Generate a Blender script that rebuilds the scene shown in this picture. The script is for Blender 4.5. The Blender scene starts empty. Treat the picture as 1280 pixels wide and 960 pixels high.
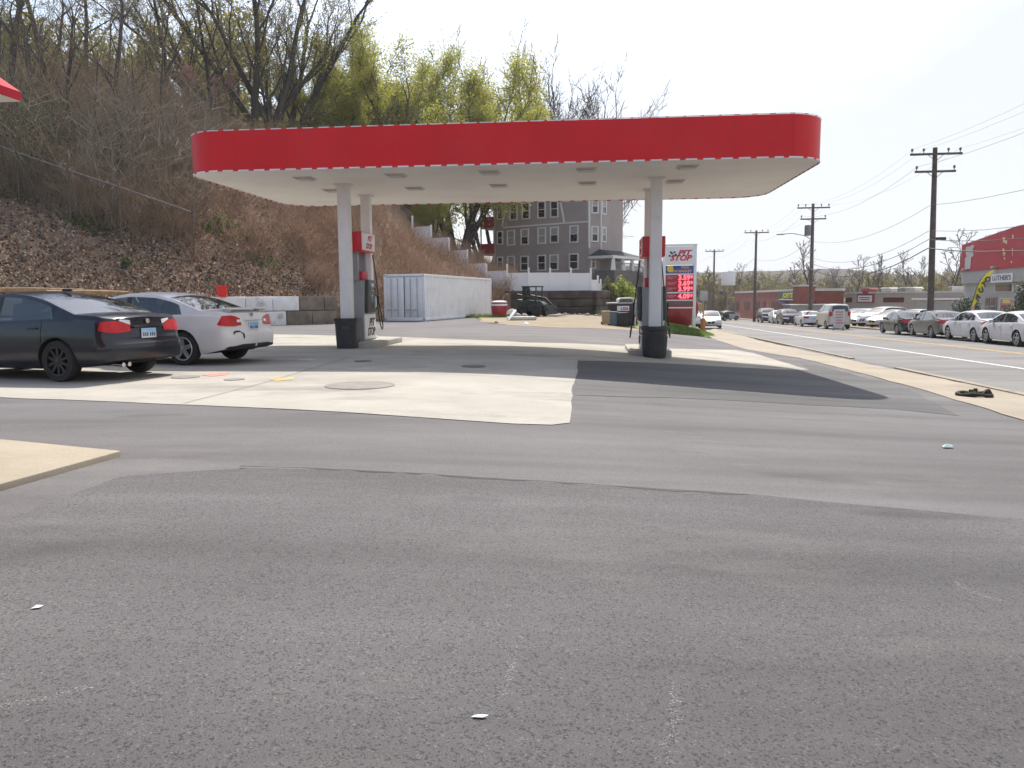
import bpy, bmesh, math, random
import numpy as np
from mathutils import Matrix, Vector
R_ = math.radians
PI = math.pi
SC = bpy.context.scene
COL = SC.collection
random.seed(7)

# ------------------------------------------------------------------ camera
F_PX, CAM_H = 960.0, 1.4
PITCH, ROLL = math.atan(108 / 960), R_(0.40)
CAM = Vector((0, 0, CAM_H))
_f = Vector((0, math.cos(PITCH), -math.sin(PITCH)))
_r0 = Vector((1, 0, 0)); _u0 = _r0.cross(_f)
_r = _r0 * math.cos(ROLL) - _u0 * math.sin(ROLL)
_u = _u0 * math.cos(ROLL) + _r0 * math.sin(ROLL)
cd = bpy.data.cameras.new('camera'); cam = bpy.data.objects.new('camera', cd); COL.objects.link(cam)
cd.sensor_width = 36; cd.lens = F_PX / 1280 * 36; cd.clip_end = 3000; cd.clip_start = .05
m = Matrix(((_r.x, _u.x, -_f.x, 0), (_r.y, _u.y, -_f.y, 0), (_r.z, _u.z, -_f.z, CAM_H), (0, 0, 0, 1)))
cam.matrix_world = m
SC.camera = cam


def ray(u, v):                       # direction through a survey pixel of the 1280 x 960 photograph
    return _f + _r * ((u - 640) / F_PX) + _u * ((480 - v) / F_PX)


def at(u, v, Y):
    d = ray(u, v); return CAM + d * (Y / d.y)


def onz(u, v, z):
    d = ray(u, v); return CAM + d * ((z - CAM_H) / d.z)


def clamp(x, a, b): return a if x < a else b if x > b else x
def interp(x, t):
    if x <= t[0][0]: return t[0][1]
    for (a, b), (c, d) in zip(t, t[1:]):
        if x <= c: return b + (d - b) * (x - a) / (c - a)
    return t[-1][1]


def gut(Y): return 7.14 + .15 * Y               # x of the near gutter of the road
def road_z(Y): return -.15 - .018 * clamp(Y, -20, 160)
def gz(X, Y):                                    # height of the paved ground
    s = X - gut(Y); t = clamp((s + 11) / 11, 0, 1); k = t * t * (3 - 2 * t)
    return .14 + (road_z(Y) - .14) * k


def gnd(u, v):
    d = ray(u, v); t0, t1 = .5, 600.0
    f = lambda t: (CAM.z + d.z * t) - gz(CAM.x + d.x * t, CAM.y + d.y * t)
    for _ in range(60):
        tm = .5 * (t0 + t1)
        if f(tm) > 0: t0 = tm
        else: t1 = tm
    return CAM + d * t1


YB = [(-90, 6), (-60, 15), (-20.7, 31), (-9.0, 39.5), (-1, 55), (.3, 57.3), (6, 57.6), (7.2, 61), (10, 75), (13, 95), (18, 150), (30, 420)]
WH = [(-90, 1.3), (-9.2, 1.3), (-8.4, .12), (-1.2, .12), (-.3, 1.66), (6, 1.66), (7.3, .8), (12, .4), (18, .2)]
SLP = [(-90, .52), (-18, .56), (-12, .5), (-2.6, .5), (.3, .1), (6, .08), (8, .14), (18, .05)]
CAP = [(-90, 22), (-30, 21), (-18, 18), (-12, 12.5), (-7.5, 7.5), (-2.6, 4.6), (.3, 2.0), (6, 1.9), (8, 2.6), (12, 1.6), (18, .6)]
def hill_z(X, Y):
    yb = interp(X, YB); d = Y - yb
    if d < 0: return gz(X, Y)
    c = interp(X, CAP); s = interp(X, SLP)
    bump = .18 * math.sin(X * 1.1 + .6 * math.sin(Y * .7)) * math.sin(Y * .9 + X * .3) + .1 * math.sin(X * 2.7 + Y * 1.9)
    return gz(X, yb) + interp(X, WH) + c * (1 - math.exp(-s * d / c)) + bump * min(1, d * .3) * min(1, s * 2)


# ------------------------------------------------------------------ materials
class NT:
    def __init__(s, name):
        s.m = bpy.data.materials.new(name); s.m.use_nodes = True
        s.t = s.m.node_tree; s.b = s.t.nodes['Principled BSDF']; s.out = s.t.nodes['Material Output']
        s.tc = s.t.nodes.new('ShaderNodeTexCoord')
    def n(s, typ, **kw):
        nd = s.t.nodes.new(typ)
        for k, v in kw.items():
            if k.startswith('i_'): nd.inputs[k[2:].replace('_', ' ')].default_value = v
            else: setattr(nd, k, v)
        return nd
    def l(s, a, b): s.t.links.new(a, b)
    def mapping(s, scale=(1, 1, 1), rot=(0, 0, 0), loc=(0, 0, 0)):
        mp = s.n('ShaderNodeMapping'); mp.inputs['Scale'].default_value = scale
        mp.inputs['Rotation'].default_value = rot; mp.inputs['Location'].default_value = loc
        s.l(s.tc.outputs['Object'], mp.inputs['Vector']); return mp.outputs['Vector']
    def noise(s, scale, detail=4, rough=.55, vec=None):
        nd = s.n('ShaderNodeTexNoise'); nd.inputs['Scale'].default_value = scale
        nd.inputs['Detail'].default_value = detail; nd.inputs['Roughness'].default_value = rough
        s.l(vec or s.tc.outputs['Object'], nd.inputs['Vector']); return nd.outputs['Fac']
    def ramp(s, fac, stops, interp='LINEAR'):
        r = s.n('ShaderNodeValToRGB'); r.color_ramp.interpolation = interp
        e = r.color_ramp.elements
        while len(e) < len(stops): e.new(.5)
        for el, (p, c) in zip(e, stops):
            el.position = p; el.color = (c if len(c) == 4 else (*c, 1)) if not isinstance(c, (int, float)) else (c, c, c, 1)
        s.l(fac, r.inputs['Fac']); return r.outputs['Color']
    def mix(s, a, b, fac, mode='MIX'):
        x = s.n('ShaderNodeMix', data_type='RGBA', blend_type=mode)
        for k, sock, v in ((6, x.inputs[6], a), (7, x.inputs[7], b), (0, x.inputs[0], fac)):
            if isinstance(v, (int, float)): sock.default_value = v if k == 0 else (v, v, v, 1)
            elif isinstance(v, tuple): sock.default_value = (*v, 1) if len(v) == 3 else v
            else: s.l(v, sock)
        return x.outputs[2]
    def bump(s, h, strength, dist=.01):
        b = s.n('ShaderNodeBump'); b.inputs['Strength'].default_value = strength; b.inputs['Distance'].default_value = dist
        s.l(h, b.inputs['Height']); s.l(b.outputs['Normal'], s.b.inputs['Normal'])
    def col(s, c):
        if isinstance(c, tuple): s.b.inputs['Base Color'].default_value = (*c, 1)
        else: s.l(c, s.b.inputs['Base Color'])


MATS = {}
def M(name, col=(.5, .5, .5), rough=.6, metal=0., var=.12, vscale=3., bump=0., bscale=40., coat=0., spec=.5, dirt=None):
    if name in MATS: return MATS[name]
    t = NT(name)
    dark = tuple(c * (1 - var) for c in col); lite = tuple(min(1, c * (1 + var)) for c in col)
    c = t.ramp(t.noise(vscale, 5), [(.3, dark), (.7, lite)])
    if dirt:
        k = t.ramp(t.noise(dirt[1], 6, .65), [(.5, 0.), (.72, dirt[2])])
        c = t.mix(c, dirt[0], k)
    t.col(c)
    t.b.inputs['Roughness'].default_value = rough; t.b.inputs['Metallic'].default_value = metal
    t.b.inputs['Coat Weight'].default_value = coat; t.b.inputs['Coat Roughness'].default_value = .05
    t.b.inputs['Specular IOR Level'].default_value = spec
    if bump: t.bump(t.noise(bscale, 4), bump, .01)
    MATS[name] = t.m; return t.m


def emis(name, col, strength, base=(.02, .02, .02)):
    if name in MATS: return MATS[name]
    t = NT(name); t.col(base); t.b.inputs['Emission Color'].default_value = (*col, 1)
    t.b.inputs['Emission Strength'].default_value = strength; t.b.inputs['Roughness'].default_value = .3
    MATS[name] = t.m; return t.m


def glass(name, tint, alpha):
    if name in MATS: return MATS[name]
    t = NT(name); t.t.nodes.remove(t.b)
    tr = t.n('ShaderNodeBsdfTransparent'); tr.inputs['Color'].default_value = (*tint, 1)
    gl = t.n('ShaderNodeBsdfGlossy'); gl.inputs['Roughness'].default_value = .02
    fr = t.n('ShaderNodeFresnel'); fr.inputs['IOR'].default_value = 1.5
    mx = t.n('ShaderNodeMath', operation='MULTIPLY_ADD'); mx.inputs[1].default_value = 1.3; mx.inputs[2].default_value = alpha
    mx.use_clamp = True
    t.l(fr.outputs[0], mx.inputs[0])
    ms = t.n('ShaderNodeMixShader'); t.l(mx.outputs[0], ms.inputs[0]); t.l(tr.outputs[0], ms.inputs[1]); t.l(gl.outputs[0], ms.inputs[2])
    t.l(ms.outputs[0], t.out.inputs['Surface']); MATS[name] = t.m; return t.m


# ------------------------------------------------------------------ mesh helpers
class MB:
    def __init__(s): s.v = []; s.f = []; s.mi = []; s.M = Matrix()
    def add(s, vs, fs, mi=0):
        o = len(s.v); s.v += [tuple(s.M @ Vector(v)) for v in vs]
        s.f += [tuple(o + i for i in f) for f in fs]; s.mi += [mi] * len(fs); return s
    def box(s, c, d, rz=0, mi=0, rx=0, ry=0):
        T = Matrix.Translation(c) @ Matrix.Rotation(rz, 4, 'Z') @ Matrix.Rotation(ry, 4, 'Y') @ Matrix.Rotation(rx, 4, 'X')
        x, y, z = d[0] / 2, d[1] / 2, d[2] / 2
        vs = [T @ Vector(p) for p in ((-x, -y, -z), (x, -y, -z), (x, y, -z), (-x, y, -z), (-x, -y, z), (x, -y, z), (x, y, z), (-x, y, z))]
        return s.add(vs, [(0, 3, 2, 1), (4, 5, 6, 7), (0, 1, 5, 4), (1, 2, 6, 5), (2, 3, 7, 6), (3, 0, 4, 7)], mi)
    def span(s, a, b, mi=0):
        return s.box([(p + q) / 2 for p, q in zip(a, b)], [abs(q - p) for p, q in zip(a, b)], mi=mi)
    def quad(s, a, b, c, d, mi=0): return s.add([a, b, c, d], [(0, 1, 2, 3)], mi)
    def tube(s, path, r, n=8, mi=0, cap=True):
        path = [Vector(p) for p in path]; rs = r if isinstance(r, (list, tuple)) else [r] * len(path)
        vs = []; up = None
        for i, p in enumerate(path):
            d = (path[min(i + 1, len(path) - 1)] - path[max(i - 1, 0)]).normalized()
            if up is None: up = Vector((0, 0, 1)) if abs(d.z) < .9 else Vector((1, 0, 0))
            a = d.cross(up).normalized(); b = a.cross(d).normalized(); up = b
            vs += [p + (a * math.cos(2 * PI * k / n) + b * math.sin(2 * PI * k / n)) * rs[i] for k in range(n)]
        fs = [(i * n + k, i * n + (k + 1) % n, (i + 1) * n + (k + 1) % n, (i + 1) * n + k) for i in range(len(path) - 1) for k in range(n)]
        if cap: fs += [tuple(range(n))[::-1], tuple((len(path) - 1) * n + k for k in range(n))]
        return s.add(vs, fs, mi)
    def lathe(s, prof, n=24, c=(0, 0, 0), axis='Z', mi=0, caps=True):
        T = Matrix.Translation(c)
        if axis == 'Y': T = T @ Matrix.Rotation(-PI / 2, 4, 'X')
        if axis == 'X': T = T @ Matrix.Rotation(PI / 2, 4, 'Y')
        vs = [T @ Vector((r * math.cos(2 * PI * k / n), r * math.sin(2 * PI * k / n), z)) for r, z in prof for k in range(n)]
        fs = [(i * n + k, i * n + (k + 1) % n, (i + 1) * n + (k + 1) % n, (i + 1) * n + k) for i in range(len(prof) - 1) for k in range(n)]
        if caps and prof[0][0] > 1e-4: fs.append(tuple(range(n))[::-1])
        if caps and prof[-1][0] > 1e-4: fs.append(tuple((len(prof) - 1) * n + k for k in range(n)))
        return s.add(vs, fs, mi)
    def prism(s, poly, a, b, plane='XZ', mi=0):        # polygon extruded from a to b along the missing axis
        n = len(poly)
        P = {'XZ': lambda p, t: (p[0], t, p[1]), 'YZ': lambda p, t: (t, p[0], p[1]), 'XY': lambda p, t: (p[0], p[1], t)}[plane]
        vs = [P(p, a) for p in poly] + [P(p, b) for p in poly]
        fs = [tuple(range(n)), tuple(range(2 * n - 1, n - 1, -1))] + [(i, n + i, n + (i + 1) % n, (i + 1) % n) for i in range(n)]
        return s.add(vs, fs, mi)
    def build(s, name, mats, parent=None, bevel=0., smooth=None, loc=None, rz=0., seg=2):
        me = bpy.data.meshes.new(name); me.from_pydata(s.v, [], s.f)
        for mm in (mats if isinstance(mats, (list, tuple)) else [mats]): me.materials.append(mm)
        me.polygons.foreach_set('material_index', s.mi)
        bm = bmesh.new(); bm.from_mesh(me)
        bmesh.ops.recalc_face_normals(bm, faces=bm.faces)
        if bevel:
            ed = [e for e in bm.edges if len(e.link_faces) == 2 and e.calc_face_angle(0) > .5]
            bmesh.ops.bevel(bm, geom=ed, offset=bevel, segments=seg, affect='EDGES', profile=.5, clamp_overlap=True)
        bm.to_mesh(me); bm.free()
        if smooth is None: smooth = bevel > 0
        if smooth:
            me.polygons.foreach_set('use_smooth', [True] * len(me.polygons)); me.set_sharp_from_angle(angle=R_(38))
        me.update(); o = bpy.data.objects.new(name, me); COL.objects.link(o)
        if parent: o.parent = parent
        if loc is not None: o.location = loc
        o.rotation_euler.z = rz
        return o


def mesh_np(name, V, Fq, mats, mi=None, parent=None, smooth=False):
    me = bpy.data.meshes.new(name); V = np.asarray(V, np.float32); Fq = np.asarray(Fq, np.int32); k = Fq.shape[1]
    me.vertices.add(len(V)); me.vertices.foreach_set('co', V.ravel())
    me.loops.add(Fq.size); me.loops.foreach_set('vertex_index', Fq.ravel())
    me.polygons.add(len(Fq)); me.polygons.foreach_set('loop_start', np.arange(len(Fq), dtype=np.int32) * k)
    try: me.polygons.foreach_set('loop_total', np.full(len(Fq), k, np.int32))
    except Exception: pass
    for mm in (mats if isinstance(mats, (list, tuple)) else [mats]): me.materials.append(mm)
    if mi is not None: me.polygons.foreach_set('material_index', np.asarray(mi, np.int32))
    me.update(calc_edges=True); me.validate()
    if smooth: me.polygons.foreach_set('use_smooth', np.ones(len(me.polygons), bool))
    o = bpy.data.objects.new(name, me); COL.objects.link(o)
    if parent: o.parent = parent
    return o


def tag(o, label, cat, group=None, kind=None):
    o['label'] = label; o['category'] = cat
    if group: o['group'] = group
    if kind: o['kind'] = kind
    return o
def struct(o, label=None, cat=None):
    o['kind'] = 'structure'
    if label: o['label'] = label
    if cat: o['category'] = cat
    return o
def thing(name, label, cat, loc=(0, 0, 0), rz=0, group=None):
    o = bpy.data.objects.new(name, None); COL.objects.link(o); o.location = loc; o.rotation_euler = (0, 0, rz)
    o.empty_display_size = .2
    return tag(o, label, cat, group)
def dup(root, loc, rz, label, group=None, scale=None):
    def cp(o, par):
        c = o.copy(); COL.objects.link(c)
        if par: c.parent = par
        for ch in o.children: cp(ch, c)
        return c
    r = cp(root, None); r.location = loc; r.rotation_euler = (0, 0, rz); r['label'] = label
    if group: r['group'] = group
    if scale is not None: r.scale = scale if isinstance(scale, tuple) else (scale,) * 3
    return r


def text(body, size, mat, parent, T, name='lettering', shear=0, bold=0., ext=.004, width=None, align='CENTER'):
    c = bpy.data.curves.new('t', 'FONT'); c.body = body; c.size = size; c.shear = shear; c.offset = bold; c.extrude = ext
    c.align_x = align; c.align_y = 'CENTER'; c.resolution_u = 3
    to = bpy.data.objects.new('t', c); me = bpy.data.meshes.new_from_object(to); bpy.data.objects.remove(to)
    if width and len(me.vertices):
        xs = [v.co.x for v in me.vertices]; k = width / max(1e-6, max(xs) - min(xs)); me.transform(Matrix.Diagonal((k, 1, 1, 1)))
    me.transform(T); me.materials.append(mat); me.name = name
    o = bpy.data.objects.new(name, me); COL.objects.link(o)
    if parent: o.parent = parent
    return o
def face_m(loc, yaw=0):        # text facing -y, then turned by yaw about z
    return Matrix.Translation(loc) @ Matrix.Rotation(yaw, 4, 'Z') @ Matrix.Rotation(PI / 2, 4, 'X')


def sheet(name, poly, off, mat, cell=.8, zf=gz, kind=True):
    bm = bmesh.new(); vs = [bm.verts.new((p[0], p[1], 0)) for p in poly]; bm.faces.new(vs)
    xs = [p[0] for p in poly]; ys = [p[1] for p in poly]
    def cuts(lo, hi, no):
        c = math.floor(lo / cell) * cell + cell
        while c < hi:
            bmesh.ops.bisect_plane(bm, geom=bm.verts[:] + bm.edges[:] + bm.faces[:], plane_co=Vector(no) * c, plane_no=no)
            c += cell
    cuts(min(xs), max(xs), (1, 0, 0)); cuts(min(ys), max(ys), (0, 1, 0))
    bmesh.ops.triangulate(bm, faces=[f for f in bm.faces if len(f.verts) > 4])
    for v in bm.verts: v.co.z = zf(v.co.x, v.co.y) + off
    bmesh.ops.recalc_face_normals(bm, faces=bm.faces)
    for f in bm.faces:
        if f.normal.z < 0: f.normal_flip()
        f.smooth = True
    me = bpy.data.meshes.new(name); bm.to_mesh(me); bm.free(); me.materials.append(mat)
    o = bpy.data.objects.new(name, me); COL.objects.link(o)
    if kind: struct(o)
    return o


def ragged(pts, step, amp, seed=1):
    rng = random.Random(seed); out = []
    for a, b in zip(pts, pts[1:] + pts[:1]):
        a = Vector(a[:2]); b = Vector(b[:2]); n = max(1, int((b - a).length / step)); nn = Vector((-(b - a).y, (b - a).x)).normalized()
        for i in range(n):
            out.append(a + (b - a) * i / n + (nn * rng.uniform(-amp, amp) if i else Vector((0, 0))))
    return out
# ------------------------------------------------------------------ world, sun, exposure
SUN_EL, SUN_AZ = R_(52), (0.09, 1.0)
w = bpy.data.worlds.new('World'); SC.world = w; w.use_nodes = True
nt = w.node_tree; bg = nt.nodes['Background']; bg.inputs['Strength'].default_value = .12
sky = nt.nodes.new('ShaderNodeTexSky'); sky.sky_type = 'NISHITA'; sky.sun_disc = False
sky.sun_elevation = SUN_EL; sky.sun_rotation = math.atan2(SUN_AZ[0], SUN_AZ[1])
sky.air_density = 1.1; sky.dust_density = 2.5; sky.ozone_density = 1.6
tc = nt.nodes.new('ShaderNodeTexCoord')
nz = nt.nodes.new('ShaderNodeTexNoise'); nz.inputs['Scale'].default_value = 1.7; nz.inputs['Detail'].default_value = 6; nz.inputs['Roughness'].default_value = .5
mp = nt.nodes.new('ShaderNodeMapping'); mp.inputs['Scale'].default_value = (1, 1, 2.2); mp.inputs['Location'].default_value = (.35, .1, .2)
nt.links.new(tc.outputs['Generated'], mp.inputs['Vector']); nt.links.new(mp.outputs['Vector'], nz.inputs['Vector'])
# thin cloud veil: thicker towards +x and the horizon
sx = nt.nodes.new('ShaderNodeSeparateXYZ'); nt.links.new(tc.outputs['Generated'], sx.inputs[0])
ma = nt.nodes.new('ShaderNodeMath'); ma.operation = 'MULTIPLY_ADD'; ma.inputs[1].default_value = .55; nt.links.new(sx.outputs[0], ma.inputs[0]); nt.links.new(nz.outputs['Fac'], ma.inputs[2])
mz = nt.nodes.new('ShaderNodeMath'); mz.operation = 'MULTIPLY_ADD'; mz.inputs[1].default_value = -.35; nt.links.new(sx.outputs[2], mz.inputs[0]); nt.links.new(ma.outputs[0], mz.inputs[2])
rp = nt.nodes.new('ShaderNodeValToRGB'); rp.color_ramp.elements[0].position = .24; rp.color_ramp.elements[0].color = (.05, .05, .05, 1)
rp.color_ramp.elements[1].position = .56; rp.color_ramp.elements[1].color = (.96, .96, .96, 1)
nt.links.new(mz.outputs[0], rp.inputs['Fac'])
mxn = nt.nodes.new('ShaderNodeMix'); mxn.data_type = 'RGBA'; mxn.inputs[7].default_value = (3.8, 3.98, 4.25, 1)
nt.links.new(rp.outputs['Color'], mxn.inputs[0]); nt.links.new(sky.outputs[0], mxn.inputs[6]); nt.links.new(mxn.outputs[2], bg.inputs['Color'])
sd = bpy.data.lights.new('sun', 'SUN'); sd.energy = 3.3; sd.angle = R_(.6); sd.color = (1, .95, .87)
so = bpy.data.objects.new('sun', sd); COL.objects.link(so)
av = Vector((SUN_AZ[0], SUN_AZ[1], 0)).normalized()
sv = av * math.cos(SUN_EL) + Vector((0, 0, math.sin(SUN_EL)))
so.rotation_euler = (-sv).to_track_quat('-Z', 'Y').to_euler()
SC.view_settings.view_transform = 'Standard'; SC.view_settings.look = 'None'; SC.view_settings.exposure = .95; SC.view_settings.gamma = 1
SC.render.engine = 'CYCLES'; SC.cycles.use_denoising = True; SC.cycles.max_bounces = 6; SC.cycles.transparent_max_bounces = 12
try: SC.cycles.denoiser = 'OPENIMAGEDENOISE'
except Exception: pass

# ------------------------------------------------------------------ ground materials
def asphalt(name, lo, hi, tint, speck=.5, streak=.35, seed=0, rot=-.1):
    t = NT(name)
    big = t.noise(.23, 5, .6, t.mapping(loc=(seed, seed, 0)))
    st = t.noise(1.0, 5, .6, t.mapping(scale=(.10, 1.15, 1), rot=(0, 0, rot), loc=(seed * 3, 0, 0)))
    c = t.ramp(big, [(.3, tuple(lo * k for k in tint)), (.7, tuple(hi * k for k in tint))])
    c = t.mix(c, t.ramp(st, [(.3, .55), (.5, 1.), (.72, 1.45)]), streak, 'MULTIPLY')
    st2 = t.noise(1.0, 4, .6, t.mapping(scale=(.5, 3.2, 1), rot=(0, 0, rot + .12), loc=(seed * 7, 3, 0)))
    c = t.mix(c, t.ramp(st2, [(.32, .6), (.5, 1.), (.7, 1.25)]), streak * .6, 'MULTIPLY')
    fine = t.noise(200, 3, .8)
    c = t.mix(c, t.ramp(fine, [(.3, .05), (.44, .86), (.56, 1.03), (.74, 1.75)]), speck, 'MULTIPLY')
    vo = t.n('ShaderNodeTexVoronoi'); vo.inputs["Scale"].default_value = 125; t.l(t.tc.outputs['Object'], vo.inputs['Vector'])
    hs = t.n('ShaderNodeSeparateColor'); t.l(vo.outputs['Color'], hs.inputs[0])
    c = t.mix(c, t.ramp(hs.outputs[0], [(.06, .15), (.14, 1.), (.92, 1.), (.96, 1.7)], 'CONSTANT'), speck * .55, 'MULTIPLY')
    # tyre tracks and rolled seams: long thin bands, warped by noise
    tr = t.n('ShaderNodeTexWave', bands_direction='Y'); tr.inputs['Scale'].default_value = .16; tr.inputs['Distortion'].default_value = 9; tr.inputs['Detail'].default_value = 4; tr.inputs['Detail Scale'].default_value = .35; tr.inputs['Detail Roughness'].default_value = .62
    t.l(t.mapping(scale=(.22, 1., 1), rot=(0, 0, rot), loc=(seed, seed * 2, 0)), tr.inputs['Vector'])
    c = t.mix(c, t.ramp(tr.outputs['Fac'], [(0., .72), (.10, .95), (.5, 1.), (.9, 1.04), (1., 1.18)]), .5, 'MULTIPLY')
    oil = t.ramp(t.noise(.75, 3, .5, t.mapping(loc=(seed + 11, 2, 0), scale=(.6, 1.3, 1))), [(.66, 0.), (.74, .5)])
    c = t.mix(c, tuple(lo * k * .45 for k in tint), oil)
    # pale dusty worn patches
    dust = t.ramp(t.noise(.9, 6, .7, t.mapping(scale=(.45, 1.2, 1), loc=(4 + seed, 9, 0))), [(.55, 0.), (.78, .35)])
    c = t.mix(c, tuple(min(1, hi * k * 1.55) for k in (1.06, 1., .92)), dust)
    t.col(c); t.b.inputs['Roughness'].default_value = .85; t.b.inputs['Specular IOR Level'].default_value = .3
    t.bump(fine, .55, .006); return t.m
def concrete(name, col, stain=.35, seed=0, joints=True):
    t = NT(name)
    c = t.ramp(t.noise(.6, 6, .65, t.mapping(loc=(seed, 0, 0))), [(.3, tuple(k * .8 for k in col)), (.7, tuple(k * 1.1 for k in col))])
    sm = t.ramp(t.noise(.33, 7, .72, t.mapping(scale=(.7, 1.4, 1), loc=(seed + 5, 2, 0))), [(.5, 0.), (.68, stain)])
    c = t.mix(c, tuple(k * .45 for k in col), sm)
    c = t.mix(c, t.ramp(t.noise(55, 3, .7), [(.3, .75), (.5, 1.), (.7, 1.2)]), .5, 'MULTIPLY')
    t.col(c); t.b.inputs['Roughness'].default_value = .9; t.bump(t.noise(60, 3), .25, .004); return t.m

MAT_ASPH = asphalt('asphalt_old', .096, .145, (1.045, .98, .985))
MAT_ASPH2 = asphalt('asphalt_coarse', .082, .126, (1.035, .975, .99), speck=1.0, streak=.3, seed=3)
MAT_NEW = asphalt('asphalt_new', .078, .118, (1, .98, .98), streak=.4, seed=6)
MAT_ROAD = asphalt('asphalt_road', .15, .19, (1.03, .99, .96), speck=.3, streak=.35, seed=9, rot=1.42)
MAT_PAD = concrete('concrete_pad', (.355, .33, .285), .85)
MAT_WALK = concrete('concrete_walk', (.31, .265, .20), .5, 3)
MAT_ISL = concrete('concrete_island', (.36, .34, .3), .5, 7)
t = NT('dry_earth')
c = t.ramp(t.noise(.35, 7, .7), [(.3, (.085, .062, .038)), (.55, (.17, .125, .075)), (.75, (.10, .11, .045))])
c = t.mix(c, t.ramp(t.noise(9, 5, .7), [(.3, .6), (.7, 1.3)]), .8, 'MULTIPLY')
t.col(c); t.b.inputs['Roughness'].default_value = .95; t.bump(t.noise(14, 5), .6, .05); MAT_EARTH = t.m
t = NT('sandy_dirt')
c = t.ramp(t.noise(.5, 7, .7), [(.3, (.20, .155, .10)), (.7, (.32, .26, .18))])
c = t.mix(c, t.ramp(t.noise(12, 5, .7), [(.3, .65), (.7, 1.2)]), .7, 'MULTIPLY')
t.col(c); t.b.inputs['Roughness'].default_value = .95; t.bump(t.noise(20, 5), .5, .03); MAT_DIRT = t.m
t = NT('leaf_mould')
c = t.ramp(t.noise(.25, 7, .7), [(.3, (.11, .072, .05)), (.5, (.23, .15, .10)), (.7, (.34, .235, .16))])
c = t.mix(c, t.ramp(t.noise(6, 6, .75), [(.3, .45), (.55, 1.), (.72, 1.6)]), .9, 'MULTIPLY')
c = t.mix(c, (.06, .085, .02), t.ramp(t.noise(.4, 5, .7, t.mapping(loc=(3, 8, 0))), [(.56, 0.), (.68, .45)]))
t.col(c); t.b.inputs['Roughness'].default_value = .95; t.bump(t.noise(7, 6, .7), .9, .12); MAT_MOULD = t.m
MAT_WHITELINE = M('road_paint_white', (.62, .62, .6), .8, var=.15, vscale=8)
MAT_YELLINE = M('road_paint_yellow', (.55, .36, .12), .8, var=.2, vscale=8)

# ------------------------------------------------------------------ ground sheets
def grid(name, xs, ys, zf, mat, smooth=True):
    V = np.array([(x, y, zf(x, y)) for y in ys for x in xs]); nx = len(xs)
    a = np.arange((len(ys) - 1) * nx).reshape(-1, nx)[:, :-1].ravel()
    return mesh_np(name, V, np.stack([a, a + 1, a + nx + 1, a + nx], 1), mat, smooth=smooth)
xs = list(np.arange(-100, 100, 2.)) + list(np.arange(100, 620, 20.)); ys = list(np.arange(-30, 130, 2.)) + list(np.arange(130, 900, 20.))
struct(grid('ground', xs, ys, lambda x, y: gz(x, y) - .07, MAT_EARTH))
# hillside
xs = list(np.arange(-90, -40, 2.5)) + list(np.arange(-40, 18.01, .6)); ds = [0, .001] + list(np.arange(.5, 20, .7)) + list(np.arange(20, 90, 3.))
V = []; nx = len(xs)
for k, d in enumerate(ds):
    for x in xs:
        yb = interp(x, YB); V.append((x, yb + d + (.12 if x < -8.7 or -.5 < x < 6.2 else 0), gz(x, yb) - .2 if k == 0 else hill_z(x, yb + d)))
a = np.arange((len(ds) - 1) * nx).reshape(-1, nx)[:, :-1].ravel()
struct(mesh_np('hillside_terrain', V, np.stack([a, a + 1, a + nx + 1, a + nx], 1), MAT_MOULD, smooth=True))
# distant ridge
def ridge(x, y):
    k = clamp((y - 260) / 240, 0, 1); return -4 + k * (23 + 6 * math.sin(x * .011 + 1) + 3 * math.sin(x * .037)) * (1 + .35 * clamp(-x / 150, -.4, 1)) + 1.2 * math.sin(x * .11 + y * .07)
t = NT('far_woods'); c = t.ramp(t.noise(.05, 8, .75), [(.3, (.05, .042, .034)), (.6, (.085, .07, .05)), (.75, (.085, .085, .04))])
c = t.mix(c, t.ramp(t.noise(.6, 5, .7), [(.3, .5), (.7, 1.4)]), .8, 'MULTIPLY'); t.col(c); t.b.inputs['Roughness'].default_value = 1; t.bump(t.noise(.5, 5), 1., 2.)
struct(grid('hills', list(np.arange(-300, 640, 12.)), list(np.arange(250, 640, 13.)), ridge, t.m))

P2 = lambda *px: [tuple(gnd(u, v)[:2]) for u, v in px]
# lot asphalt: everything up to the apron
lot = [(-45, -14), (8.0, -14)] + [(gut(y) + .0, y) for y in (-6, 0, 8, 16, 24, 32)] + P2((905, 424), (868, 420)) + P2((790, 413), (700, 408), (610, 404)) + [(-2.5, 50.5), (-5, 49.0), (-9.2, 39.3), (-20.7, 30.8), (-45, 20)]
sheet('asphalt_lot', lot, 0, MAT_ASPH, 1.0)
# coarser overlay in the foreground with its ragged seam
seam = P2((40, 640), (150, 598), (320, 587), (480, 592), (640, 602), (800, 612), (960, 622), (1150, 640), (1340, 655))
ov = [(-4, -5), (5.5, -5)] + seam[::-1]
sheet('asphalt_overlay', ragged([tuple(p) for p in ov], .25, .02, 4), .014, MAT_ASPH2, .7)
pad = P2((-140, 491), (0, 497), (250, 507), (480, 519), (640, 530), (690, 531.5), (712, 529), (716, 495), (722, 451), (820, 454), (985, 462.5), (1011, 462.5), (942, 441.5), (920, 437.5), (835, 436), (660, 428.5), (490, 421), (340, 418), (120, 412), (-140, 405))
sheet('concrete_pad', ragged(pad, .5, .03, 2), .006, MAT_PAD, .8)
sheet('asphalt_patch', ragged(P2((723, 452), (820, 455.5), (985, 464), (1012, 463), (1000, 452), (1040, 461), (1135, 486), (1200, 520), (1120, 512), (900, 500), (719, 494)), .6, .04, 5), .004, MAT_NEW, .7)
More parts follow.
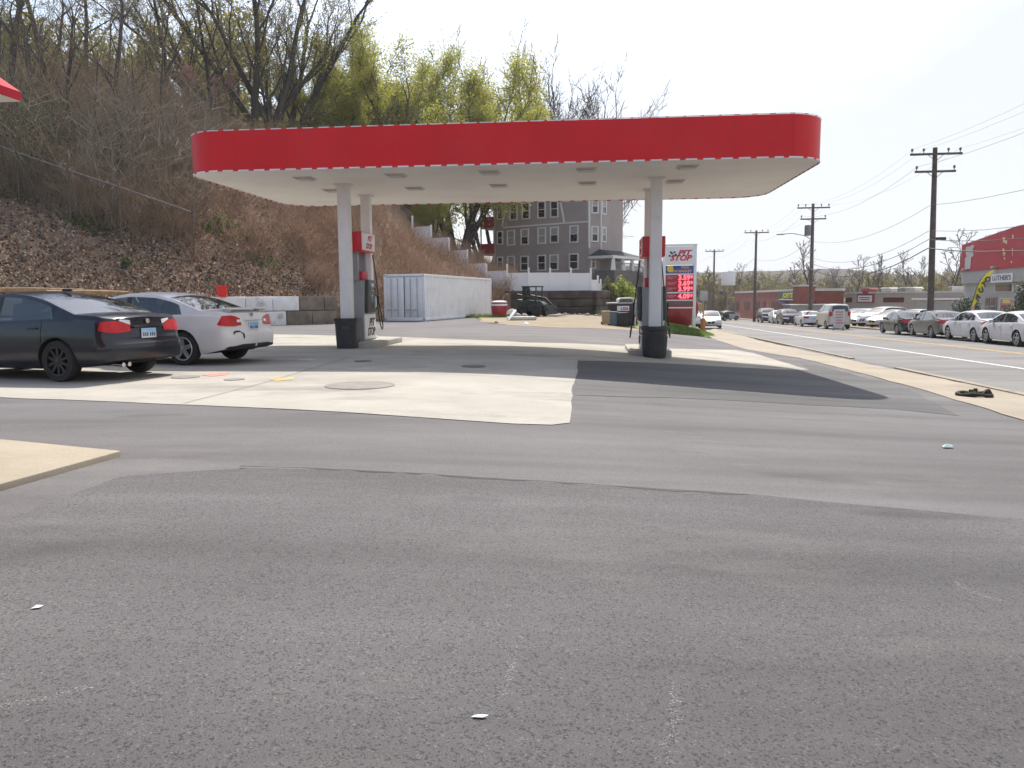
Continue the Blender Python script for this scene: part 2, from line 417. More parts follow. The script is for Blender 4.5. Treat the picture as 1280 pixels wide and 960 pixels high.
road = [(gut(-14), -14)] + [(gut(y) + 11.6, y) for y in (-14,)] + [(gut(y) + 11.6, y) for y in (40, 100, 160, 320)] + [(gut(y), y) for y in (320, 160, 100, 40)]
sheet('road', road, -.02, MAT_ROAD, 2.0)
walk = P2((1400, 522), (1280, 495), (1163, 471), (1080, 454.5), (1020, 441.5), (950, 426), (915, 415), (893, 411)) + P2((875, 414), (892, 424), (932, 437), (1000, 448), (1060, 462.5), (1140, 484), (1192, 500), (1280, 526), (1400, 560))
sheet('sidewalk', ragged(walk, .6, .04, 8), .012, MAT_WALK, .8)
far = [(gut(y) + 11.6, y) for y in (-14, 40, 100, 160)] + [(gut(y) + 34, y) for y in (160, 100, 40, -14)]
sheet('forecourt', far, .03, MAT_WALK, 3.0)
def strip(name, s0, s1, y0, y1, mat, off=-.012):
    ys = list(np.arange(y0, y1, 3.)) + [y1]
    sheet(name, [(gut(y) + s0, y) for y in ys] + [(gut(y) + s1, y) for y in ys[::-1]], off, mat, 3.)
strip('edge_line', 3.05, 3.19, -10, 200, MAT_WHITELINE)
strip('centre_line', 6.25, 6.36, -10, 200, MAT_YELLINE)
strip('centre_line', 6.5, 6.61, -10, 200, MAT_YELLINE)
# gutter curb: a low worn lip
mb = MB()
for y in np.arange(-8, 60, 2.):
    y1 = y + 1.96
    if 19.5 < y < 23: continue
    a, b = Vector((gut(y) - .16, y, 0)), Vector((gut(y1) - .16, y1, 0)); dd = (b - a).normalized(); nn = Vector((dd.y, -dd.x, 0)) * .16
    q = [a, a + nn, b + nn, b]; lo = [Vector((p.x, p.y, gz(p.x, p.y) - .05)) for p in q]; hi = [Vector((p.x, p.y, gz(p.x, p.y) + .035)) for p in q]
    mb.add(lo + hi, [(4, 5, 6, 7), (0, 1, 5, 4), (1, 2, 6, 5), (2, 3, 7, 6), (3, 0, 4, 7)])
struct(mb.build('curb', MAT_WALK))
mb = MB()
for y in np.arange(-8, 150, 3.):
    a = [(gut(y) + 11.6, y), (gut(y) + 11.8, y), (gut(y + 3) + 11.8, y + 3), (gut(y + 3) + 11.6, y + 3)]
    lo = [(x, yy, gz(x, yy) - .1) for x, yy in a]; hi = [(x, yy, gz(x, yy) + .09) for x, yy in a]
    mb.add(lo + hi, [(4, 5, 6, 7), (0, 1, 5, 4), (1, 2, 6, 5), (2, 3, 7, 6), (3, 0, 4, 7)])
struct(mb.build('curb', MAT_WALK))
dirt = P2((600, 402), (640, 407), (700, 410), (800, 414), (835, 412)) + [(6.6, 60), (5.8, 57.5), (.3, 57.2), (-1.2, 54.5), (-2.2, 52)]
sheet('dirt_ground', ragged([tuple(p) for p in dirt], .7, .15, 9), .008, MAT_DIRT, 1.)
# concrete walk of the store at the left, a raised slab
sl = P2((152, 570), (40, 566), (0, 571), (-160, 590))[:4]
c0 = Vector(sl[0]); back = [tuple(gnd(152, 570)[:2]), (-4.4, 6.55), (-9.0, 7.3), (-9.0, 2.2), tuple((Vector(gnd(0, 614)[:2]) - c0) * 2.6 + c0)]
mb = MB(); hi = [(x, y, gz(x, y) + .045 + .03 * clamp(-3.4 - x, 0, 1)) for x, y in back]; lo = [(x, y, gz(x, y) - .05) for x, y in back]; n = len(back)
mb.add(hi + lo, [tuple(range(n))] + [(i, (i + 1) % n, n + (i + 1) % n, n + i) for i in range(n)])
struct(mb.build('walkway_slab', MAT_WALK, bevel=.012))
# manhole covers and tank lids, paint marks, stains (real flat fittings in the pavement)
def disc(name, u, v, ru, mat, label, cat, off=.012, n=40, el=1.):
    p = gnd(u, v); r = ru * p.y / F_PX; mb = MB()
    mb.add([(0, 0, .006)] + [(r * math.cos(2 * PI * k / n), r * el * math.sin(2 * PI * k / n), .004) for k in range(n)] + [(r * 1.04 * math.cos(2 * PI * k / n), r * 1.04 * el * math.sin(2 * PI * k / n), -.02) for k in range(n)],
           [(0, 1 + k, 1 + (k + 1) % n) for k in range(n)] + [(1 + k, 1 + n + k, 1 + n + (k + 1) % n, 1 + (k + 1) % n) for k in range(n)])
    e = 1.
    nx = (gz(p.x + e, p.y) - gz(p.x - e, p.y)) / 2; ny = (gz(p.x, p.y + e) - gz(p.x, p.y - e)) / 2
    mb.v = [(x, y, z + nx * x + ny * y) for x, y, z in mb.v]
    o = mb.build(name, mat, loc=(p.x, p.y, p.z + off)); return tag(o, label, cat)
MAT_LID = M('cast_iron_lid', (.10, .09, .085), .6, var=.3, vscale=9, bump=.5, bscale=30)
MAT_LIDC = M('tank_lid_concrete', (.21, .19, .165), .85, var=.2, vscale=4, bump=.3)
disc('tank_cover', 450, 482.5, 43, MAT_LIDC, 'large round grey tank lid in the sunlit part of the concrete pad', 'manhole cover')
disc('manhole_cover', 592, 458.5, 15, MAT_LID, 'dark round manhole lid in the shade right of centre under the canopy', 'manhole cover')
disc('manhole_cover', 454, 452, 11, MAT_LID, 'small dark manhole lid in the shade in front of the left pump', 'manhole cover')
disc('manhole_cover', 293, 475, 12.5, MAT_LIDC, 'small grey lid on sunlit concrete between red and orange paint marks', 'manhole cover')
disc('manhole_cover', 232, 472, 17, MAT_LIDC, 'grey lid on concrete just behind the dark sedan bumper', 'manhole cover')
def paint_mark(px, col, name, label):
    mb = sheet(name, ragged(P2(*px), .12, .03, 3), .011, M(name + '_paint', col, .85, var=.3, vscale=12), .5, kind=False); tag(mb, label, 'paint mark')
paint_mark([(252, 469.5), (268, 466.5), (287, 466.5), (283, 469), (262, 471.5)], (.5, .22, .16), 'red_paint_mark', 'faded red spray paint mark on concrete behind the white sedan')
paint_mark([(336, 474.5), (350, 472), (371, 472.5), (366, 475), (345, 477)], (.48, .33, .13), 'orange_paint_mark', 'faded orange spray paint oval on the sunlit concrete pad')
def chalk(px, label, k, wd=.035, n=240):
    rng = random.Random(k); P_ = [gnd(u, v) for u, v in px]; mb = MB()
    L = [(b - a).length for a, b in zip(P_, P_[1:])]; T = sum(L)
    for q in range(n):
        t = rng.random() * T; i_ = 0
        while t > L[i_] and i_ < len(L) - 1: t -= L[i_]; i_ += 1
        p = P_[i_] + (P_[i_ + 1] - P_[i_]) * t / L[i_]; x, y = p.x + rng.gauss(0, wd), p.y + rng.gauss(0, wd); r = rng.uniform(.0012, .0032); a0 = rng.uniform(0, 6)
        mb.add([(x + r * math.cos(a0 + c_ * 1.57) * rng.uniform(.6, 1.5), y + r * math.sin(a0 + c_ * 1.57), gz(x, y) + .0146 + .0001 * (q % 7)) for c_ in range(4)], [(0, 1, 2, 3)])
    tag(mb.build('scuff_mark', M('scuff_grey', (.25, .24, .235), .9, var=.3, vscale=30)), label, 'scuff mark', kind='stuff')
chalk([(650, 798), (643, 826), (636, 852), (624, 880)], 'pale scuff line on the coarse asphalt at bottom centre', 11, .010, 130)
chalk([(1194, 731), (1210, 741), (1230, 749), (1256, 755)], 'pale hooked scrape on the asphalt at lower right', 12, .010, 110)
chalk([(-20, 890), (60, 878), (112, 863)], 'long pale scrape in the bottom left corner of the asphalt', 13, .012, 170)
chalk([(841, 862), (842, 900), (836, 940), (830, 962)], 'broken pale scuff near the bottom edge right of centre', 14, .014, 150)
MAT_SEAMSHADE = asphalt('asphalt_seam_dark', .055, .085, (1, .97, .96), speck=.8, streak=.2, seed=5)
def seam_shade_line(px, wd, seed):  # dark strip along the seam: painted shade of the overlay's raised edge
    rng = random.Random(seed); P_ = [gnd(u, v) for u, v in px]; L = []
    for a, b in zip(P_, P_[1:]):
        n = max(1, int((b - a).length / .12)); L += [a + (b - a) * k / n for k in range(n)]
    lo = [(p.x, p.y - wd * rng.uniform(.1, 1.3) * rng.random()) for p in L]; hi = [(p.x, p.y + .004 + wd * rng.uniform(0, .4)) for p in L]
    sheet('asphalt_seam', lo + hi[::-1], .0158, MAT_SEAMSHADE, .7)
seam_shade_line([(300, 585), (480, 592), (640, 602), (800, 612), (960, 622)], .05, 3)
paint_mark([(368, 451), (380, 449), (396, 449.5), (390, 451.5)], (.42, .40, .36), 'white_paint_mark', 'faded white paint smear on shaded concrete near the left pump')
MAT_JOINT = M('joint_tar', (.13, .115, .09), .9)
def joint(a, b, wd=.013):
    a, b = gnd(*a), gnd(*b); d = (b - a); nn = Vector((-d.y, d.x, 0)).normalized() * wd / 2
    n = max(2, int(d.length / .7)); L = [a + d * i / n for i in range(n + 1)]
    vs = []
    for p in L:
        for q in (p - nn, p + nn): vs.append((q.x, q.y, gz(q.x, q.y) + .0135))
    return vs, [(2 * i, 2 * i + 1, 2 * i + 3, 2 * i + 2) for i in range(n)]
mb = MB()
for a, b in (((230, 505), (335, 478)), ((335, 478), (440, 446)), ((340, 459), (520, 467)), ((520, 467), (720, 478))):
    mb.add(*joint(a, b))
struct(mb.build('pad_joint', MAT_JOINT))
# ------------------------------------------------------------------ cars
def paint(name, col, rough=.25, metal=.3, dirt=.08, coat=.35):
    return M(name, col, rough, metal, var=dirt, vscale=2., coat=coat, spec=.5 if coat > .2 else .3)
MAT_TYRE = M('tyre_rubber', (.022, .021, .02), .85, var=.25, vscale=8)
MAT_RIM = M('alloy_silver', (.42, .42, .43), .35, .8)
MAT_RIMD = M('alloy_black', (.035, .035, .038), .4, .5)
MAT_BLACK = M('black_plastic', (.018, .018, .019), .6)
MAT_UNDER = M('underbody', (.012, .012, .012), .9)
MAT_SEAT = M('seat_cloth', (.16, .13, .11), .9)
MAT_SEATD = M('seat_leather_dark', (.03, .028, .027), .6)
MAT_GLASS = glass('car_glass', (.5, .56, .52), .07)
MAT_GLASSD = glass('car_glass_tinted', (.25, .29, .27), .08)
MAT_GLASSF = M('far_car_glass', (.025, .03, .033), .06, var=.3, coat=.4)
MAT_RED = M('tail_lamp_red', (.50, .006, .010), .3, spec=.3, coat=.25, var=.2, vscale=14)
MAT_CLEAR = M('lamp_clear', (.72, .7, .7), .12, coat=.9)
MAT_CHROME = M('chrome', (.6, .6, .6), .15, 1.)
MAT_PLATE = M('plate_blue', (.22, .42, .62), .5, var=.35, vscale=2.5)
MAT_PLATEW = M('plate_white', (.6, .66, .7), .5)
MAT_PLATEI = M('plate_ink', (.03, .06, .16), .5)


def pch(x, t):                        # smooth monotone interpolation
    if x <= t[0][0]: return t[0][1]
    if x >= t[-1][0]: return t[-1][1]
    n = len(t)
    for i in range(n - 1):
        if x <= t[i + 1][0]: break
    sl = lambda j: (t[j + 1][1] - t[j][1]) / (t[j + 1][0] - t[j][0])
    def tan(j):
        if j == 0: return sl(0)
        if j == n - 1: return sl(n - 2)
        a, b = sl(j - 1), sl(j)
        return 0 if a * b <= 0 else 2 * a * b / (a + b)
    h = t[i + 1][0] - t[i][0]; u = (x - t[i][0]) / h; m0, m1 = tan(i) * h, tan(i + 1) * h
    return (2*u**3 - 3*u*u + 1) * t[i][1] + (u**3 - 2*u*u + u) * m0 + (-2*u**3 + 3*u*u) * t[i + 1][1] + (u**3 - u*u) * m1


def norm_profile(kind, L, H):
    h = L / 2; k = H / 1.43
    if kind == 'sedan':
        return dict(sill=[(-h, .34), (-h + .35, .27), (-h + .8, .2), (h - .7, .19), (h - .2, .23), (h, .27)],
            belt=[(-h, .93*k), (-h + .7, .955*k), (0, .905*k), (.9, .875*k), (h - .7, .74*k), (h, .6*k)],
            deck=[(-h, 1.0*k), (-h + .25, 1.045*k), (-h + .75, 1.07*k), (.9, 1.0*k), (1.25, .965*k), (h - .6, .86*k), (h - .15, .72*k), (h, .62*k)],
            roof=[(-h + .62, 1.06*k), (-h + .95, 1.19*k), (-h + 1.35, 1.335*k), (-h + 1.75, 1.41*k), (-.1, 1.43*k), (.3, 1.40*k), (.72, 1.25*k), (1.25, .96*k)],
            dlo=[(-h + 1.02, .9*k), (-h + 1.12, 1.16*k), (-h + 1.3, 1.27*k), (-h + 1.6, 2)], rg=(-h + .68, -h + 1.42), ws=(.36, 1.2), pil=[(-.10, .02), ], doors=[(-1.0, -.04), (-.04, 1.0)], seats=True)
    if kind == 'suv':
        return dict(sill=[(-h, .42), (-h + .4, .34), (h - .6, .3), (h, .36)],
            belt=[(-h, 1.02*k), (0, .97*k), (1., .93*k), (h - .5, .85*k), (h, .7*k)],
            deck=[(-h, 1.05*k), (.9, 1.03*k), (1.3, 1.0*k), (h - .5, .95*k), (h - .1, .82*k), (h, .74*k)],
            roof=[(-h + .04, 1.02*k), (-h + .12, 1.15*k), (-h + .32, 1.36*k), (-h + .7, 1.42*k), (-.2, 1.45*k), (.25, 1.41*k), (.75, 1.24*k), (1.15, 1.02*k)],
            dlo=[(-h + .25, .9*k), (-h + .45, 2)], rg=(-h + .06, -h + .3), ws=(.35, 1.1), pil=[(-.12, 0), (-1.05, -.97)], doors=[(-1.0, -.06), (-.06, .95)], seats=False)
    return dict(sill=[(-h, .38), (-h + .4, .3), (h - .6, .28), (h, .34)],   # small van
            belt=[(-h, 1.0*k), (0, .96*k), (1., .92*k), (h - .5, .82*k), (h, .68*k)],
            deck=[(-h, 1.02*k), (.9, 1.0*k), (1.3, .97*k), (h - .4, .88*k), (h - .1, .78*k), (h, .7*k)],
            roof=[(-h + .02, 1.02*k), (-h + .06, 1.25*k), (-h + .15, 1.39*k), (-h + .5, 1.43*k), (.0, 1.43*k), (.45, 1.36*k), (.8, 1.2*k), (1.3, .96*k)],
            dlo=[(-h + .2, .9*k), (-h + .3, 2)], rg=(-h + .02, -h + .1), ws=(.5, 1.25), pil=[(-.25, -.1)], doors=[(-1.2, -.18), (-.18, .95)], seats=False)


def wheel(root, x, y, R, rim_mat, spokes=5, detail=True, wid=.2, name='wheel'):
    sg = 1 if y > 0 else -1; n = 36 if detail else 18; ri = R * .70
    mb = MB(); mb.lathe([(ri, -wid * .45), (R * .93, -wid * .5), (R * .985, -wid * .38), (R, -wid * .2), (R, wid * .2), (R * .985, wid * .38), (R * .93, wid * .5), (ri, wid * .45)], n, axis='Y', caps=False)
    wobj = mb.build(name, MAT_TYRE, root, smooth=True); wobj.location = (x, y, R)
    mb = MB(); o = sg * wid * .46; k = sg
    mb.lathe([(ri * 1.01, o), (ri * .93, o - k * .005), (ri * .9, o - k * .06), (ri * .3, o - k * .09), (0, o - k * .09)], n, axis='Y', mi=1, caps=False)
    mb.lathe([(ri * 1.02, o), (ri * .99, o + k * .008), (ri * .92, o + k * .002), (ri * .9, o - k * .04)], n, axis='Y', caps=False)
    mb.lathe([(ri * .2, o - k * .07), (ri * .2, o - k * .01), (ri * .12, o), (0, o)], 14, axis='Y')
    for i in range(spokes):
        a = 2 * PI * i / spokes + .3
        c = math.cos(a), math.sin(a); wI, wO = (ri * .2, ri * .15) if spokes <= 6 else (ri * .10, ri * .08)
        q = []
        for rr, ww, yy in ((ri * .13, wI, o - k * .012), (ri * .96, wO, o - k * .01)):
            for s in (-1, 1):
                for dy in (0, -k * .035): q.append((c[0] * rr - c[1] * s * ww, yy + dy, c[1] * rr + c[0] * s * ww))
        mb.add(q, [(0, 2, 6, 4), (1, 5, 7, 3), (0, 4, 5, 1), (2, 3, 7, 6)])
    mb.build('rim', [rim_mat, MAT_UNDER], wobj, smooth=True)
    return wobj


def car(name, label, cat, loc, head, kind, L, W, H, wb, rear_oh, paint_m, rim=None, spokes=5, detail=True, glassm=None, group=None, R=.32, tails=None, extra=None, seat_m=None, tilt=(0, 0)):
    root = thing(name, label, cat, loc, math.atan2(head[1], head[0]), group)
    if tilt != (0, 0): root.rotation_euler[1] = tilt[0]; root.rotation_euler[0] = tilt[1]
    P = norm_profile(kind, L, H); h = L / 2; xr = -h + rear_oh; xf = xr + wb; hw = W / 2
    ra = R + .055; glassm = glassm or (MAT_GLASS if detail else MAT_GLASSF)
    prof_t = [(.18, .90), (.3, .965), (.5, 1.0), (.72, .992), (.95 * H / 1.43, .955), (1.1 * H / 1.43, .93)]
    def halfw(x):
        t = clamp((abs(x) - (h - 1.1)) / 1.1, 0, 1); w = hw * (1 - (.075 if x < 0 else .1) * t * t)
        u = clamp((abs(x) - (h - .24)) / .24, 0, 1); return w - (.19 if x < 0 else .26) * (1 - math.sqrt(max(0, 1 - u * u)))
    def sill(x):
        z = pch(x, P['sill'])
        for xw in (xr, xf):
            d = abs(x - xw)
            if d < ra: z = max(z, R - .01 + math.sqrt(ra * ra - d * d))
        return z
    zR = [(.2, .10), (.36, .015), (.5, 0), (.6, .01), (.64, .06), (.8, .075), (.98 * H / 1.43, .11), (1.1 * H / 1.43, .16)] if kind == 'sedan' else [(.2, .1), (.4, .0), (.55, .0), (.62, .05), (1., .08), (1.5, .1)]
    zF = [(.2, .12), (.35, .02), (.5, 0), (.62, .06), (.75, .16), (1.0, .3)]
    def disp(x, y, z, w):
        if x < 0:
            t = clamp((-h + .55 - x) / .55, 0, 1); return x + t * t * (interp(z, zR) - .05 * (1 - (y / max(w, .1)) ** 2))
        t = clamp((x - h + .7) / .7, 0, 1); return x - t * t * (interp(z, zF) - .09 * (1 - (y / max(w, .1)) ** 2))
    def place(x, y, z): return (disp(x, abs(y), z, halfw(x)), y, z)
    roofr = P['roof']; nS = 12 if detail else 6
    def ring(x):
        zs, zb = sill(x), pch(x, P['belt']); zd = pch(x, P['deck'])
        if roofr[0][0] <= x <= roofr[-1][0]: zd = max(zd, pch(x, roofr))
        zb = max(zb, zs + .02); zd = max(zd, zb + .02)
        w = halfw(x); pf = lambda z: w * interp(z, prof_t)
        pts = [(0, zs), (pf(zs) * .7, zs)]
        for i in range(nS + 1):
            z = zs + (zb - zs) * i / nS; pts.append((pf(z), z))
        q = clamp((zd - zb - .12) / .3, 0, 1); zrail = zd - .02 - .035 * q; zrail = max(zrail, zb + .012)
        yb = pf(zb) - .012; yr = yb - (zrail - zb) * (.34 + .04 * q)
        yz = lambda z: yb + (yr - yb) * (z - zb) / (zrail - zb) + .03 * math.sin(PI * clamp((z - zb) / (zrail - zb), 0, 1)) * q
        g0 = zb + min(.03, .2 * (zrail - zb)); g1 = clamp(min(zrail - .05, pch(x, P['dlo']) if x > P['dlo'][0][0] else 0), g0, zrail)
        pts += [(yz(g0), g0), (yz(g1), g1), (yr, zrail)]
        for fr in (.93, .85, .55, .25, 0): pts.append((yr * fr, zrail + (zd - zrail) * (1 - fr * fr)))
        return pts, g1 - g0
    N = 46 if detail else 26
    X = set(np.linspace(-h + .3, h - .3, N))
    X |= {s * (h - .3 * (1 - math.sin(a))) for s in (-1, 1) for a in np.linspace(0, PI / 2, 9 if detail else 5)}
    for xw in (xr, xf): X |= {xw + ra * math.cos(a) for a in np.linspace(0, PI, 17 if detail else 9)}
    fixed = set(P['rg']) | set(P['ws']) | {p for q in P['pil'] for p in q} | {roofr[0][0], roofr[-1][0]}
    seams = sorted({p for q in P['doors'] for p in q}) if detail else []
    gap = .006
    for s in seams: fixed |= {s - gap, s + gap}
    X = sorted(x for x in X if all(abs(x - f) > .012 for f in fixed)); X = sorted(set(X) | fixed)
    X = [x for i, x in enumerate(X) if i == 0 or x - X[i - 1] > .0015]
    rings = [ring(x) for x in X]; nr = len(rings[0][0]); parts = {}
    iB = 2 + nS; iG0 = iB + 1; iG1 = iB + 2; iR = iB + 3
    def idx(part, i, j, s):
        mb, mp = parts.setdefault(part, (MB(), {}))
        if rings[i][0][j][0] < 1e-5: s = 1
        k = (i, j, s)
        if k not in mp:
            y, z = rings[i][0][j]; mp[k] = len(mb.v); mb.v.append(place(X[i], s * y, z))
        return mp[k]
    for i in range(len(X) - 1):
        xm = (X[i] + X[i + 1]) / 2
        seam = any(abs(xm - s) < gap for s in seams)
        dn = next((k for k, (a, b) in enumerate(P['doors']) if detail and a < xm < b), None)
        for j in range(nr - 1):
            for s in (1, -1):
                part, mi = 'body', 0
                if j < 2: mi = 1
                elif j < iR:
                    z0 = rings[i][0][2][1]
                    if seam and j < iB and rings[i][0][j][1] > .28: continue
                    if dn is not None and j < iG0 and rings[i][0][j][1] > .27: part = ('door', dn, s)
                    if j == iG0:
                        if min(rings[i][1], rings[i + 1][1]) < .004 and max(rings[i][1], rings[i + 1][1]) < .03: pass
                        elif any(a < xm < b for a, b in P['pil']) : mi = 2
                        elif xm > P['dlo'][0][0]: part = ('side_window', sum(xm > (a + b) / 2 for a, b in P['pil']), s)
                elif j > iR:
                    if P['rg'][0] < xm < P['rg'][1]: part = 'rear_window'
                    elif P['ws'][0] < xm < P['ws'][1]: part = 'windscreen'
                f = [idx(part, i, j, s), idx(part, i + 1, j, s), idx(part, i + 1, j + 1, s), idx(part, i, j + 1, s)]
                if s > 0: f = f[::-1]
                f2 = []
                for q in f:
                    if q not in f2: f2.append(q)
                if len(f2) > 2: mb = parts[part][0]; mb.f.append(tuple(f2)); mb.mi.append(mi)
    mb = parts['body'][0]; nC = 14
    for i, flip in ((0, False), (len(X) - 1, True)):                       # end caps
        R0 = rings[i][0]; rows = R0[1:iR + 1]; o = len(mb.v); zd = R0[-1][1]; zr_ = R0[iR][1]
        for jj, (y, z) in enumerate(rows):
            for c in range(nC + 1):
                fr = 1 - 2 * c / nC; zz = z if jj < len(rows) - 1 else zr_ + (zd - zr_) * (1 - fr * fr)
                mb.v.append(place(X[i], y * fr, zz))
        for jj in range(len(rows) - 1):
            for c in range(nC):
                f = (o + jj * (nC + 1) + c, o + jj * (nC + 1) + c + 1, o + (jj + 1) * (nC + 1) + c + 1, o + (jj + 1) * (nC + 1) + c)
                mb.f.append(f if flip else f[::-1]); mb.mi.append(0)
    objs = {}
    for part, (mb, _) in parts.items():
        nm = part if isinstance(part, str) else part[0]
        if not mb.f: continue
        mt = glassm if 'win' in nm else [paint_m, MAT_UNDER, MAT_BLACK]
        me = bpy.data.meshes.new(nm); me.from_pydata(mb.v, [], mb.f)
        for q in (mt if isinstance(mt, list) else [mt]): me.materials.append(q)
        me.polygons.foreach_set('material_index', mb.mi); me.polygons.foreach_set('use_smooth', [True] * len(mb.f)); me.set_sharp_from_angle(angle=R_(34)); me.update()
        o = bpy.data.objects.new(nm, me); COL.objects.link(o); o.parent = root; objs[part] = o
    body = objs['body']
    # a patch that follows the skin: s < 0 across the end (0 at the corner, -1 at the middle), s > 0 forward along the side
    def patch(nm, outline, side, mat, end=-1, off=.012, nu=8, parent=None):
        mb = MB(); rows = []
        lo, hi = outline
        for a in range(len(lo)):
            rows.append([])
            for b in range(6):
                t = b / 5; s = lo[a][0] + (hi[a][0] - lo[a][0]) * t; z = lo[a][1] + (hi[a][1] - lo[a][1]) * t
                x = end * (h if s < 0 else h - s); w = halfw(x); y = w * interp(z, prof_t)
                if s < 0: y *= 1 + s
                px = disp(x, y, z, w); kx = off if s < .2 else off * .3
                rows[-1].append((px + end * kx, side * (y + (off if s > -.02 else 0)), z))
        n = len(rows); vs = [p for r in rows for p in r]
        mb.add(vs, [(a * 6 + b, (a + 1) * 6 + b, (a + 1) * 6 + b + 1, a * 6 + b + 1) for a in range(n - 1) for b in range(5)])
        return mb.build(nm, mat, parent or root, smooth=True)
    def dense(pts, n=12):
        out = []
        for (a, b) in zip(pts, pts[1:]): out += [tuple(a[q] + (b[q] - a[q]) * k / n for q in range(2)) for k in range(n)]
        return out + [pts[-1]]
    k = H / 1.43
    if tails:
        for s in (1, -1):
            for nm, lo, hi, mt in tails: patch(nm, (dense(lo), dense(hi)), s, mt)
    elif kind == 'van' or kind == 'suv':
        for s in (1, -1): patch('tail_light', (dense([(-.1, .75 * k), (.14, .75 * k)]), dense([(-.1, 1.0 * k), (.1, 1.0 * k)])), s, MAT_RED)
    else:
        for s in (1, -1): patch('tail_light', (dense([(-.38, .8 * k), (-.1, .76 * k), (.3, .8 * k)]), dense([(-.38, .93 * k), (-.1, .95 * k), (.2, .93 * k)])), s, MAT_RED)
    for s in (1, -1):
        patch('headlight', (dense([(-.42, .56 * k), (-.1, .55 * k), (.35, .62 * k)]), dense([(-.42, .66 * k), (-.1, .7 * k), (.42, .72 * k)])), s, MAT_CLEAR, end=1)
    gl = [patch('grille', (dense([(-.95, .42 * k), (-.5, .42 * k)]), dense([(-.95, .62 * k), (-.5, .62 * k)])), s, MAT_BLACK, end=1) for s in (1, -1)]
    for s in (1, -1):
        patch('lower_valance' if False else 'bumper_trim', (dense([(-.95, .3), (-.3, .3), (.12, .33)]), dense([(-.95, .40), (-.3, .40), (.05, .37)])), s, MAT_BLACK, end=-1 if kind != 'sedan' or extra != 'dark' else 1, off=.005)
    # number plate
    zp = .74 * k if kind == 'sedan' else .62 * k
    pw = interp(zp, zR); mb = MB(); xp = -h + pw - .05 - .012
    mb.box((xp, 0, zp), (.012, .31, .155)); pl = mb.build('number_plate', MAT_PLATEW, root, bevel=.004)
    mb = MB(); mb.box((xp - .0075, 0, zp + .045), (.004, .3, .055), mi=0)
    for q in range(6): mb.box((xp - .0075, -.105 + q * .042 + (.012 if q > 2 else -.008), zp - .02), (.004, .026, .06), mi=1)
    mb.build('plate_print', [MAT_PLATE, MAT_PLATEI], pl)
    # mirrors, handles, underbody, interior
    for s in (1, -1):
        x = .78; y = s * (halfw(x) * .955 + .09); z = pch(x, P['belt']) + .09
        mb = MB(); mb.box((x, y, z), (.1, .17, .12)); mb.box((x + .02, y - s * .1, z - .05), (.05, .1, .03)); mb.build('wing_mirror', paint_m, root, bevel=.03)
        if detail:
            for xd, dk in ((-.82, 0), (.14, 1)):
                z = pch(xd, P['belt']) - .1; w = halfw(xd) * interp(z, prof_t); mb = MB()
                mb.box((xd, s * (w + .016), z), (.2, .024, .03)); mb.box((xd - .085, s * (w + .004), z), (.024, .03, .024)); mb.box((xd + .085, s * (w + .004), z), (.024, .03, .024))
                d = objs.get(('door', dk, s)); mb.build('door_handle', paint_m, d or root, bevel=.008)
    mb = MB(); mb.box((0, 0, .42), (L - .7, W * .56, .36)); mb.box((0, 0, .44), (wb - 2 * ra - .02, W * .86, .3)) if detail else None
    mb.build('underbody', MAT_UNDER, root)
    if detail and P['seats']:
        sm = seat_m or MAT_SEAT
        for y in (.37, -.37):
            mb = MB(); mb.box((.18, y, .62), (.5, .5, .16)); mb.box((-.12, y, .92), (.13, .48, .62), ry=-.22); mb.build('front_seat', sm, root, bevel=.05)
            mb = MB(); mb.box((-.23, y, 1.24 * k), (.1, .27, .17), ry=-.2); mb.build('headrest', sm, root, bevel=.045)
        mb = MB(); mb.box((-.72, 0, .64), (.5, 1.3, .16)); mb.box((-1.05, 0, .88), (.16, 1.3, .52), ry=-.4); mb.build('rear_bench', sm, root, bevel=.05)
        for y in (.4, -.4):
            mb = MB(); mb.box((-1.14, y, 1.13 * k), (.09, .25, .13), ry=-.3); mb.build('headrest', sm, root, bevel=.04)
        mb = MB(); mb.box((-h + .95, 0, 1.0 * k), (.62, 1.25, .04)); mb.build('parcel_shelf', MAT_SEATD, root, bevel=.015)
        mb = MB(); mb.box((.95, 0, .86 * k), (.5, 1.35, .2)); mb.build('dashboard', MAT_SEATD, root, bevel=.05)
    for x in (xr, xf):
        for s in (1, -1): wheel(root, x, s * (hw - .115), R, rim or MAT_RIM, spokes, detail)
    return root, dict(halfw=halfw, prof=prof_t, disp=disp, h=h, zR=zR, patch=patch, dense=dense, P=P, hw=hw, k=k, xr=xr)


def car_by_wheel(p, head, rear_oh, L, W, back=True):     # root position from the contact point of the rear left wheel
    hd = Vector((head[0], head[1], 0)).normalized(); right = Vector((hd.y, -hd.x, 0))
    c = Vector((p.x, p.y, 0)) + right * (W / 2 - .12) + hd * (L / 2 - rear_oh)
    return c, hd

# --- dark sedan at the left
MAT_NAVY = paint('navy_paint', (.004, .006, .014), .2, .0, .08, .28)
p = gnd(80, 477); hd = (-.952, .306)
c, h_ = car_by_wheel(p, hd, .98, 4.52, 1.80)
car1, K = car('parked_car', 'dark navy sedan with black wheels parked nearest at the left edge', 'car', (c.x, c.y, .14), h_, 'sedan', 4.52, 1.80, 1.425, 2.76, .98, MAT_NAVY, MAT_RIMD, 10, True, R=.325, seat_m=MAT_SEATD, extra='dark',
    tails=[('tail_light', [(-.44, .78), (-.15, .76), (.0, .76), (.16, .80)], [(-.44, .87), (-.15, .94), (.0, .945), (.12, .93)], MAT_RED), ('reverse_light', [(-.46, .875), (-.14, .945)], [(-.46, .95), (-.16, .97)], MAT_CLEAR)])
mb = MB(); mb.box((-.62, 0, 1.437), (.2, .05, .05)); mb.build('roof_antenna', MAT_BLACK, car1, bevel=.02)
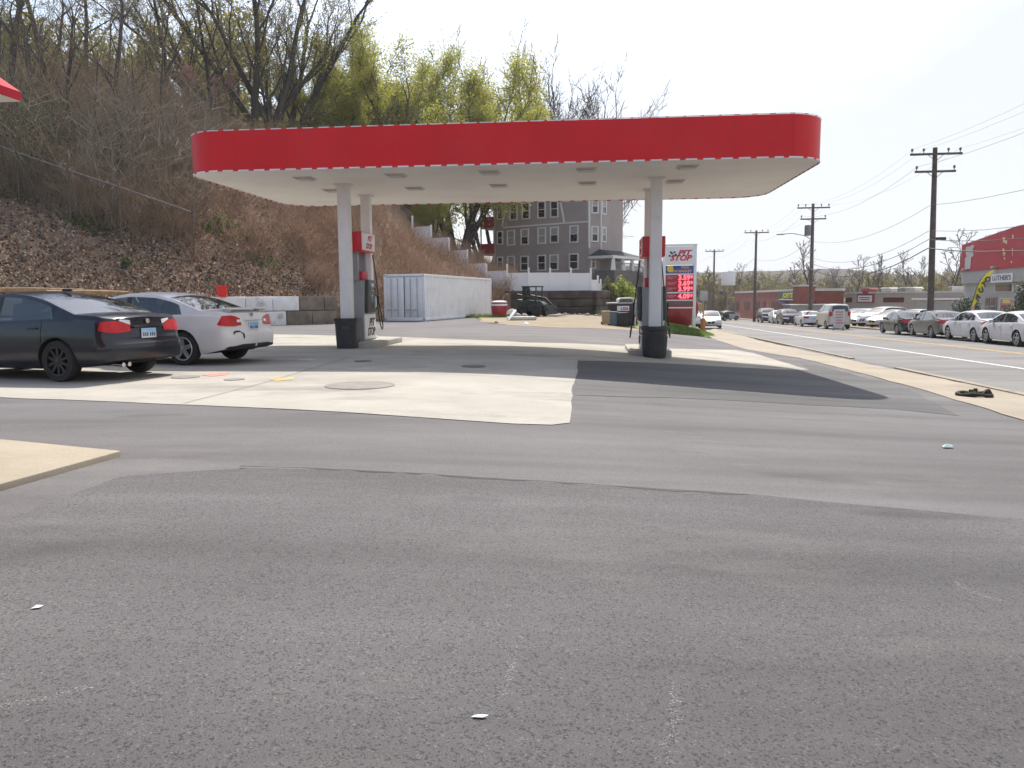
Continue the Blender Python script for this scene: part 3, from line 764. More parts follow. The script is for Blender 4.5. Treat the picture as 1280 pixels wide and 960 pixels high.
mb = MB(); mb.lathe([(0, -.006), (.04, -.006), (.04, .006), (0, .006)], 18, (-2.26 + .075 - .05 - .004, 0, .93), 'X'); mb.build('badge', MAT_CHROME, car1)
mb = MB(); mb.box((-2.26 + .075 - .05 - .02, 0, .845), (.03, .62, .03)); mb.build('lid_trim', MAT_NAVY, car1, bevel=.01)
for y in (.5, .38):
    mb = MB(); mb.tube([(-2.0, y, .27), (-2.2, y, .26)], .035, 12); mb.build('exhaust_pipe', MAT_CHROME, car1, smooth=True)
# --- white sedan behind it
MAT_PEARL = paint('pearl_white_paint', (.68, .645, .615), .3, .0)
p = gnd(233, 456.5); hd2 = (-.962, .273)
c, h_ = car_by_wheel(p, hd2, 1.03, 4.70, 1.75)
car2, K2 = car('parked_car', 'white sedan with small boot spoiler and scraped bumper, parked behind the dark navy one', 'car', (c.x, c.y, .14), h_, 'sedan', 4.70, 1.75, 1.43, 2.67, 1.03, MAT_PEARL, MAT_RIM, 5, True, R=.325,
    tails=[('tail_light', [(-.40, .77), (-.12, .75), (0, .75), (.22, .78)], [(-.36, .90), (-.12, .95), (0, .96), (.12, .95)], MAT_RED), ('reverse_light', [(-.37, .825), (-.2, .825)], [(-.36, .875), (-.2, .875)], MAT_CLEAR)])
for o_ in car2.children:
    if o_.name.startswith('reverse'): o_.location.x -= .005
mb = MB(); h2 = 2.35
mb.prism([(-h2 + .11, 1.075), (-h2 + .36, 1.068), (-h2 + .36, 1.082), (-h2 + .12, 1.105)], -.60, .60)
for y in (.5, -.5): mb.box((-h2 + .25, y, 1.06), (.14, .05, .07))
mb.build('boot_spoiler', MAT_PEARL, car2, bevel=.008)
mb = MB(); mb.box((-h2 + .075 - .05 - .02, 0, .865), (.03, .5, .035)); mb.build('lid_trim', MAT_PEARL, car2, bevel=.012)
mb = MB(); mb.lathe([(0, -.006), (.045, -.006), (.045, .006), (0, .006)], 18, (-h2 + .10 - .05 - .004, 0, .97), 'X'); mb.build('badge', MAT_CHROME, car2)
MAT_SCUFF = M('bumper_scuff', (.03, .03, .04), .8)
for lo, hi in (([(-.42, .60), (-.3, .635), (-.1, .63), (.0, .60)], [(-.42, .615), (-.3, .665), (-.1, .665), (.0, .625)]), ([(-.42, .52), (-.36, .5)], [(-.42, .60), (-.34, .62)])):
    K2['patch']('bumper_scuff', (K2['dense'](lo), K2['dense'](hi)), 1, MAT_SCUFF, off=.006)

# --- cars across the road: placed on the line parallel to the kerb
def on_lane(u, s, v=395):
    d = ray(u, v); k = d.x / d.y; Y = (7.14 + s) / (k - .15); X = k * Y
    return Vector((X, Y, gz(X, Y)))
FW = paint('far_white_paint', (.54, .54, .55), .3, .05); FB = paint('far_black_paint', (.012, .012, .014), .2, .0); FG = paint('far_grey_paint', (.16, .155, .14), .3, .5)
FP = paint('far_plum_paint', (.05, .025, .04), .25, .3); FS = paint('far_silver_paint', (.4, .4, .39), .3, .5); FC = paint('far_cream_paint', (.5, .47, .42), .3, .2); FGR = paint('far_green_paint', (.03, .06, .05), .3, .3)
ROADV = Vector((.148, .989, 0))
RNG = 'cars parked along the far kerb'
FAR = [  # u of the middle, lane offset, kind, L, W, H, paint, label, facing along road?
    (1281, 9.6, 'sedan', 4.6, 1.82, 1.44, FW, 'white sedan cut off by the right edge of the photo', 1),
    (1227, 9.9, 'sedan', 4.9, 1.86, 1.47, FW, 'clean white sedan parked between the grey sedan and the cut-off white sedan', 1),
    (1174, 10.0, 'sedan', 4.8, 1.84, 1.46, FG, 'greyish brown sedan parked below the nearest utility pole', 1),
    (1131, 10.0, 'sedan', 4.6, 1.80, 1.42, FB, 'black sedan with red tail lights parked in front of the dealer row', 1),
    (1010, 9.8, 'sedan', 4.7, 1.82, 1.45, FW, 'white sedan parked just beyond the silver van', 1),
    (985, 10.0, 'suv', 4.6, 1.85, 1.62, FP, 'dark plum crossover between two white cars', -1),
    (973, 10.2, 'sedan', 4.3, 1.75, 1.5, FW, 'small white car squeezed behind the plum crossover', -1),
    (959, 10.0, 'suv', 4.7, 1.9, 1.75, FB, 'black off-roader at the far end of the parked row', -1)]
for u, s, kind, L, W, H, pm, lab, dr in FAR:
    p = on_lane(u, s); near = p.y < 50
    car('parked_car', lab, 'car', p, ROADV * dr, kind, L, W, H, L * .595, L * .215, pm, MAT_RIM, 5 if near else 5, near, MAT_GLASSD if near else MAT_GLASSF, RNG, R=.33, seat_m=MAT_SEATD)
p = on_lane(1041, 9.6)
car('delivery_van', 'small silver white van with tall roof parked at the kerb', 'van', p, ROADV, 'van', 4.5, 1.82, 2.0, 2.75, .85, FC, MAT_RIM, 5, False, group=RNG, R=.33)
DL = 'cars lined up on the dealer forecourt'
DEAL = [(1070, 17.0, 'suv', 1.6, FGR, 'dark green crossover half hidden behind the silver van'), (1082, 15.0, 'suv', 1.55, FW, 'white crossover first from the van in the dealer row'),
        (1092, 15.4, 'sedan', 1.46, FS, 'pale silver sedan in the dealer row beside the white crossover'), (1103, 15.2, 'suv', 1.7, FW, 'tall white off-roader in the middle of the dealer row'),
        (1117, 15.0, 'sedan', 1.47, FC, 'cream white sedan in the dealer row, nearest to the black sedan'), (1146, 17.5, 'sedan', 1.5, FS, 'silver sedan behind the black sedan and the tall pole')]
for u, s, kind, H, pm, lab in DEAL:
    p = on_lane(u, s); p.z += .03
    car('dealer_car', lab, 'car', p, (-.93, -.37), kind, 4.6, 1.83, H, 2.75, .98, pm, MAT_RIM, 5, False, group=DL, R=.33)
# --- cars on our side of the road beyond the sign
p = gnd(891, 411)
car('moving_car', 'white hatchback facing us on the near side of the road beyond the price sign', 'car', p + Vector((.3, 2.2, 0)), Vector((-.20, -.98, 0)), 'sedan', 4.3, 1.8, 1.47, 2.6, .85, FW, MAT_RIM, 5, False, R=.33)
p = at(868, 405, 62); p.z = gz(p.x, p.y)
car('parked_car', 'white crossover partly hidden behind the price sign', 'car', p + Vector((0, 2.2, 0)), (-.15, -.99), 'suv', 4.6, 1.86, 1.66, 2.7, .9, FW, MAT_RIM, 5, False, R=.34)
p = at(907, 392, 118); p.z = gz(p.x, p.y)
car('parked_car', 'small white car far down the road beside the brick building', 'car', p, (-.9, -.3), 'sedan', 4.5, 1.8, 1.45, 2.6, .9, FW, MAT_RIM, 5, False, R=.33)
p = at(892, 392, 112); p.z = gz(p.x, p.y)
car('parked_car', 'dark green sedan far down the road beside the small white car', 'car', p, (-.9, -.3), 'sedan', 4.5, 1.8, 1.42, 2.6, .9, FGR, MAT_RIM, 5, False, R=.33)
# ------------------------------------------------------------------ canopy
MAT_CRED = M('canopy_red', (.60, .008, .014), .45, var=.07, vscale=.7, spec=.3, dirt=((.50, .06, .06), .45, .3))
MAT_SOFF = M('soffit_white', (.70, .67, .625), .6, var=.04, vscale=.6, dirt=((.45, .38, .3), .5, .3))
MAT_COLW = M('column_white', (.74, .73, .73), .5, var=.05, vscale=1.2, dirt=((.4, .35, .3), 2., .25))
MAT_TRIM = M('trim_white', (.7, .7, .7), .5)
CL, CW, ZB, ZT, RC = 14.1, 6.6, 4.26, 5.10, .95
CROT = -math.atan2(.104, 1)
CC = Vector((-.10, 20.15, 0))
canopy = thing('canopy', 'large flat fuel canopy with red fascia and white soffit on white columns', 'canopy', (CC.x, CC.y, .1), CROT)
def rrect(L, W, r, n=10):
    out = []
    for cx, cy, a0 in ((L/2 - r, W/2 - r, 0), (-L/2 + r, W/2 - r, PI/2), (-L/2 + r, -W/2 + r, PI), (L/2 - r, -W/2 + r, 1.5*PI)):
        out += [(cx + r * math.cos(a0 + PI/2 * k / n), cy + r * math.sin(a0 + PI/2 * k / n)) for k in range(n + 1)]
    return out
z0, z1 = ZB - .1, ZT - .1
o1 = rrect(CL, CW, RC); i1 = rrect(CL - .12, CW - .12, RC - .06); n = len(o1)
mb = MB()
mb.add([(x, y, z0) for x, y in o1] + [(x, y, z1) for x, y in o1] + [(x, y, z0) for x, y in i1] + [(x, y, z1) for x, y in i1],
       [f for k in range(n) for kk in [(k + 1) % n] for f in ((k, kk, n + kk, n + k), (2*n + k, 3*n + k, 3*n + kk, 2*n + kk), (n + k, n + kk, 3*n + kk, 3*n + k), (k, 2*n + k, 2*n + kk, kk))])
fas = mb.build('fascia', MAT_CRED, canopy, smooth=True)
mb = MB(); ii = rrect(CL - .13, CW - .13, RC - .065); mb.prism(rrect(CL - .012, CW - .012, RC - .006), z0 - .012, z0 - .003, 'XY'); mb.prism(ii, z0 + .03, z0 + .10, 'XY'); mb.prism(ii, z1 - .25, z1 - .2, 'XY'); mb.build('soffit', MAT_SOFF, canopy)
# gutter lip round the soffit
def edge_band(name, z, hgt, out, mat, dash=None):
    mb = MB(); oo = rrect(CL + 2 * out, CW + 2 * out, RC + out, 14); ip = rrect(CL + .004, CW + .004, RC + .002, 14)
    # resample by length so that the clips are evenly spaced
    pts = []
    for k in range(len(oo)):
        a, b, c, d = Vector(oo[k]), Vector(oo[(k + 1) % len(oo)]), Vector(ip[k]), Vector(ip[(k + 1) % len(oo)])
        m_ = max(1, int((b - a).length / .06)) if dash else 1
        pts += [(a + (b - a) * q / m_, c + (d - c) * q / m_) for q in range(m_)]
    acc = 0
    for k in range(len(pts)):
        (a, c), (b, d) = pts[k], pts[(k + 1) % len(pts)]; acc += (b - a).length
        mi = 1 if dash and (acc % dash[0]) > dash[1] else 0
        v = [(*a, z), (*b, z), (*d, z), (*c, z), (*a, z + hgt), (*b, z + hgt), (*d, z + hgt), (*c, z + hgt)]
        mb.add(v, [(0, 1, 5, 4), (4, 5, 6, 7), (0, 3, 2, 1), (0, 4, 7, 3), (1, 2, 6, 5)], mi)
    return mb.build(name, [mat, MAT_CRED], canopy)
edge_band('edge_trim', z0 - .035, .03, .012, MAT_TRIM, (.36, .25)); edge_band('edge_trim', z1 + .004, .018, .008, MAT_TRIM, (.36, .25))
for k in range(-5, 6):
    mb = MB(); mb.box((k * 1.2 + .3, -CW / 2 - .0015, (z0 + z1) / 2), (.008, .004, z1 - z0 - .02)); mb.build('panel_joint', M('joint_red', (.50, .008, .014), .5), fas)
def inv(u, v, z):                       # survey pixel on a level plane -> canopy coordinates
    p = onz(u, v, z) - Vector((CC.x, CC.y, .1)); return Matrix.Rotation(-CROT, 4, 'Z') @ p
MAT_LAMP = M('canopy_lamp_lens', (.42, .40, .36), .4, var=.1)
MAT_LAMPF = M('canopy_lamp_frame', (.5, .47, .43), .5)
for u, v in ((381, 222), (495, 218), (612, 214.5), (733, 211), (859.5, 207.5), (416, 237), (518.6, 234.5), (623.6, 231), (734, 228), (844, 225.6)):
    p = inv(u, v, ZB); mb = MB(); mb.box((p.x, p.y, z0 + .0), (.46, .46, .07)); l_ = mb.build('canopy_light', MAT_LAMPF, canopy, bevel=.015)
    mb = MB(); mb.box((p.x, p.y, z0 - .045), (.36, .36, .03)); mb.build('lens', MAT_LAMP, l_, bevel=.01)
for (x, y, sz) in ((-4.19, 19.7, .28), (-4.02, 21.75, .26), (3.53, 19.0, .28), (3.72, 20.95, .26)):
    p = Matrix.Rotation(-CROT, 4, 'Z') @ (Vector((x, y, 0)) - Vector((CC.x, CC.y, 0)))
    g_ = gz(x, y) - .1 - .1; mb = MB(); mb.box((p.x, p.y, (z0 + .02 + g_) / 2), (sz, sz, z0 + .02 - g_)); co = mb.build('column', MAT_COLW, canopy, bevel=.018)
    mb = MB(); mb.box((p.x, p.y, z0 - .03), (sz + .1, sz + .1, .06)); mb.build('column_collar', MAT_SOFF, co, bevel=.01)
    mb = MB(); mb.box((p.x, p.y, g_ + .28), (sz + .12, sz + .12, .05)); mb.build('base_plate', MAT_COLW, co, bevel=.008)

# ------------------------------------------------------------------ islands, pumps, bins
MAT_GREY = M('pump_grey', (.27, .275, .28), .45, var=.06); MAT_DGREY = M('pump_dark_grey', (.045, .047, .05), .45, var=.15)
MAT_PWHITE = M('pump_white', (.72, .71, .70), .45, var=.05); MAT_PRED = M('pump_red', (.55, .015, .03), .4)
MAT_INK = M('print_black', (.03, .025, .03), .6); MAT_INKR = M('print_red', (.55, .02, .06), .5)
MAT_HOSE = M('hose_rubber', (.015, .015, .015), .5)
MAT_SCREEN = M('pump_display', (.10, .12, .11), .2, coat=.5)
def island(x, y, lab):
    z = gz(x, y); o = thing('pump_island', lab, 'kerb island', (x, y, z - .05), CROT)
    mb = MB(); mb.prism(rrect(1.05, 2.7, .07, 4), -.1, .20, 'XY'); mb.build('slab', MAT_ISL, o, bevel=.025); return o
i1 = island(-3.82, 21.0, 'raised concrete island under the left pump'); i2 = island(3.60, 20.45, 'raised concrete island under the right pump')
def fuel_pump(x, y, lab):
    z = gz(x, y) + .14; o = thing('fuel_pump', lab, 'fuel pump', (x, y, z), CROT)
    W, D = .52, 1.12           # narrow across x, long along y
    mb = MB(); prof = [(-D/2, 0), (D/2, 0), (D/2, .78), (D/2 - .05, 1.02), (D/2 - .16, 1.3), (D/2 - .18, 1.6), (-D/2 + .18, 1.6), (-D/2 + .16, 1.3), (-D/2 + .05, 1.02), (-D/2, .78)]
    mb.prism(prof, -W/2, W/2, 'YZ'); mb.build('cabinet', MAT_GREY, o, bevel=.02)
    for s in (1, -1):          # the two customer sides
        mb = MB(); mb.box((s * (W/2 + .008), 0, .38), (.03, D - .12, .66)); d = mb.build('lower_door', MAT_PWHITE, o, bevel=.01)
        T = face_m((s * (W/2 + .026), .06, .48), s * PI / 2)
        text('PIT', .3, MAT_INK, d, T @ Matrix.Translation((.06, 0, 0)), shear=.25, bold=.008, width=.55); text('STOP', .3, MAT_INK, d, T @ Matrix.Translation((0, -.25, 0)), shear=.25, bold=.008, width=.72)
        mb = MB(); mb.prism([(-.44, .74), (.44, .74), (.40, 1.05), (.33, 1.62), (-.33, 1.62), (-.40, 1.05)], s * W/2 + s * .0, s * (W/2 + .10), 'YZ'); hd_ = mb.build('pump_head', MAT_DGREY, o, bevel=.03)
        mb = MB(); mb.box((s * (W/2 + .105), 0, 1.42), (.02, .44, .2)); mb.box((s * (W/2 + .105), -.05, 1.12), (.02, .26, .18)); mb.build('display', MAT_SCREEN, hd_, bevel=.006)
        mb = MB(); mb.box((s * (W/2 + .115), .25, 1.02), (.07, .16, .34)); hol = mb.build('nozzle_holder', MAT_PWHITE, o, bevel=.02)
        mb = MB(); mb.box((s * (W/2 + .17), .25, 1.1), (.07, .06, .22), rx=.25); mb.tube([(s * (W/2 + .17), .25, 1.0), (s * (W/2 + .18), .20, .90), (s * (W/2 + .14), .16, .84)], .02, 8); mb.build('nozzle', MAT_HOSE, o, bevel=.006)
        hp = []
        for k in range(25):
            t = k / 24
            if t < .5: q = t / .5; hp.append((s * (W/2 + .02 + .14 * q), .36 + .06 * math.sin(PI * q) * 1, 2.3 - 1.25 * q))
            else: q = (t - .5) / .5; hp.append((s * (W/2 + .16 + .1 * math.sin(PI * q)), .36 - .12 * q + .10 * math.sin(2 * PI * q), 1.05 - .78 * math.sin(PI * q) + .02 * q))
        mb = MB(); mb.tube(hp, .016, 8); mb.build('hose', MAT_HOSE, o, smooth=True)
    for yy in (-.36, .36):
        mb = MB(); mb.box((0, yy, 1.98), (.2, .14, .80)); mb.build('valance_post', MAT_GREY, o, bevel=.01)
    mb = MB(); mb.box((.0, .0, 1.72), (.34, .5, .24)); mb.build('card_sign', MAT_INKR, o, bevel=.01)
    mb = MB(); mb.box((0, 0, 2.6), (.56, 1.24, .5)); v = mb.build('valance', MAT_PRED, o, bevel=.015)
    for s in (1, -1):
        mb = MB(); mb.box((s * .283, 0, 2.61), (.012, 1.18, .45)); f_ = mb.build('valance_panel', MAT_PWHITE, v, bevel=.004)
        T = face_m((s * .292, .02, 2.7), s * PI / 2)
        text('PIT', .2, MAT_INKR, v, T @ Matrix.Translation((.08, 0, 0)), shear=.3, bold=.006, width=.42); text('STOP', .2, MAT_INKR, v, T @ Matrix.Translation((0, -.2, 0)), shear=.3, bold=.006, width=.56)
    return o
fuel_pump(-4.08, 20.78, 'grey fuel pump with red and white header between the left pair of columns')
fuel_pump(3.62, 20.0, 'grey fuel pump half hidden behind the front right column')
MAT_BIN = M('bin_plastic', (.03, .031, .033), .55, var=.2, vscale=5)
p = gnd(435, 435.5)
b = thing('litter_bin', 'square black litter bin at the foot of the left column', 'bin', (p.x, p.y + .1, gz(p.x, p.y)), CROT + .05)
def taper(mb, w0, w1, z0, z1, r0=.05):
    a, c = rrect(w0, w0, r0, 4), rrect(w1, w1, r0, 4); n = len(a)
    mb.add([(x, y, z0) for x, y in a] + [(x, y, z1) for x, y in c], [(k, (k + 1) % n, n + (k + 1) % n, n + k) for k in range(n)] + [tuple(range(n)), tuple(range(n, 2 * n))])
mb = MB(); taper(mb, .50, .56, 0, .72); mb.build('bin_body', MAT_BIN, b, smooth=True)
mb = MB(); a, c = rrect(.60, .60, .06, 4), rrect(.50, .50, .05, 4); nn = len(a)
mb.add([(x, y, .70) for x, y in a] + [(x, y, .77) for x, y in a] + [(x, y, .77) for x, y in c] + [(x, y, .735) for x, y in c], [f for k in range(nn) for kk in [(k + 1) % nn] for f in ((k, kk, nn + kk, nn + k), (nn + k, nn + kk, 2*nn + kk, 2*nn + k), (2*nn + k, 2*nn + kk, 3*nn + kk, 3*nn + k), (k, 3*nn + k, 3*nn + kk, kk))])
mb.build('rim', MAT_BIN, b)
mb = MB(); mb.box((0, -.282, .52), (.18, .02, .1)); mb.build('front_plate', MAT_DGREY, b, bevel=.006); mb = MB(); mb.box((-.30, 0, .56), (.05, .1, .06)); mb.build('handle', MAT_DGREY, b, bevel=.006)
p = gnd(820, 448)
b = thing('litter_bin', 'round black litter bin at the foot of the right column', 'bin', (p.x, p.y + .2, gz(p.x, p.y)), .2)
mb = MB(); mb.lathe([(.26, 0), (.27, .02), (.30, .55), (.31, .68), (.335, .69), (.34, .76), (.32, .78), (.295, .77), (.285, .2), (0, .2)], 32); mb.build('bin_body', MAT_BIN, b, smooth=True)
mb = MB(); mb.tube([(.303 * math.cos(2 * PI * k / 32), .303 * math.sin(2 * PI * k / 32), .6) for k in range(33)], .012, 6)
for k in range(16): mb.tube([(.275 * math.cos(2 * PI * k / 16), .275 * math.sin(2 * PI * k / 16), .06), (.302 * math.cos(2 * PI * k / 16), .302 * math.sin(2 * PI * k / 16), .54)], .009, 5)
mb.build('ribs', MAT_BIN, b, smooth=True)
for s in (1, -1):
    mb = MB(); mb.tube([(s * .31, -.1, .6), (s * .37, -.07, .6), (s * .37, .07, .6), (s * .31, .1, .6)], .016, 6); mb.build('handle', MAT_BIN, b, smooth=True)

# ------------------------------------------------------------------ price sign
p = at(848, 410, 43.5); zs = gz(p.x, p.y)
sg = thing('price_sign', 'tall white roadside sign with red fuel prices beside the right column', 'sign', (p.x, p.y, zs), -.12)
MAT_SIGNW = M('sign_white', (.74, .74, .75), .4, var=.03)
S = 43.5 / F_PX; top = at(848, 307.5, 43.5).z - zs; Wd = 40 * S; yf = -.17
for s in (-1, 1):
    mb = MB(); mb.box((s * (Wd / 2 - .06), 0, top / 2), (.16, .30, top)); mb.build('post', MAT_SIGNW, sg, bevel=.01)
zz = lambda v: at(848, v, 43.5).z - zs
mb = MB(); mb.box((0, 0, (zz(308) + zz(331)) / 2), (Wd - .26, .3, zz(308) - zz(331))); hp_ = mb.build('header_panel', MAT_SIGNW, sg, bevel=.01)
text('PIT', .42, MAT_INKR, hp_, face_m((.22, yf + .01, zz(316.6))), shear=.3, bold=.016, width=.80); text('STOP', .42, MAT_INKR, hp_, face_m((.02, yf + .01, zz(323))), shear=.3, bold=.016, width=1.22)
mb = MB()
for i in range(4):
    for j in range(3):
        if (i + j) % 2 == 0: mb.box((-.56 + i * .1 + j * .03, yf + .012, zz(317.4) - .11 + j * .1 + .03 * math.sin(i * 1.6)), (.1, .012, .1))
mb.build('chequered_flag', MAT_INK, hp_)
mb = MB(); mb.box((0, -.02, (zz(332) + zz(342)) / 2), (Wd - .28, .26, zz(332) - zz(342))); bp = mb.build('market_panel', M('sign_blue', (.02, .07, .30), .4), sg, bevel=.008)
mb = MB(); mb.lathe([(0, -.01), (.18, -.01), (.18, .01), (0, .01)], 12, (-.52, yf + .006, zz(336.4)), 'Y'); mb.box((-.52, yf + .006, zz(333.2)), (.3, .018, .1)); mb.build('emblem', M('sign_yellow', (.72, .48, .05), .4), bp)
text('FOOD', .19, M('sign_orange', (.75, .42, .16), .4), bp, face_m((.3, yf + .015, zz(334.6))), bold=.004, width=.42); text('MINI MARKET', .2, MATS['sign_orange'], bp, face_m((.08, yf + .015, zz(339.2))), bold=.005, width=1.15)
MAT_LEDP = M('led_panel_red', (.36, .015, .025), .35); MAT_LED = emis('led_digit', (1, .10, .14), 1.3, (.6, .05, .06)); MAT_LEDT = M('grade_text', (.6, .25, .27), .5)
def price(v0, v1, rows, names):
    mb = MB(); mb.box((0, -.02, (zz(v0) + zz(v1)) / 2), (Wd - .28, .26, zz(v0) - zz(v1))); pn = mb.build('price_panel', MAT_LEDP, sg, bevel=.008)
    hh = (v1 - v0) / len(rows)
    for k, (r_, nm) in enumerate(zip(rows, names)):
        vc = v0 + hh * (k + .5)
        text(r_, .36, MAT_LED, pn, face_m((.26, yf + .015, zz(vc))), name='price_digits', bold=.012, width=.66); text('9', .24, MAT_LED, pn, face_m((.67, yf + .015, zz(vc - .6))), name='price_digits', bold=.008)
        for q, wn in enumerate(nm): text(wn, .12, MAT_LEDT, pn, face_m((-.68, yf + .015, zz(vc - 1 + 2 * q))), align='LEFT', bold=.002)
price(343.7, 365, ['3.59', '3.69', '3.99'], [('REGULAR', 'CASH'), ('REGULAR', 'CREDIT'), ('PREMIUM', 'CASH')]); price(366.6, 374.5, ['4.09'], [('PREMIUM', 'CREDIT')])
mb = MB(); mb.box((0, -.02, (zz(376) + zz(383.5)) / 2), (Wd - .28, .26, zz(376) - zz(383.5))); q_ = mb.build('blank_panel', MAT_LEDP, sg, bevel=.008)
mb = MB(); mb.box((.02, yf + .014, (zz(377.5) + zz(382)) / 2), (Wd - .5, .012, zz(377.5) - zz(382))); mb.build('screen_off', M('sign_off', (.12, .09, .085), .4), q_)
mb = MB(); mb.box((0, 0, zz(307) + .04), (Wd + .1, .4, .08)); mb.build('cap', MAT_SIGNW, sg, bevel=.015)
for v in (342.6, 365.8, 375.2, 384.6):
    mb = MB(); mb.box((0, 0, zz(v)), (Wd - .27, .28, .07)); mb.build('divider', MAT_SIGNW, sg)
# grass mound under it
def mound(cx, cy, rx, ry, hgt, name, mat, rot=0):
    V = []; F = []; nr, na = 8, 28
    for i in range(nr + 1):
        for k in range(na):
            a = 2 * PI * k / na; r = i / nr; wob = 1 + .08 * math.sin(3 * a + cx) * r
            x = cx + rx * r * wob * math.cos(a) ; y = cy + ry * r * wob * math.sin(a); V.append((x, y, gz(x, y) + hgt * (1 - r * r) - .03 * (r > .95)))
    for i in range(nr):
        for k in range(na): F.append((i * na + k, i * na + (k + 1) % na, (i + 1) * na + (k + 1) % na, (i + 1) * na + k))
    return struct(mesh_np(name, V, F, mat, smooth=True))
MAT_GRASS = M('grass_soil', (.15, .22, .045), .95, var=.3, vscale=3, bump=.8, bscale=8)
mound(8.9, 43.0, 2.4, 3.0, .32, 'grass_mound', MAT_GRASS)
# red tank behind the sign
MAT_TANK = M('tank_red', (.22, .012, .022), .35, var=.15, coat=.3)
p = at(848, 388, 46.5); z_ = gz(p.x, p.y)
tk = thing('gas_tank', 'dark red round ended gas tank lying behind the price sign', 'tank', (p.x + .1, p.y + 1.6, z_), -.1)
r = 1.28; zc = 1.32
prof = [(0, -2.2)] + [(r * math.sin(a), -1.5 - .7 * math.cos(a)) for a in np.linspace(.15, PI / 2, 10)] + [(r, 1.5)] + [(r * math.cos(a), 1.5 + .7 * math.sin(a)) for a in np.linspace(.1, PI / 2 - .1, 9)] + [(0, 2.2)]
mb = MB(); mb.lathe(prof, 36, (0, 0, zc), 'Y'); mb.build('shell', MAT_TANK, tk, smooth=True)
for y in (-1, 1):
    mb = MB(); mb.box((0, y, .25), (1.3, .2, .6)); mb.build('saddle', MAT_ISL, tk, bevel=.02)
text('PROPANE', .2, MAT_SIGNW, tk, face_m((-.46, -2.04, zc + .42)), bold=.006, width=.75)

# ------------------------------------------------------------------ white container, drums, yard clutter
MAT_CONT = M('container_white', (.76, .77, .78), .5, var=.06, dirt=((.35, .3, .26), 1.5, .35))
pc = gnd(531.5, 401.5); zc_ = gz(pc.x, pc.y)
dl = Vector((math.sin(R_(16)), math.cos(R_(16)), 0))                     # long side
ang = math.atan2(dl.y, dl.x)
ct = thing('shipping_container', 'white steel storage container with closed double doors on the asphalt', 'container', (pc.x, pc.y, zc_), ang)
Lc, Wc, Hc = 12.2, 2.44, 2.58
mb = MB()
def corr(mb, x0, x1, yy, z0, z1, sgn):
    xs = np.arange(x0, x1, .28); P_ = []
    for x in xs: P_ += [(x, 0), (x + .10, 0), (x + .14, .036), (x + .24, .036)]
    P_.append((x1, 0))
    vs = []; [vs.extend([(a, yy + sgn * b, z0), (a, yy + sgn * b, z1)]) for a, b in P_ if a <= x1]
    mb.add(vs, [(2*i, 2*i + 2, 2*i + 3, 2*i + 1) for i in range(len(vs) // 2 - 1)])
corr(mb, .1, Lc - .1, .03, .16, Hc - .12, 1); corr(mb, .1, Lc - .1, Wc - .03, .16, Hc - .12, -1)
mb.box((Lc / 2, Wc / 2, Hc - .05), (Lc, Wc, .06)); mb.box((Lc / 2, Wc / 2, .14), (Lc, Wc - .2, .1)); mb.box((Lc - .03, Wc / 2, Hc / 2), (.05, Wc - .1, Hc - .2))
mb.build('container_wall', MAT_CONT, ct)
mb = MB()
for y in (.06, Wc - .06):
    mb.box((Lc / 2, y, .09), (Lc, .13, .15)); mb.box((Lc / 2, y, Hc - .06), (Lc, .13, .13))
    for x in (.06, Lc - .06): mb.box((x, y, Hc / 2), (.14, .135, Hc))
for x in (.06, Lc - .06): mb.box((x, Wc / 2, .09), (.14, Wc, .16)); mb.box((x, Wc / 2, Hc - .06), (.14, Wc, .14))
mb.build('frame', MAT_CONT, ct, bevel=.01)
for k, y in enumerate((Wc * .25 + .03, Wc * .75 - .03)):
    mb = MB(); mb.box((.035, y, Hc / 2), (.05, Wc / 2 - .12, Hc - .30))
    for q in (-.4, 0, .4): mb.box((.005, y + q * .9, Hc / 2), (.02, .22, Hc - .5))
    d_ = mb.build('container_door', MAT_CONT, ct, bevel=.006)
    for q in (-.2, .2):
        mb = MB(); mb.tube([(-.03, y + q, .2), (-.03, y + q, Hc - .2)], .018, 8); mb.box((-.04, y + q + .12, .62), (.03, .3, .04)); mb.build('lock_rod', M('lock_grey', (.4, .4, .41), .5, dirt=((.2, .12, .08), 5, .5)), d_, smooth=True)
def stand(name, u, v, lab, cat, Y=None, rz=0.):
    p = gnd(u, v) if Y is None else at(u, v, Y)
    return thing(name, lab, cat, (p.x, p.y, gz(p.x, p.y) if Y is None else p.z), rz), p
o, p = stand('red_tub', 624, 394, 'red round tub with pale rim beside the right end of the white container', 'tub', 50)
o.location.z = gz(p.x, p.y)
mb = MB(); mb.lathe([(.42, 0), (.48, .1), (.52, .7), (.50, .98), (0, .98)], 24); mb.build('tub_body', M('tub_red', (.36, .02, .03), .5, var=.2), o, smooth=True)
mb = MB(); mb.lathe([(.535, .74), (.55, .8), (.53, .86), (.51, .8)], 24); mb.f = [f for f in mb.f if len(f) == 4]; mb.lathe([(.52, .95), (.5, 1.02), (.3, 1.06), (0, 1.07)], 24); mb.build('rim', MAT_COLW, o, smooth=True)
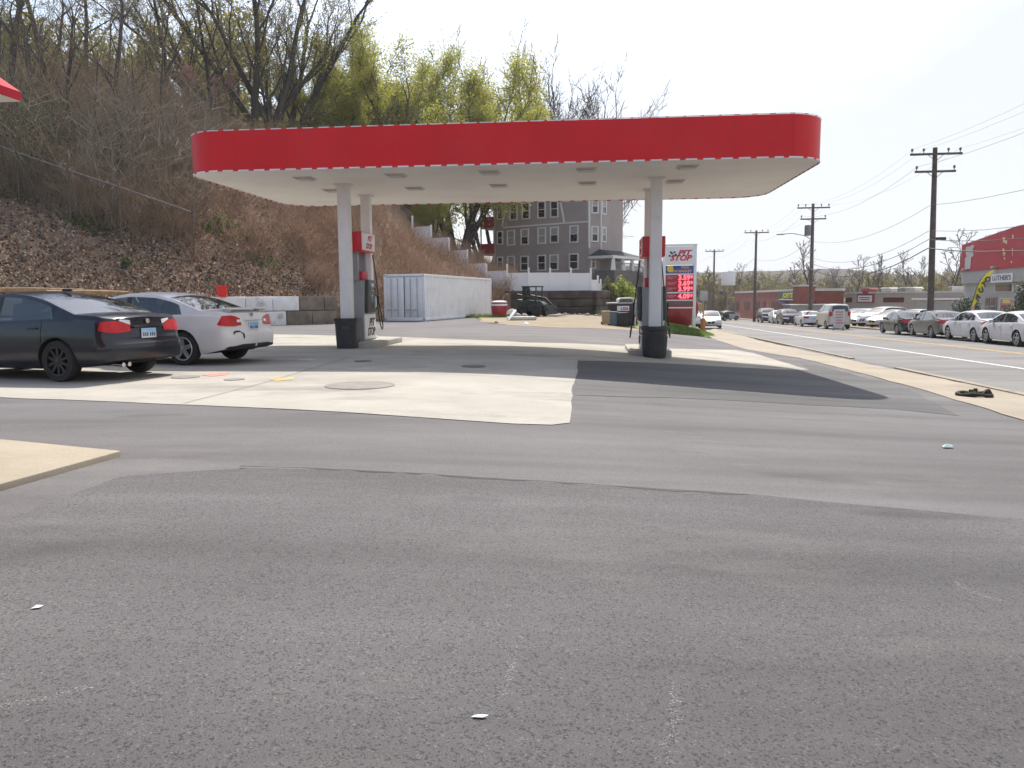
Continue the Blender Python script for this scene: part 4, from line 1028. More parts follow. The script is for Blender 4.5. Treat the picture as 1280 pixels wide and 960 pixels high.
# dark compact loader
o, p = stand('skid_loader', 668, 399, 'dark green compact loader parked in front of the dark retaining wall', 'loader', 51.5, -.45)
o.location.z = gz(p.x, p.y); MAT_LOAD = M('loader_green', (.012, .03, .022), .5, var=.3); MAT_STEEL = M('dark_steel', (.04, .038, .035), .6, .4, var=.3)
mb = MB(); mb.prism([(-1.0, .35), (.7, .35), (.8, .8), (.5, 1.0), (-1.05, 1.15)], -.55, .55); mb.build('chassis', MAT_LOAD, o, bevel=.04)
mb = MB()
for x in (-.6, .35):
    for y in (-.5, .5): mb.box((x, y, 1.5), (.08, .08, .95))
mb.box((-.12, 0, 1.98), (1.15, 1.12, .08)); mb.box((-.6, 0, 1.5), (.04, .95, .9)); mb.build('cab', MAT_LOAD, o, bevel=.015)
for y in (-.72, .72):
    mb = MB(); mb.tube([(-.9, y, 1.45), (.5, y, 1.2), (1.3, y, .45)], .07, 8); mb.tube([(-.3, y, .8), (.55, y, 1.1)], .035, 8); mb.build('lift_arm', MAT_STEEL, o, smooth=True)
    for x in (-.62, .48): wheel(o, x, y * .92, .38, MAT_STEEL, 6, False, .28)
mb = MB(); mb.prism([(1.15, .1), (1.9, .06), (1.92, .1), (1.25, .16), (1.2, .75), (1.14, .75)], -.95, .95); mb.build('bucket', MAT_STEEL, o)
mb = MB(); mb.box((-.15, 0, 1.25), (.4, .45, .12)); mb.box((-.38, 0, 1.5), (.1, .45, .5)); mb.build('seat', MAT_BLACK, o, bevel=.03)
# mattress / pale slabs
o, p = stand('mattress', 652, 401.5, 'dirty white mattress lying on the sandy dirt before the loader', 'mattress', 43, .1); o.location.z = gz(p.x, p.y) + .01
mb = MB(); mb.box((0, 0, .1), (1.6, .95, .2)); me_ = mb.build('cover', M('mattress_cloth', (.58, .55, .48), .9, var=.15, vscale=5, dirt=((.3, .25, .18), 3, .5)), o, bevel=.07, seg=3)
o, p = stand('plank', 640, 402, 'pale white board tilted against the mattress end', 'board', 42.6, 1.0); o.location.z = gz(p.x, p.y) + .02
mb = MB(); mb.box((0, 0, .28), (.9, .16, .05), ry=-.65); mb.build('board', MAT_COLW, o, bevel=.006)
# skip, wheelie bins and the white folded sheet
o, p = stand('rubbish_skip', 778, 409, 'dark maroon rubbish skip behind the wheelie bins left of the right pump', 'skip', 40.5, -.06); o.location.z = gz(p.x, p.y)
MAT_SKIP = M('skip_maroon', (.035, .018, .018), .6, var=.4, vscale=3)
mb = MB(); mb.prism([(-.7, .1), (.7, .1), (.78, 1.15), (-.78, 1.15)], -.55, .55); mb.build('skip_body', MAT_SKIP, o, bevel=.015)
mb = MB(); mb.box((0, 0, 1.19), (1.64, 1.2, .08)); mb.build('skip_rim', M('skip_lid', (.36, .36, .37), .5), o, bevel=.02)
mb = MB(); mb.box((-.02, -.62, .92), (.62, .012, .26)); lb = mb.build('skip_label', MAT_SIGNW, o)
text('USA', .22, MAT_INKR, lb, face_m((.06, -.632, .9)), bold=.006, width=.4)
mb = MB()
for y in (-.45, .45): mb.box((0, y, .05), (1.3, .08, .1))
mb.build('skid', MAT_STEEL, o)
def wheelie(u, v, w, h, col, lab, name='wheelie_bin'):
    o, p = stand(name, u, v, lab, 'wheelie bin' if name != 'carton' else 'box', 39.2, .05); o.location.z = gz(p.x, p.y)
    mt = M(name + '_%d' % int(col[2] * 1000), col, .6, var=.15)
    mb = MB(); mb.add([(x * w * .42, y * w * .42, .04) for x, y in ((-1, -1), (1, -1), (1, 1), (-1, 1))] + [(x * w * .5, y * w * .5, h) for x, y in ((-1, -1), (1, -1), (1, 1), (-1, 1))], [(0, 3, 2, 1), (4, 5, 6, 7), (0, 1, 5, 4), (1, 2, 6, 5), (2, 3, 7, 6), (3, 0, 4, 7)]); mb.build('bin_body', mt, o, bevel=.02)
    mb = MB(); mb.box((0, 0, h + .03), (w * 1.06, w * 1.1, .05)); mb.build('lid', mt, o, bevel=.018)
    for s in (-1, 1):
        mb = MB(); mb.lathe([(0, -.03), (.09, -.03), (.09, .03), (0, .03)], 14, (s * w * .45, w * .42, .09), 'X'); mb.build('wheel', MAT_TYRE, o)
wheelie(757.5, 408, .42, .66, (.36, .27, .15), 'tan crate box left of the blue grey wheelie bin', 'carton')
wheelie(766.5, 408.5, .44, .66, (.10, .14, .17), 'blue grey wheelie bin in front of the skip')
wheelie(777, 409, .56, .66, (.02, .02, .021), 'black wheelie bin in front of the skip')
o, p = stand('white_sheet', 788, 411, 'white bent sheet metal panel arching over the end of the skip', 'panel', 40, -.05); o.location.z = gz(p.x, p.y)
path = [(.25, .02), (.30, .9), (.31, 1.34), (.22, 1.5), (.05, 1.54), (-.55, 1.52), (-.66, 1.44), (-.66, 1.3)]
mb = MB()
inn = [(x - (.06 if i < 3 else 0.02), z - (0 if i < 3 else .07)) for i, (x, z) in enumerate(path)]
mb.prism(path + [(-.6, 1.3), (-.6, 1.42), (-.52, 1.45), (.05, 1.47), (.17, 1.44), (.24, 1.32), (.23, .9), (.18, .02)], -.12, .9); mb.build('panel', MAT_COLW, o, bevel=.01)
# rubble stones
MAT_STONE = M('rubble_stone', (.30, .28, .25), .9, var=.35, vscale=4, bump=.5, bscale=10)
def rock(name, loc, sc, seed, mat, lab, cat='stone', group=None):
    rng = random.Random(seed); bm = bmesh.new(); bmesh.ops.create_icosphere(bm, subdivisions=2, radius=1)
    ax = [Vector((rng.uniform(-1, 1), rng.uniform(-1, 1), rng.uniform(-1, 1))).normalized() for _ in range(7)]
    for v in bm.verts:
        k = 1.
        for a in ax: k = min(k, .74 / max(.3, v.co.normalized().dot(a))) if v.co.normalized().dot(a) > .55 else k
        v.co = Vector((v.co.x * sc[0], v.co.y * sc[1], v.co.z * sc[2])) * k
    me = bpy.data.meshes.new(name); bm.to_mesh(me); bm.free(); me.materials.append(mat); o = bpy.data.objects.new(name, me); COL.objects.link(o)
    o.location = loc; o.rotation_euler.z = rng.uniform(0, 6); return tag(o, lab, cat, group)
for k, (u, v, Y, s) in enumerate(((641, 385, 51, .55), (648, 387, 52, .45), (636, 388, 50, .35), (655, 390, 49, .28), (646, 391, 48.5, .3))):
    p = at(u, v, Y); rock('boulder', (p.x, p.y, gz(p.x, p.y) + s * .3), (s * 1.1, s * .8, s * .7), k, MAT_STONE, 'pale broken stone in the rubble heap between the red tub and the loader', group='stones of the rubble heap')
rs = random.Random(5)
for k in range(26):
    u = 680 + 118 * k / 25 + rs.uniform(-3, 3); Y = 55.6 - rs.uniform(0, 1.2) - (k > 20) * 3; p = at(u, 395, Y); s = rs.uniform(.09, .2)
    rock('small_stone', (p.x, p.y, gz(p.x, p.y) + s * .3), (s * 1.2, s, s * .8), 40 + k, MAT_STONE, 'small pale stone at the foot of the dark retaining wall', group='stones below the retaining wall')
# litter on the asphalt
MAT_LIT = M('litter_white', (.75, .78, .78), .5); MAT_LITG = M('litter_teal', (.30, .42, .40), .5)
def litter(u, v, w, l, h, mat, lab, rz, name='litter'):
    p = gnd(u, v); mb = MB()
    mb.add([(-l, -w, .004), (l * .3, -w * 1.2, .004), (l, w * .2, .006), (l * .2, w, .004), (-l * .6, w * .7, .003), (-l * .1, 0, h), (l * .5, .1 * w, h * .7)], [(0, 1, 5), (1, 6, 5), (1, 2, 6), (2, 3, 6), (3, 5, 6), (3, 4, 5), (4, 0, 5)])
    o = mb.build(name, mat, loc=(p.x, p.y, gz(p.x, p.y) + .016), rz=rz); return tag(o, lab, 'litter')
litter(1184, 560, .035, .075, .03, MAT_LITG, 'crumpled pale teal wrapper on the asphalt below the dark rubber base', .2, 'crumpled_wrapper')
litter(600, 902, .008, .028, .008, MAT_LIT, 'tiny white paper strip on the coarse asphalt at the bottom middle', -.05, 'paper_strip')
litter(47, 764, .012, .022, .012, MAT_LIT, 'small white paper scrap on the coarse asphalt at lower left', .4, 'paper_scrap')
litter(620, 404.5, .1, .16, .12, MAT_INK, 'dark scrap lying on the asphalt behind the canopy', .3, 'dark_scrap'); litter(657, 405.5, .1, .2, .12, MAT_LIT, 'white scrap lying on the asphalt behind the canopy', .1, 'white_scrap')
# broken rubber sign base with weeds
p = gnd(1222, 497)
o = thing('rubber_base', 'broken black rubber sign base holding weeds at the pavement edge', 'sign base', (p.x, p.y + .1, gz(p.x, p.y) + .012), -.35)
MAT_RUB = M('weathered_rubber', (.035, .027, .024), .9, var=.4, vscale=9, bump=.6, bscale=30)
mb = MB(); path = [(.26 * math.cos(a), .19 * math.sin(a), .035 + .012 * math.sin(3 * a)) for a in np.linspace(.5, 2 * PI + .1, 30)]; mb.tube(path, [.035 + .008 * math.sin(5 * a) for a in np.linspace(0, 6, 30)], 8); mb.build('ring', MAT_RUB, o, smooth=True)
mb = MB(); mb.prism([(.12, .05), (.27, .05), (.22, .14), (.17, .12)], -.06, .05); mb.box((-.03, .1, .07), (.07, .06, .07)); mb.box((.04, .12, .08), (.06, .06, .09)); mb.build('broken_lug', MAT_RUB, o, bevel=.008)
mb = MB()
for k in range(60):
    a = rs.uniform(0, 6.28); r = rs.uniform(0, .16); x, y = r * math.cos(a), r * .7 * math.sin(a); hh = rs.uniform(.05, .12); w_ = .01
    mb.add([(x - w_, y, 0), (x + w_, y, .0), (x + rs.uniform(-.05, .05), y + rs.uniform(-.05, .05), hh)], [(0, 1, 2)])
MAT_WEED = M('weed_green', (.18, .24, .05), .8, var=.4, vscale=20); mb.build('weeds', MAT_WEED, o)
# ------------------------------------------------------------------ walls and fences at the foot of the slope
MAT_BLKW = M('block_white', (.76, .75, .74), .85, var=.12, vscale=1.2, dirt=((.14, .11, .09), 1.1, .8), bump=.3, bscale=12)
MAT_BLKD = M('block_bare', (.20, .165, .125), .9, var=.3, vscale=1.5, dirt=((.07, .055, .045), 1.3, .7), bump=.4, bscale=12)
def block_wall(name, lab, pts, mats, h0, rows, blk, cut=None):
    rng = random.Random(3); o = thing(name, lab, 'wall', (pts[0][0], pts[0][1], gz(*pts[0]) - .02)); org = Vector(o.location)
    bs = {}
    for (a, b) in zip(pts, pts[1:]):
        a, b = Vector((*a, 0)), Vector((*b, 0)); d = (b - a); L = d.length; d.normalize(); rz = math.atan2(d.y, d.x); nb = max(1, round(L / blk))
        for r in range(rows):
            for k in range(nb + (r % 2)):
                t0 = max(0, (k - (.5 if r % 2 else 0)) * L / nb); t1 = min(L, (k + 1 - (.5 if r % 2 else 0)) * L / nb)
                if t1 - t0 < .1: continue
                c = a + d * (t0 + t1) / 2; mi = mats(c.x, r); bs.setdefault(mi, MB())
                n_ = Vector((d.y, -d.x, 0)) * rng.uniform(-.01, .03)
                bs[mi].box(c + n_ - org + Vector((0, 0, org.z + h0 * (r + .5) / rows)), (t1 - t0 - .025, .62, h0 / rows - .025), rz, ry=rng.uniform(-.006, .006))
    return o, bs
o, bs = block_wall('block_wall', 'low retaining wall of big concrete blocks, partly painted white, behind the parked cars', [(-27, 27.7), (-20.7, 31), (-9.1, 39.6)], lambda x, r: 0 if x < -10.9 else 1, 1.42, 2, 1.35)
bs[0].build('painted_blocks', MAT_BLKW, o, bevel=.025); bs[1].build('bare_blocks', MAT_BLKD, o, bevel=.025)
MAT_LOG = M('log_wood', (.27, .17, .085), .8, var=.3, vscale=5)
for u0, u1, v0, v1, lab in ((-40, 105, 363, 362.5, 'long pale timber pole lying on the block wall above the dark sedan'), (58, 160, 366, 363.5, 'shorter broken timber pole on the wall above the white sedan roof')):
    a, b = at(u0, v0, 30.6), at(u1, v1, 33.0); a.z = b.z = max(a.z, 1.66); mb = MB(); mb.tube([a - a, (b - a) * .5 + Vector((0, 0, .03)), b - a], [.11, .10, .075], 9)
    tag(mb.build('timber_pole', MAT_LOG, loc=a, smooth=True), lab, 'pole')
p = at(278, 371, 36.05); bz = .14 + 1.40
o = thing('red_bucket', 'bright red plastic bucket standing on top of the block wall', 'bucket', (p.x, p.y, bz - .01))
mb = MB(); mb.lathe([(0, 0), (.2, 0), (.25, .46), (.27, .47), (.27, .52), (.24, .52), (.19, .04), (0, .04)], 24); mb.build('bucket_body', M('bucket_red', (.75, .02, .015), .4, var=.05), o, smooth=True)
mb = MB(); mb.tube([(.27 * math.cos(a), -.02, .5 - .2 * math.sin(a)) for a in np.linspace(0, PI, 12)], .008, 5); mb.build('handle', MAT_STEEL, o)
# dark retaining wall under the white fence
MAT_DSTONE = M('dark_stone_wall', (.075, .058, .046), .95, var=.5, vscale=1.1, dirt=((.03, .025, .02), .8, .8), bump=.9, bscale=4)
o, bs = block_wall('retaining_wall', 'dark stained retaining wall below the white fence', [(-.5, 57.1), (6.0, 57.4), (7.3, 61), (9.6, 72.)], lambda x, r: 0 if x < 6.1 else 1, 1.78, 3, 3.1)
bs[0].build('wall_face', MAT_DSTONE, o, bevel=.04); bs[1].build('return_face', MAT_DSTONE, o, bevel=.04)
# white vinyl fence stepping down the slope
MAT_VINYL = M('vinyl_white', (.78, .77, .78), .45, var=.03, vscale=1.)
fpts = [(-8.0, 63.5), (-6.4, 62.6), (-4.9, 61.6), (-3.4, 60.5), (-1.9, 59.6), (-.3, 58.3), (1.3, 57.75), (2.9, 57.8), (4.45, 57.85), (5.95, 57.95), (6.7, 60.0), (7.2, 62.4), (7.9, 65.0)]
fo = thing('vinyl_fence', 'white vinyl panel fence stepping down the bank and along the dark wall', 'fence', (*fpts[5], hill_z(*fpts[5])))
org = Vector(fo.location)
for k, (a, b) in enumerate(zip(fpts, fpts[1:])):
    za, zb = hill_z(*a), hill_z(*b); zb_ = min(za, zb) if k > 4 else (za + zb) / 2 - .15
    c = (Vector((*a, 0)) + Vector((*b, 0))) / 2; d = Vector((*b, 0)) - Vector((*a, 0)); rz = math.atan2(d.y, d.x); H = 1.32
    mb = MB(); mb.box(c - org + Vector((0, 0, zb_ + H / 2 + .06)), (d.length - .12, .04, H), rz)
    for q in np.arange(-d.length / 2 + .15, d.length / 2 - .1, .17): mb.box(c + d.normalized() * q - org + Vector((0, 0, zb_ + H / 2 + .06)), (.012, .046, H - .1), rz)
    for zz_ in (.1, H + .02): mb.box(c - org + Vector((0, 0, zb_ + zz_)), (d.length - .11, .07, .12), rz)
    mb.build('panel', MAT_VINYL, fo)
for k, a in enumerate(fpts):
    z_ = hill_z(*a); mb = MB(); mb.box(Vector((*a, 0)) - org + Vector((0, 0, z_ + .78)), (.13, .13, 1.8)); mb.add([(a[0] - org.x + x * .09, a[1] - org.y + y * .09, z_ + 1.68 - org.z) for x, y in ((-1, -1), (1, -1), (1, 1), (-1, 1))] + [(a[0] - org.x, a[1] - org.y, z_ + 1.80 - org.z)], [(0, 1, 4), (1, 2, 4), (2, 3, 4), (3, 0, 4), (0, 3, 2, 1)])
    p_ = mb.build('fence_post', MAT_VINYL, fo)
# chain link fence up the slope
MAT_GALV = M('galvanised', (.30, .30, .30), .5, .6, var=.2); MAT_RUSTY = M('rusty_iron', (.10, .08, .062), .8, .1, var=.4, vscale=6)
def hillhit(u, v):
    d = ray(u, v); k = d.x / d.y; Y = 25.
    while Y < 140:
        p = CAM + d * (Y / d.y)
        if Y > interp(p.x, YB) + .2 and p.z <= hill_z(p.x, Y): return p
        Y += .1
    return p
tops = []
for u, v0, v1 in ((-45, 165, 236), (20, 190, 252), (84, 212, 275), (148, 233, 300), (240, 265, 327)):
    q = hillhit(u, v1); tops.append(at(u, v0, q.y)); 
cf = thing('chain_fence', 'rusty chain link fence sloping down the leafy bank', 'fence', (tops[-1].x, tops[-1].y, hill_z(tops[-1].x, tops[-1].y))); org = Vector(cf.location)
for p in tops:
    g_ = hill_z(p.x, p.y); mb = MB(); mb.tube([Vector((p.x, p.y, g_ - .3)) - org, p - org + Vector((0, 0, .08))], .045, 8); mb.build('fence_post', MAT_RUSTY, cf, smooth=True)
mb = MB(); mb.tube([p - org for p in tops], .026, 6); mb.build('top_rail', MAT_GALV, cf, smooth=True)
mb = MB()
for a, b in zip(tops, tops[1:]):
    n = int((b - a).length / .16)
    def pt(t, hfrac):
        q = a + (b - a) * clamp(t, 0, 1); g_ = hill_z(q.x, q.y); return Vector((q.x, q.y, g_ + (q.z - g_) * hfrac))
    for k in range(-14, n + 14):
        for s in (1, -1):
            ts = [(k + s * 14 * f) / n for f in (0, 1)]
            f0, f1 = 0., 1.
            t0, t1 = ts
            if t1 == t0: continue
            lo, hi = sorted((t0, t1))
            if hi < 0 or lo > 1: continue
            cl = lambda t: clamp((t - t0) / (t1 - t0), 0, 1)
            fa, fb = (cl(0), cl(1)) if t1 > t0 else (cl(1), cl(0))
            A, B = pt(t0 + (t1 - t0) * fa, fa) - org, pt(t0 + (t1 - t0) * fb, fb) - org
            if (B - A).length > .1: mb.tube([A, B], .0045, 3, cap=False)
mb.build('wire_mesh', MAT_RUSTY, cf)

# ------------------------------------------------------------------ grey apartment house
MAT_SID = M('siding_grey', (.135, .115, .112), .7, var=.05, vscale=.5)
t = NT('siding_lapped'); cc_ = t.ramp(t.noise(.5, 4), [(.3, (.32, .275, .265)), (.7, (.37, .32, .31))])
wv = t.n('ShaderNodeTexWave', bands_direction='Z'); wv.inputs['Scale'].default_value = 2.6; t.l(t.tc.outputs['Object'], wv.inputs['Vector'])
t.col(t.mix(cc_, t.ramp(wv.outputs['Fac'], [(0., .72), (.25, 1.), (1., 1.05)]), .6, 'MULTIPLY')); t.b.inputs['Roughness'].default_value = .65; MAT_SID = t.m
MAT_WTRIM = M('house_trim_white', (.68, .67, .66), .5, var=.04)
MAT_PANE = M('window_pane', (.022, .024, .027), .08, var=.4, vscale=.8, coat=.5); MAT_BLIND = M('window_blind', (.34, .34, .33), .6, var=.1)
MAT_SHING = M('shingle_dark', (.05, .05, .052), .9, var=.3, vscale=6)
YC = 82.; C = at(736, 350, YC); base = 3.25; C.z = 0
Ld = Vector((-.832, .555, 0)); Rd = Vector((.555, .832, 0)); Dd = Vector((.981, .196, 0))
A = C + Ld * 12.0; D = C + Dd * 1.25; E = D + Rd * 5.4
eave = 12.35
hs = thing('apartment_house', 'three storey grey sided house with white windows behind the white fence', 'house', (C.x, C.y, base)); org = Vector((C.x, C.y, base))
foot = [A, C, D, E, E + Ld * 11.9, A + Rd * 6.2]
mb = MB(); mb.prism([(p.x - org.x, p.y - org.y) for p in foot], -1.5, eave - base, 'XY'); mb.build('wall', MAT_SID, hs)
mid = sum(foot, Vector((0, 0, 0))) / 6
big = [mid + (p - mid) * 1.07 for p in foot]
mb = MB(); bt = [Vector((p.x, p.y, eave + .02)) - org for p in big]; top_ = [Vector((*(mid + (p - mid) * .42).xy, eave + 2.4)) - org for p in big]; ed = [b + Vector((0, 0, .22)) for b in bt]
n = 6; mb.add(bt + ed + top_, [(k, (k + 1) % n, n + (k + 1) % n, n + k) for k in range(n)], 1)
mb.add(bt + ed + top_, [(n + k, n + (k + 1) % n, 2*n + (k + 1) % n, 2*n + k) for k in range(n)] + [tuple(range(2*n, 3*n)), tuple(range(n))[::-1]], 0)
mb.build('roof', [MAT_SHING, MAT_WTRIM], hs)
def onplane(u, v, P0, d):
    nrm = Vector((d.y, -d.x, 0)); r = ray(u, v); tt = (P0 - CAM).dot(nrm) / r.dot(nrm); q = CAM + r * tt; return (q - P0).dot(d), q.z
def zpx(x, y): return 560 + x / 4.923, 230 + y / 4.923
def house_window(P0, d, x0, x1, y0, y1, blind=0.):
    # frame box in the coordinates of the facade starting at P0 along d
    ta, za = onplane(*zpx(x0, y0), P0, d); tb, zb_ = onplane(*zpx(x1, y1), P0, d)
    t0, t1 = sorted((ta, tb)); zlo, zhi = sorted((za, zb_)); out = Vector((d.y, -d.x, 0))
    if out.dot(CAM - P0) < 0: out = -out
    ex = lambda t, z, o: P0 + d * t + out * o + Vector((0, 0, z)) - org
    fw = .13; mb = MB()
    def bx(ta, tb, za, zb, o0, o1, mi=0):
        v = [ex(t, z, o) for o in (o0, o1) for t, z in ((ta, za), (tb, za), (tb, zb), (ta, zb))]
        mb.add(v, [(0, 1, 2, 3), (7, 6, 5, 4), (0, 4, 5, 1), (1, 5, 6, 2), (2, 6, 7, 3), (3, 7, 4, 0)], mi)
    bx(t0, t0 + fw, zlo, zhi, .0, .09); bx(t1 - fw, t1, zlo, zhi, .0, .09); bx(t0 + fw, t1 - fw, zlo, zlo + fw, 0, .09); bx(t0 + fw, t1 - fw, zhi - fw, zhi, 0, .09)
    zm = (zlo + zhi) / 2; bx(t0 + fw, t1 - fw, zm - .035, zm + .035, .01, .06)
    f_ = mb.build('window', MAT_WTRIM, hs)
    mb = MB(); bx(t0 + fw, t1 - fw, zlo + fw, zm, .005, .02, 0); bx(t0 + fw, t1 - fw, zm, zhi - fw, .006, .03, 1 if blind > .3 else 0)
    if blind > .7: mb = MB(); bx(t0 + fw, t1 - fw, zlo + fw, zhi - fw, .005, .02, 1)
    mb.build('pane', [MAT_PANE, MAT_BLIND], f_)
W3 = [(302, 340, 133, 218), (380, 428, 122, 222), (455, 505, 115, 216), (551, 602, 107, 210), (629, 680, 101, 205)]
W2 = [(302, 340, 290, 373), (363, 413, 285, 378), (448, 498, 277, 374), (551, 604, 268, 368), (628, 682, 265, 362), (748, 803, 256, 360)]
W1 = [(303, 340, 448, 515), (365, 413, 443, 530), (446, 497, 443, 535), (551, 604, 437, 533), (625, 680, 434, 530), (746, 804, 428, 527)]
bl = iter([.0, .1, .0, .2, .1, .2, .8, .5, .9, .5, .5, .1, .5, .1, .2, .5, .1])
for q in W3 + W2 + W1: house_window(C, Ld, *q, blind=next(bl))
for q in ((882, 926, 88, 182), (881, 925, 258, 357), (878, 910, 440, 520)): house_window(C, Dd, *q, blind=.5)
for q in ((946, 972, 90, 190), (945, 971, 262, 360)): house_window(D, Rd, *q, blind=.5)
def trim(P0, d, pts, wd=.16):
    out = Vector((d.y, -d.x, 0)); out = out if out.dot(CAM - P0) > 0 else -out; mb = MB()
    for (a, b) in zip(pts, pts[1:]):
        ta, za = onplane(*zpx(*a), P0, d); tb, zb_ = onplane(*zpx(*b), P0, d); dv = Vector((tb - ta, zb_ - za)); nv = Vector((-dv.y, dv.x)).normalized() * wd / 2
        q = [(ta + nv.x, za + nv.y), (tb + nv.x, zb_ + nv.y), (tb - nv.x, zb_ - nv.y), (ta - nv.x, za - nv.y)]
        v = [P0 + d * t_ + out * o_ + Vector((0, 0, z_)) - org for o_ in (0.0, .055) for t_, z_ in q]
        mb.add(v, [(0, 1, 2, 3), (7, 6, 5, 4), (0, 4, 5, 1), (1, 5, 6, 2), (2, 6, 7, 3), (3, 7, 4, 0)])
    mb.build('trim_board', MAT_WTRIM, hs)
trim(C, Ld, [(340, 268), (865, 231)]); trim(C, Ld, [(332, 262), (352, 160), (385, 90)], .2); trim(C, Ld, [(688, 88), (716, 236)], .2); trim(C, Ld, [(866, 80), (868, 395)]); trim(C, Ld, [(283, 140), (285, 490)], .18)
trim(D, Rd, [(941, 82), (941, 400)], .14); trim(C, Dd, [(872, 82), (872, 395)], .12)
# front porch on the street side
def wpt(P0, t, d, o, z): 
    out = Vector((Rd.y, -Rd.x, 0)); return P0 + d * t + out * o + Vector((0, 0, z)) - org
pz = 5.55
mb = MB(); q = [wpt(D, -1.6, Rd, 0, pz + .75), wpt(D, -1.6, Rd, 0, pz + .75), wpt(D, 5.6, Rd, 0, pz + .75), wpt(D, 6.0, Rd, 2.3, pz), wpt(D, -1.2, Rd, 2.3, pz)]
a_, b_, c_, d_ = wpt(D, -.2, Rd, 0, pz + .85), wpt(D, 5.2, Rd, 0, pz + .85), wpt(D, 6.0, Rd, 2.4, pz + .12), wpt(D, -1.4, Rd, 2.2, pz + .12); e_ = wpt(C, -.35, Ld * -1, .3, pz + .12)
e_ = C + Vector((-.1, -.3, pz + .12)) - org
mb.add([a_, b_, c_, d_, e_], [(0, 1, 2, 3), (0, 3, 4)], 0)
mb.add([c_, d_, e_, c_ - Vector((0, 0, .28)), d_ - Vector((0, 0, .28)), e_ - Vector((0, 0, .28))], [(0, 1, 4, 3), (1, 2, 5, 4)], 1)
mb.add([c_ - Vector((0, 0, .28)), d_ - Vector((0, 0, .28)), e_ - Vector((0, 0, .28)), wpt(D, 5.2, Rd, 0, pz - .16), wpt(D, -.2, Rd, 0, pz - .16)], [(0, 1, 2, 4, 3)], 1)
mb.build('porch_roof', [MAT_SHING, MAT_WTRIM], hs)
for t_ in (-1.0, 1.3, 3.6, 5.7):
    b0 = wpt(D, t_, Rd, 2.0, base + .9); mb = MB()
    mb.add([b0 + Vector((x * .26, y * .26, 0)) for x, y in ((-1, -1), (1, -1), (1, 1), (-1, 1))] + [b0 + Vector((x * .15, y * .15, pz - base - 1.05)) for x, y in ((-1, -1), (1, -1), (1, 1), (-1, 1))], [(0, 1, 5, 4), (1, 2, 6, 5), (2, 3, 7, 6), (3, 0, 4, 7), (4, 5, 6, 7)])
    mb.build('porch_column', MAT_WTRIM, hs)
mb = MB()
v = [wpt(D, -1.2, Rd, 0, base - 1.5), wpt(D, 6, Rd, 0, base - 1.5), wpt(D, 6, Rd, 2.3, base - 1.5), wpt(D, -1.2, Rd, 2.3, base - 1.5)]
mb.add(v + [p + Vector((0, 0, 2.4)) for p in v], [(4, 5, 6, 7), (0, 1, 5, 4), (1, 2, 6, 5), (2, 3, 7, 6), (3, 0, 4, 7)]); mb.build('porch_base', M('porch_brick', (.14, .125, .12), .9, var=.3, vscale=5), hs)
mb = MB()
for k in range(26):
    p = wpt(D, -1.0 + 6.7 * k / 25, Rd, 2.1, base + 1.3); mb.box(p, (.045, .045, .75))
for z_ in (.95, 1.7): mb.tube([wpt(D, -1.0, Rd, 2.1, base + z_), wpt(D, 5.7, Rd, 2.1, base + z_)], .05, 4)
mb.build('porch_railing', M('railing_grey', (.26, .26, .27), .6), hs)
mb = MB()
for k in range(8): 
    p = wpt(D, 6.2 + .0, Rd, 0, 0)
    v0 = wpt(D, 5.0, Rd, 2.4 + .3 * k, base + .8 - .22 * k); mb.box(v0, (1.5, .32, .1), math.atan2(Rd.y, Rd.x))
for s in (4.2, 5.8): mb.tube([wpt(D, s, Rd, 2.3, base + 1.7), wpt(D, s, Rd, 4.7, base + .1)], .05, 4)
mb.build('porch_steps', MATS['railing_grey'], hs)
# red back porches at the left end
MAT_RPORCH = M('porch_red', (.30, .015, .025), .6, var=.15)
for k, z_ in enumerate((base - .2, base + 3.0, base + 6.0)):
    mb = MB(); f4 = [A, A + Ld * 2.1, A + Ld * 2.1 + Rd * 3.5, A + Rd * 3.5]
    mb.prism([(p.x - org.x, p.y - org.y) for p in f4], z_ - base, z_ - base + .22, 'XY'); fl_ = mb.build('porch_floor', MAT_SID, hs)
    if k:
        mb = MB(); out = Vector((Ld.y, -Ld.x, 0)); out = out if out.y < 0 else -out
        a_ = A + Ld * .05 + out * .04; b_ = A + Ld * 2.05 + out * .04
        v = [a_, b_, b_ + out * .06, a_ + out * .06]; v = [Vector((p.x - org.x, p.y - org.y, z_ - base + .15)) for p in v]
        mb.add(v + [p + Vector((0, 0, 1.15)) for p in v], [(0, 1, 5, 4), (1, 2, 6, 5), (2, 3, 7, 6), (3, 0, 4, 7), (4, 5, 6, 7), (0, 3, 2, 1)]); mb.build('porch_rail', MAT_RPORCH, fl_)
for s in (.08, 2.0):
    p = A + Ld * s - org; mb = MB(); mb.box((p.x, p.y, 4.0), (.16, .16, 8.6)); mb.build('porch_post', MAT_SID, hs)
mb = MB(); f4 = [A + Ld * -.0, A + Ld * 2.5, A + Ld * 2.5 + Rd * 3.8, A + Rd * 3.8]
f4[0] -= Rd * .3; f4[1] -= Rd * .3
lo = [Vector((p.x - org.x, p.y - org.y, 8.5 + (.4 if k in (0, 3) else 0))) for k, p in enumerate(f4)]
mb.add(lo + [p + Vector((0, 0, .25)) for p in lo], [(0, 3, 2, 1), (4, 5, 6, 7), (0, 1, 5, 4), (1, 2, 6, 5), (2, 3, 7, 6), (3, 0, 4, 7)]); mb.build('porch_cover', [MAT_WTRIM], hs)

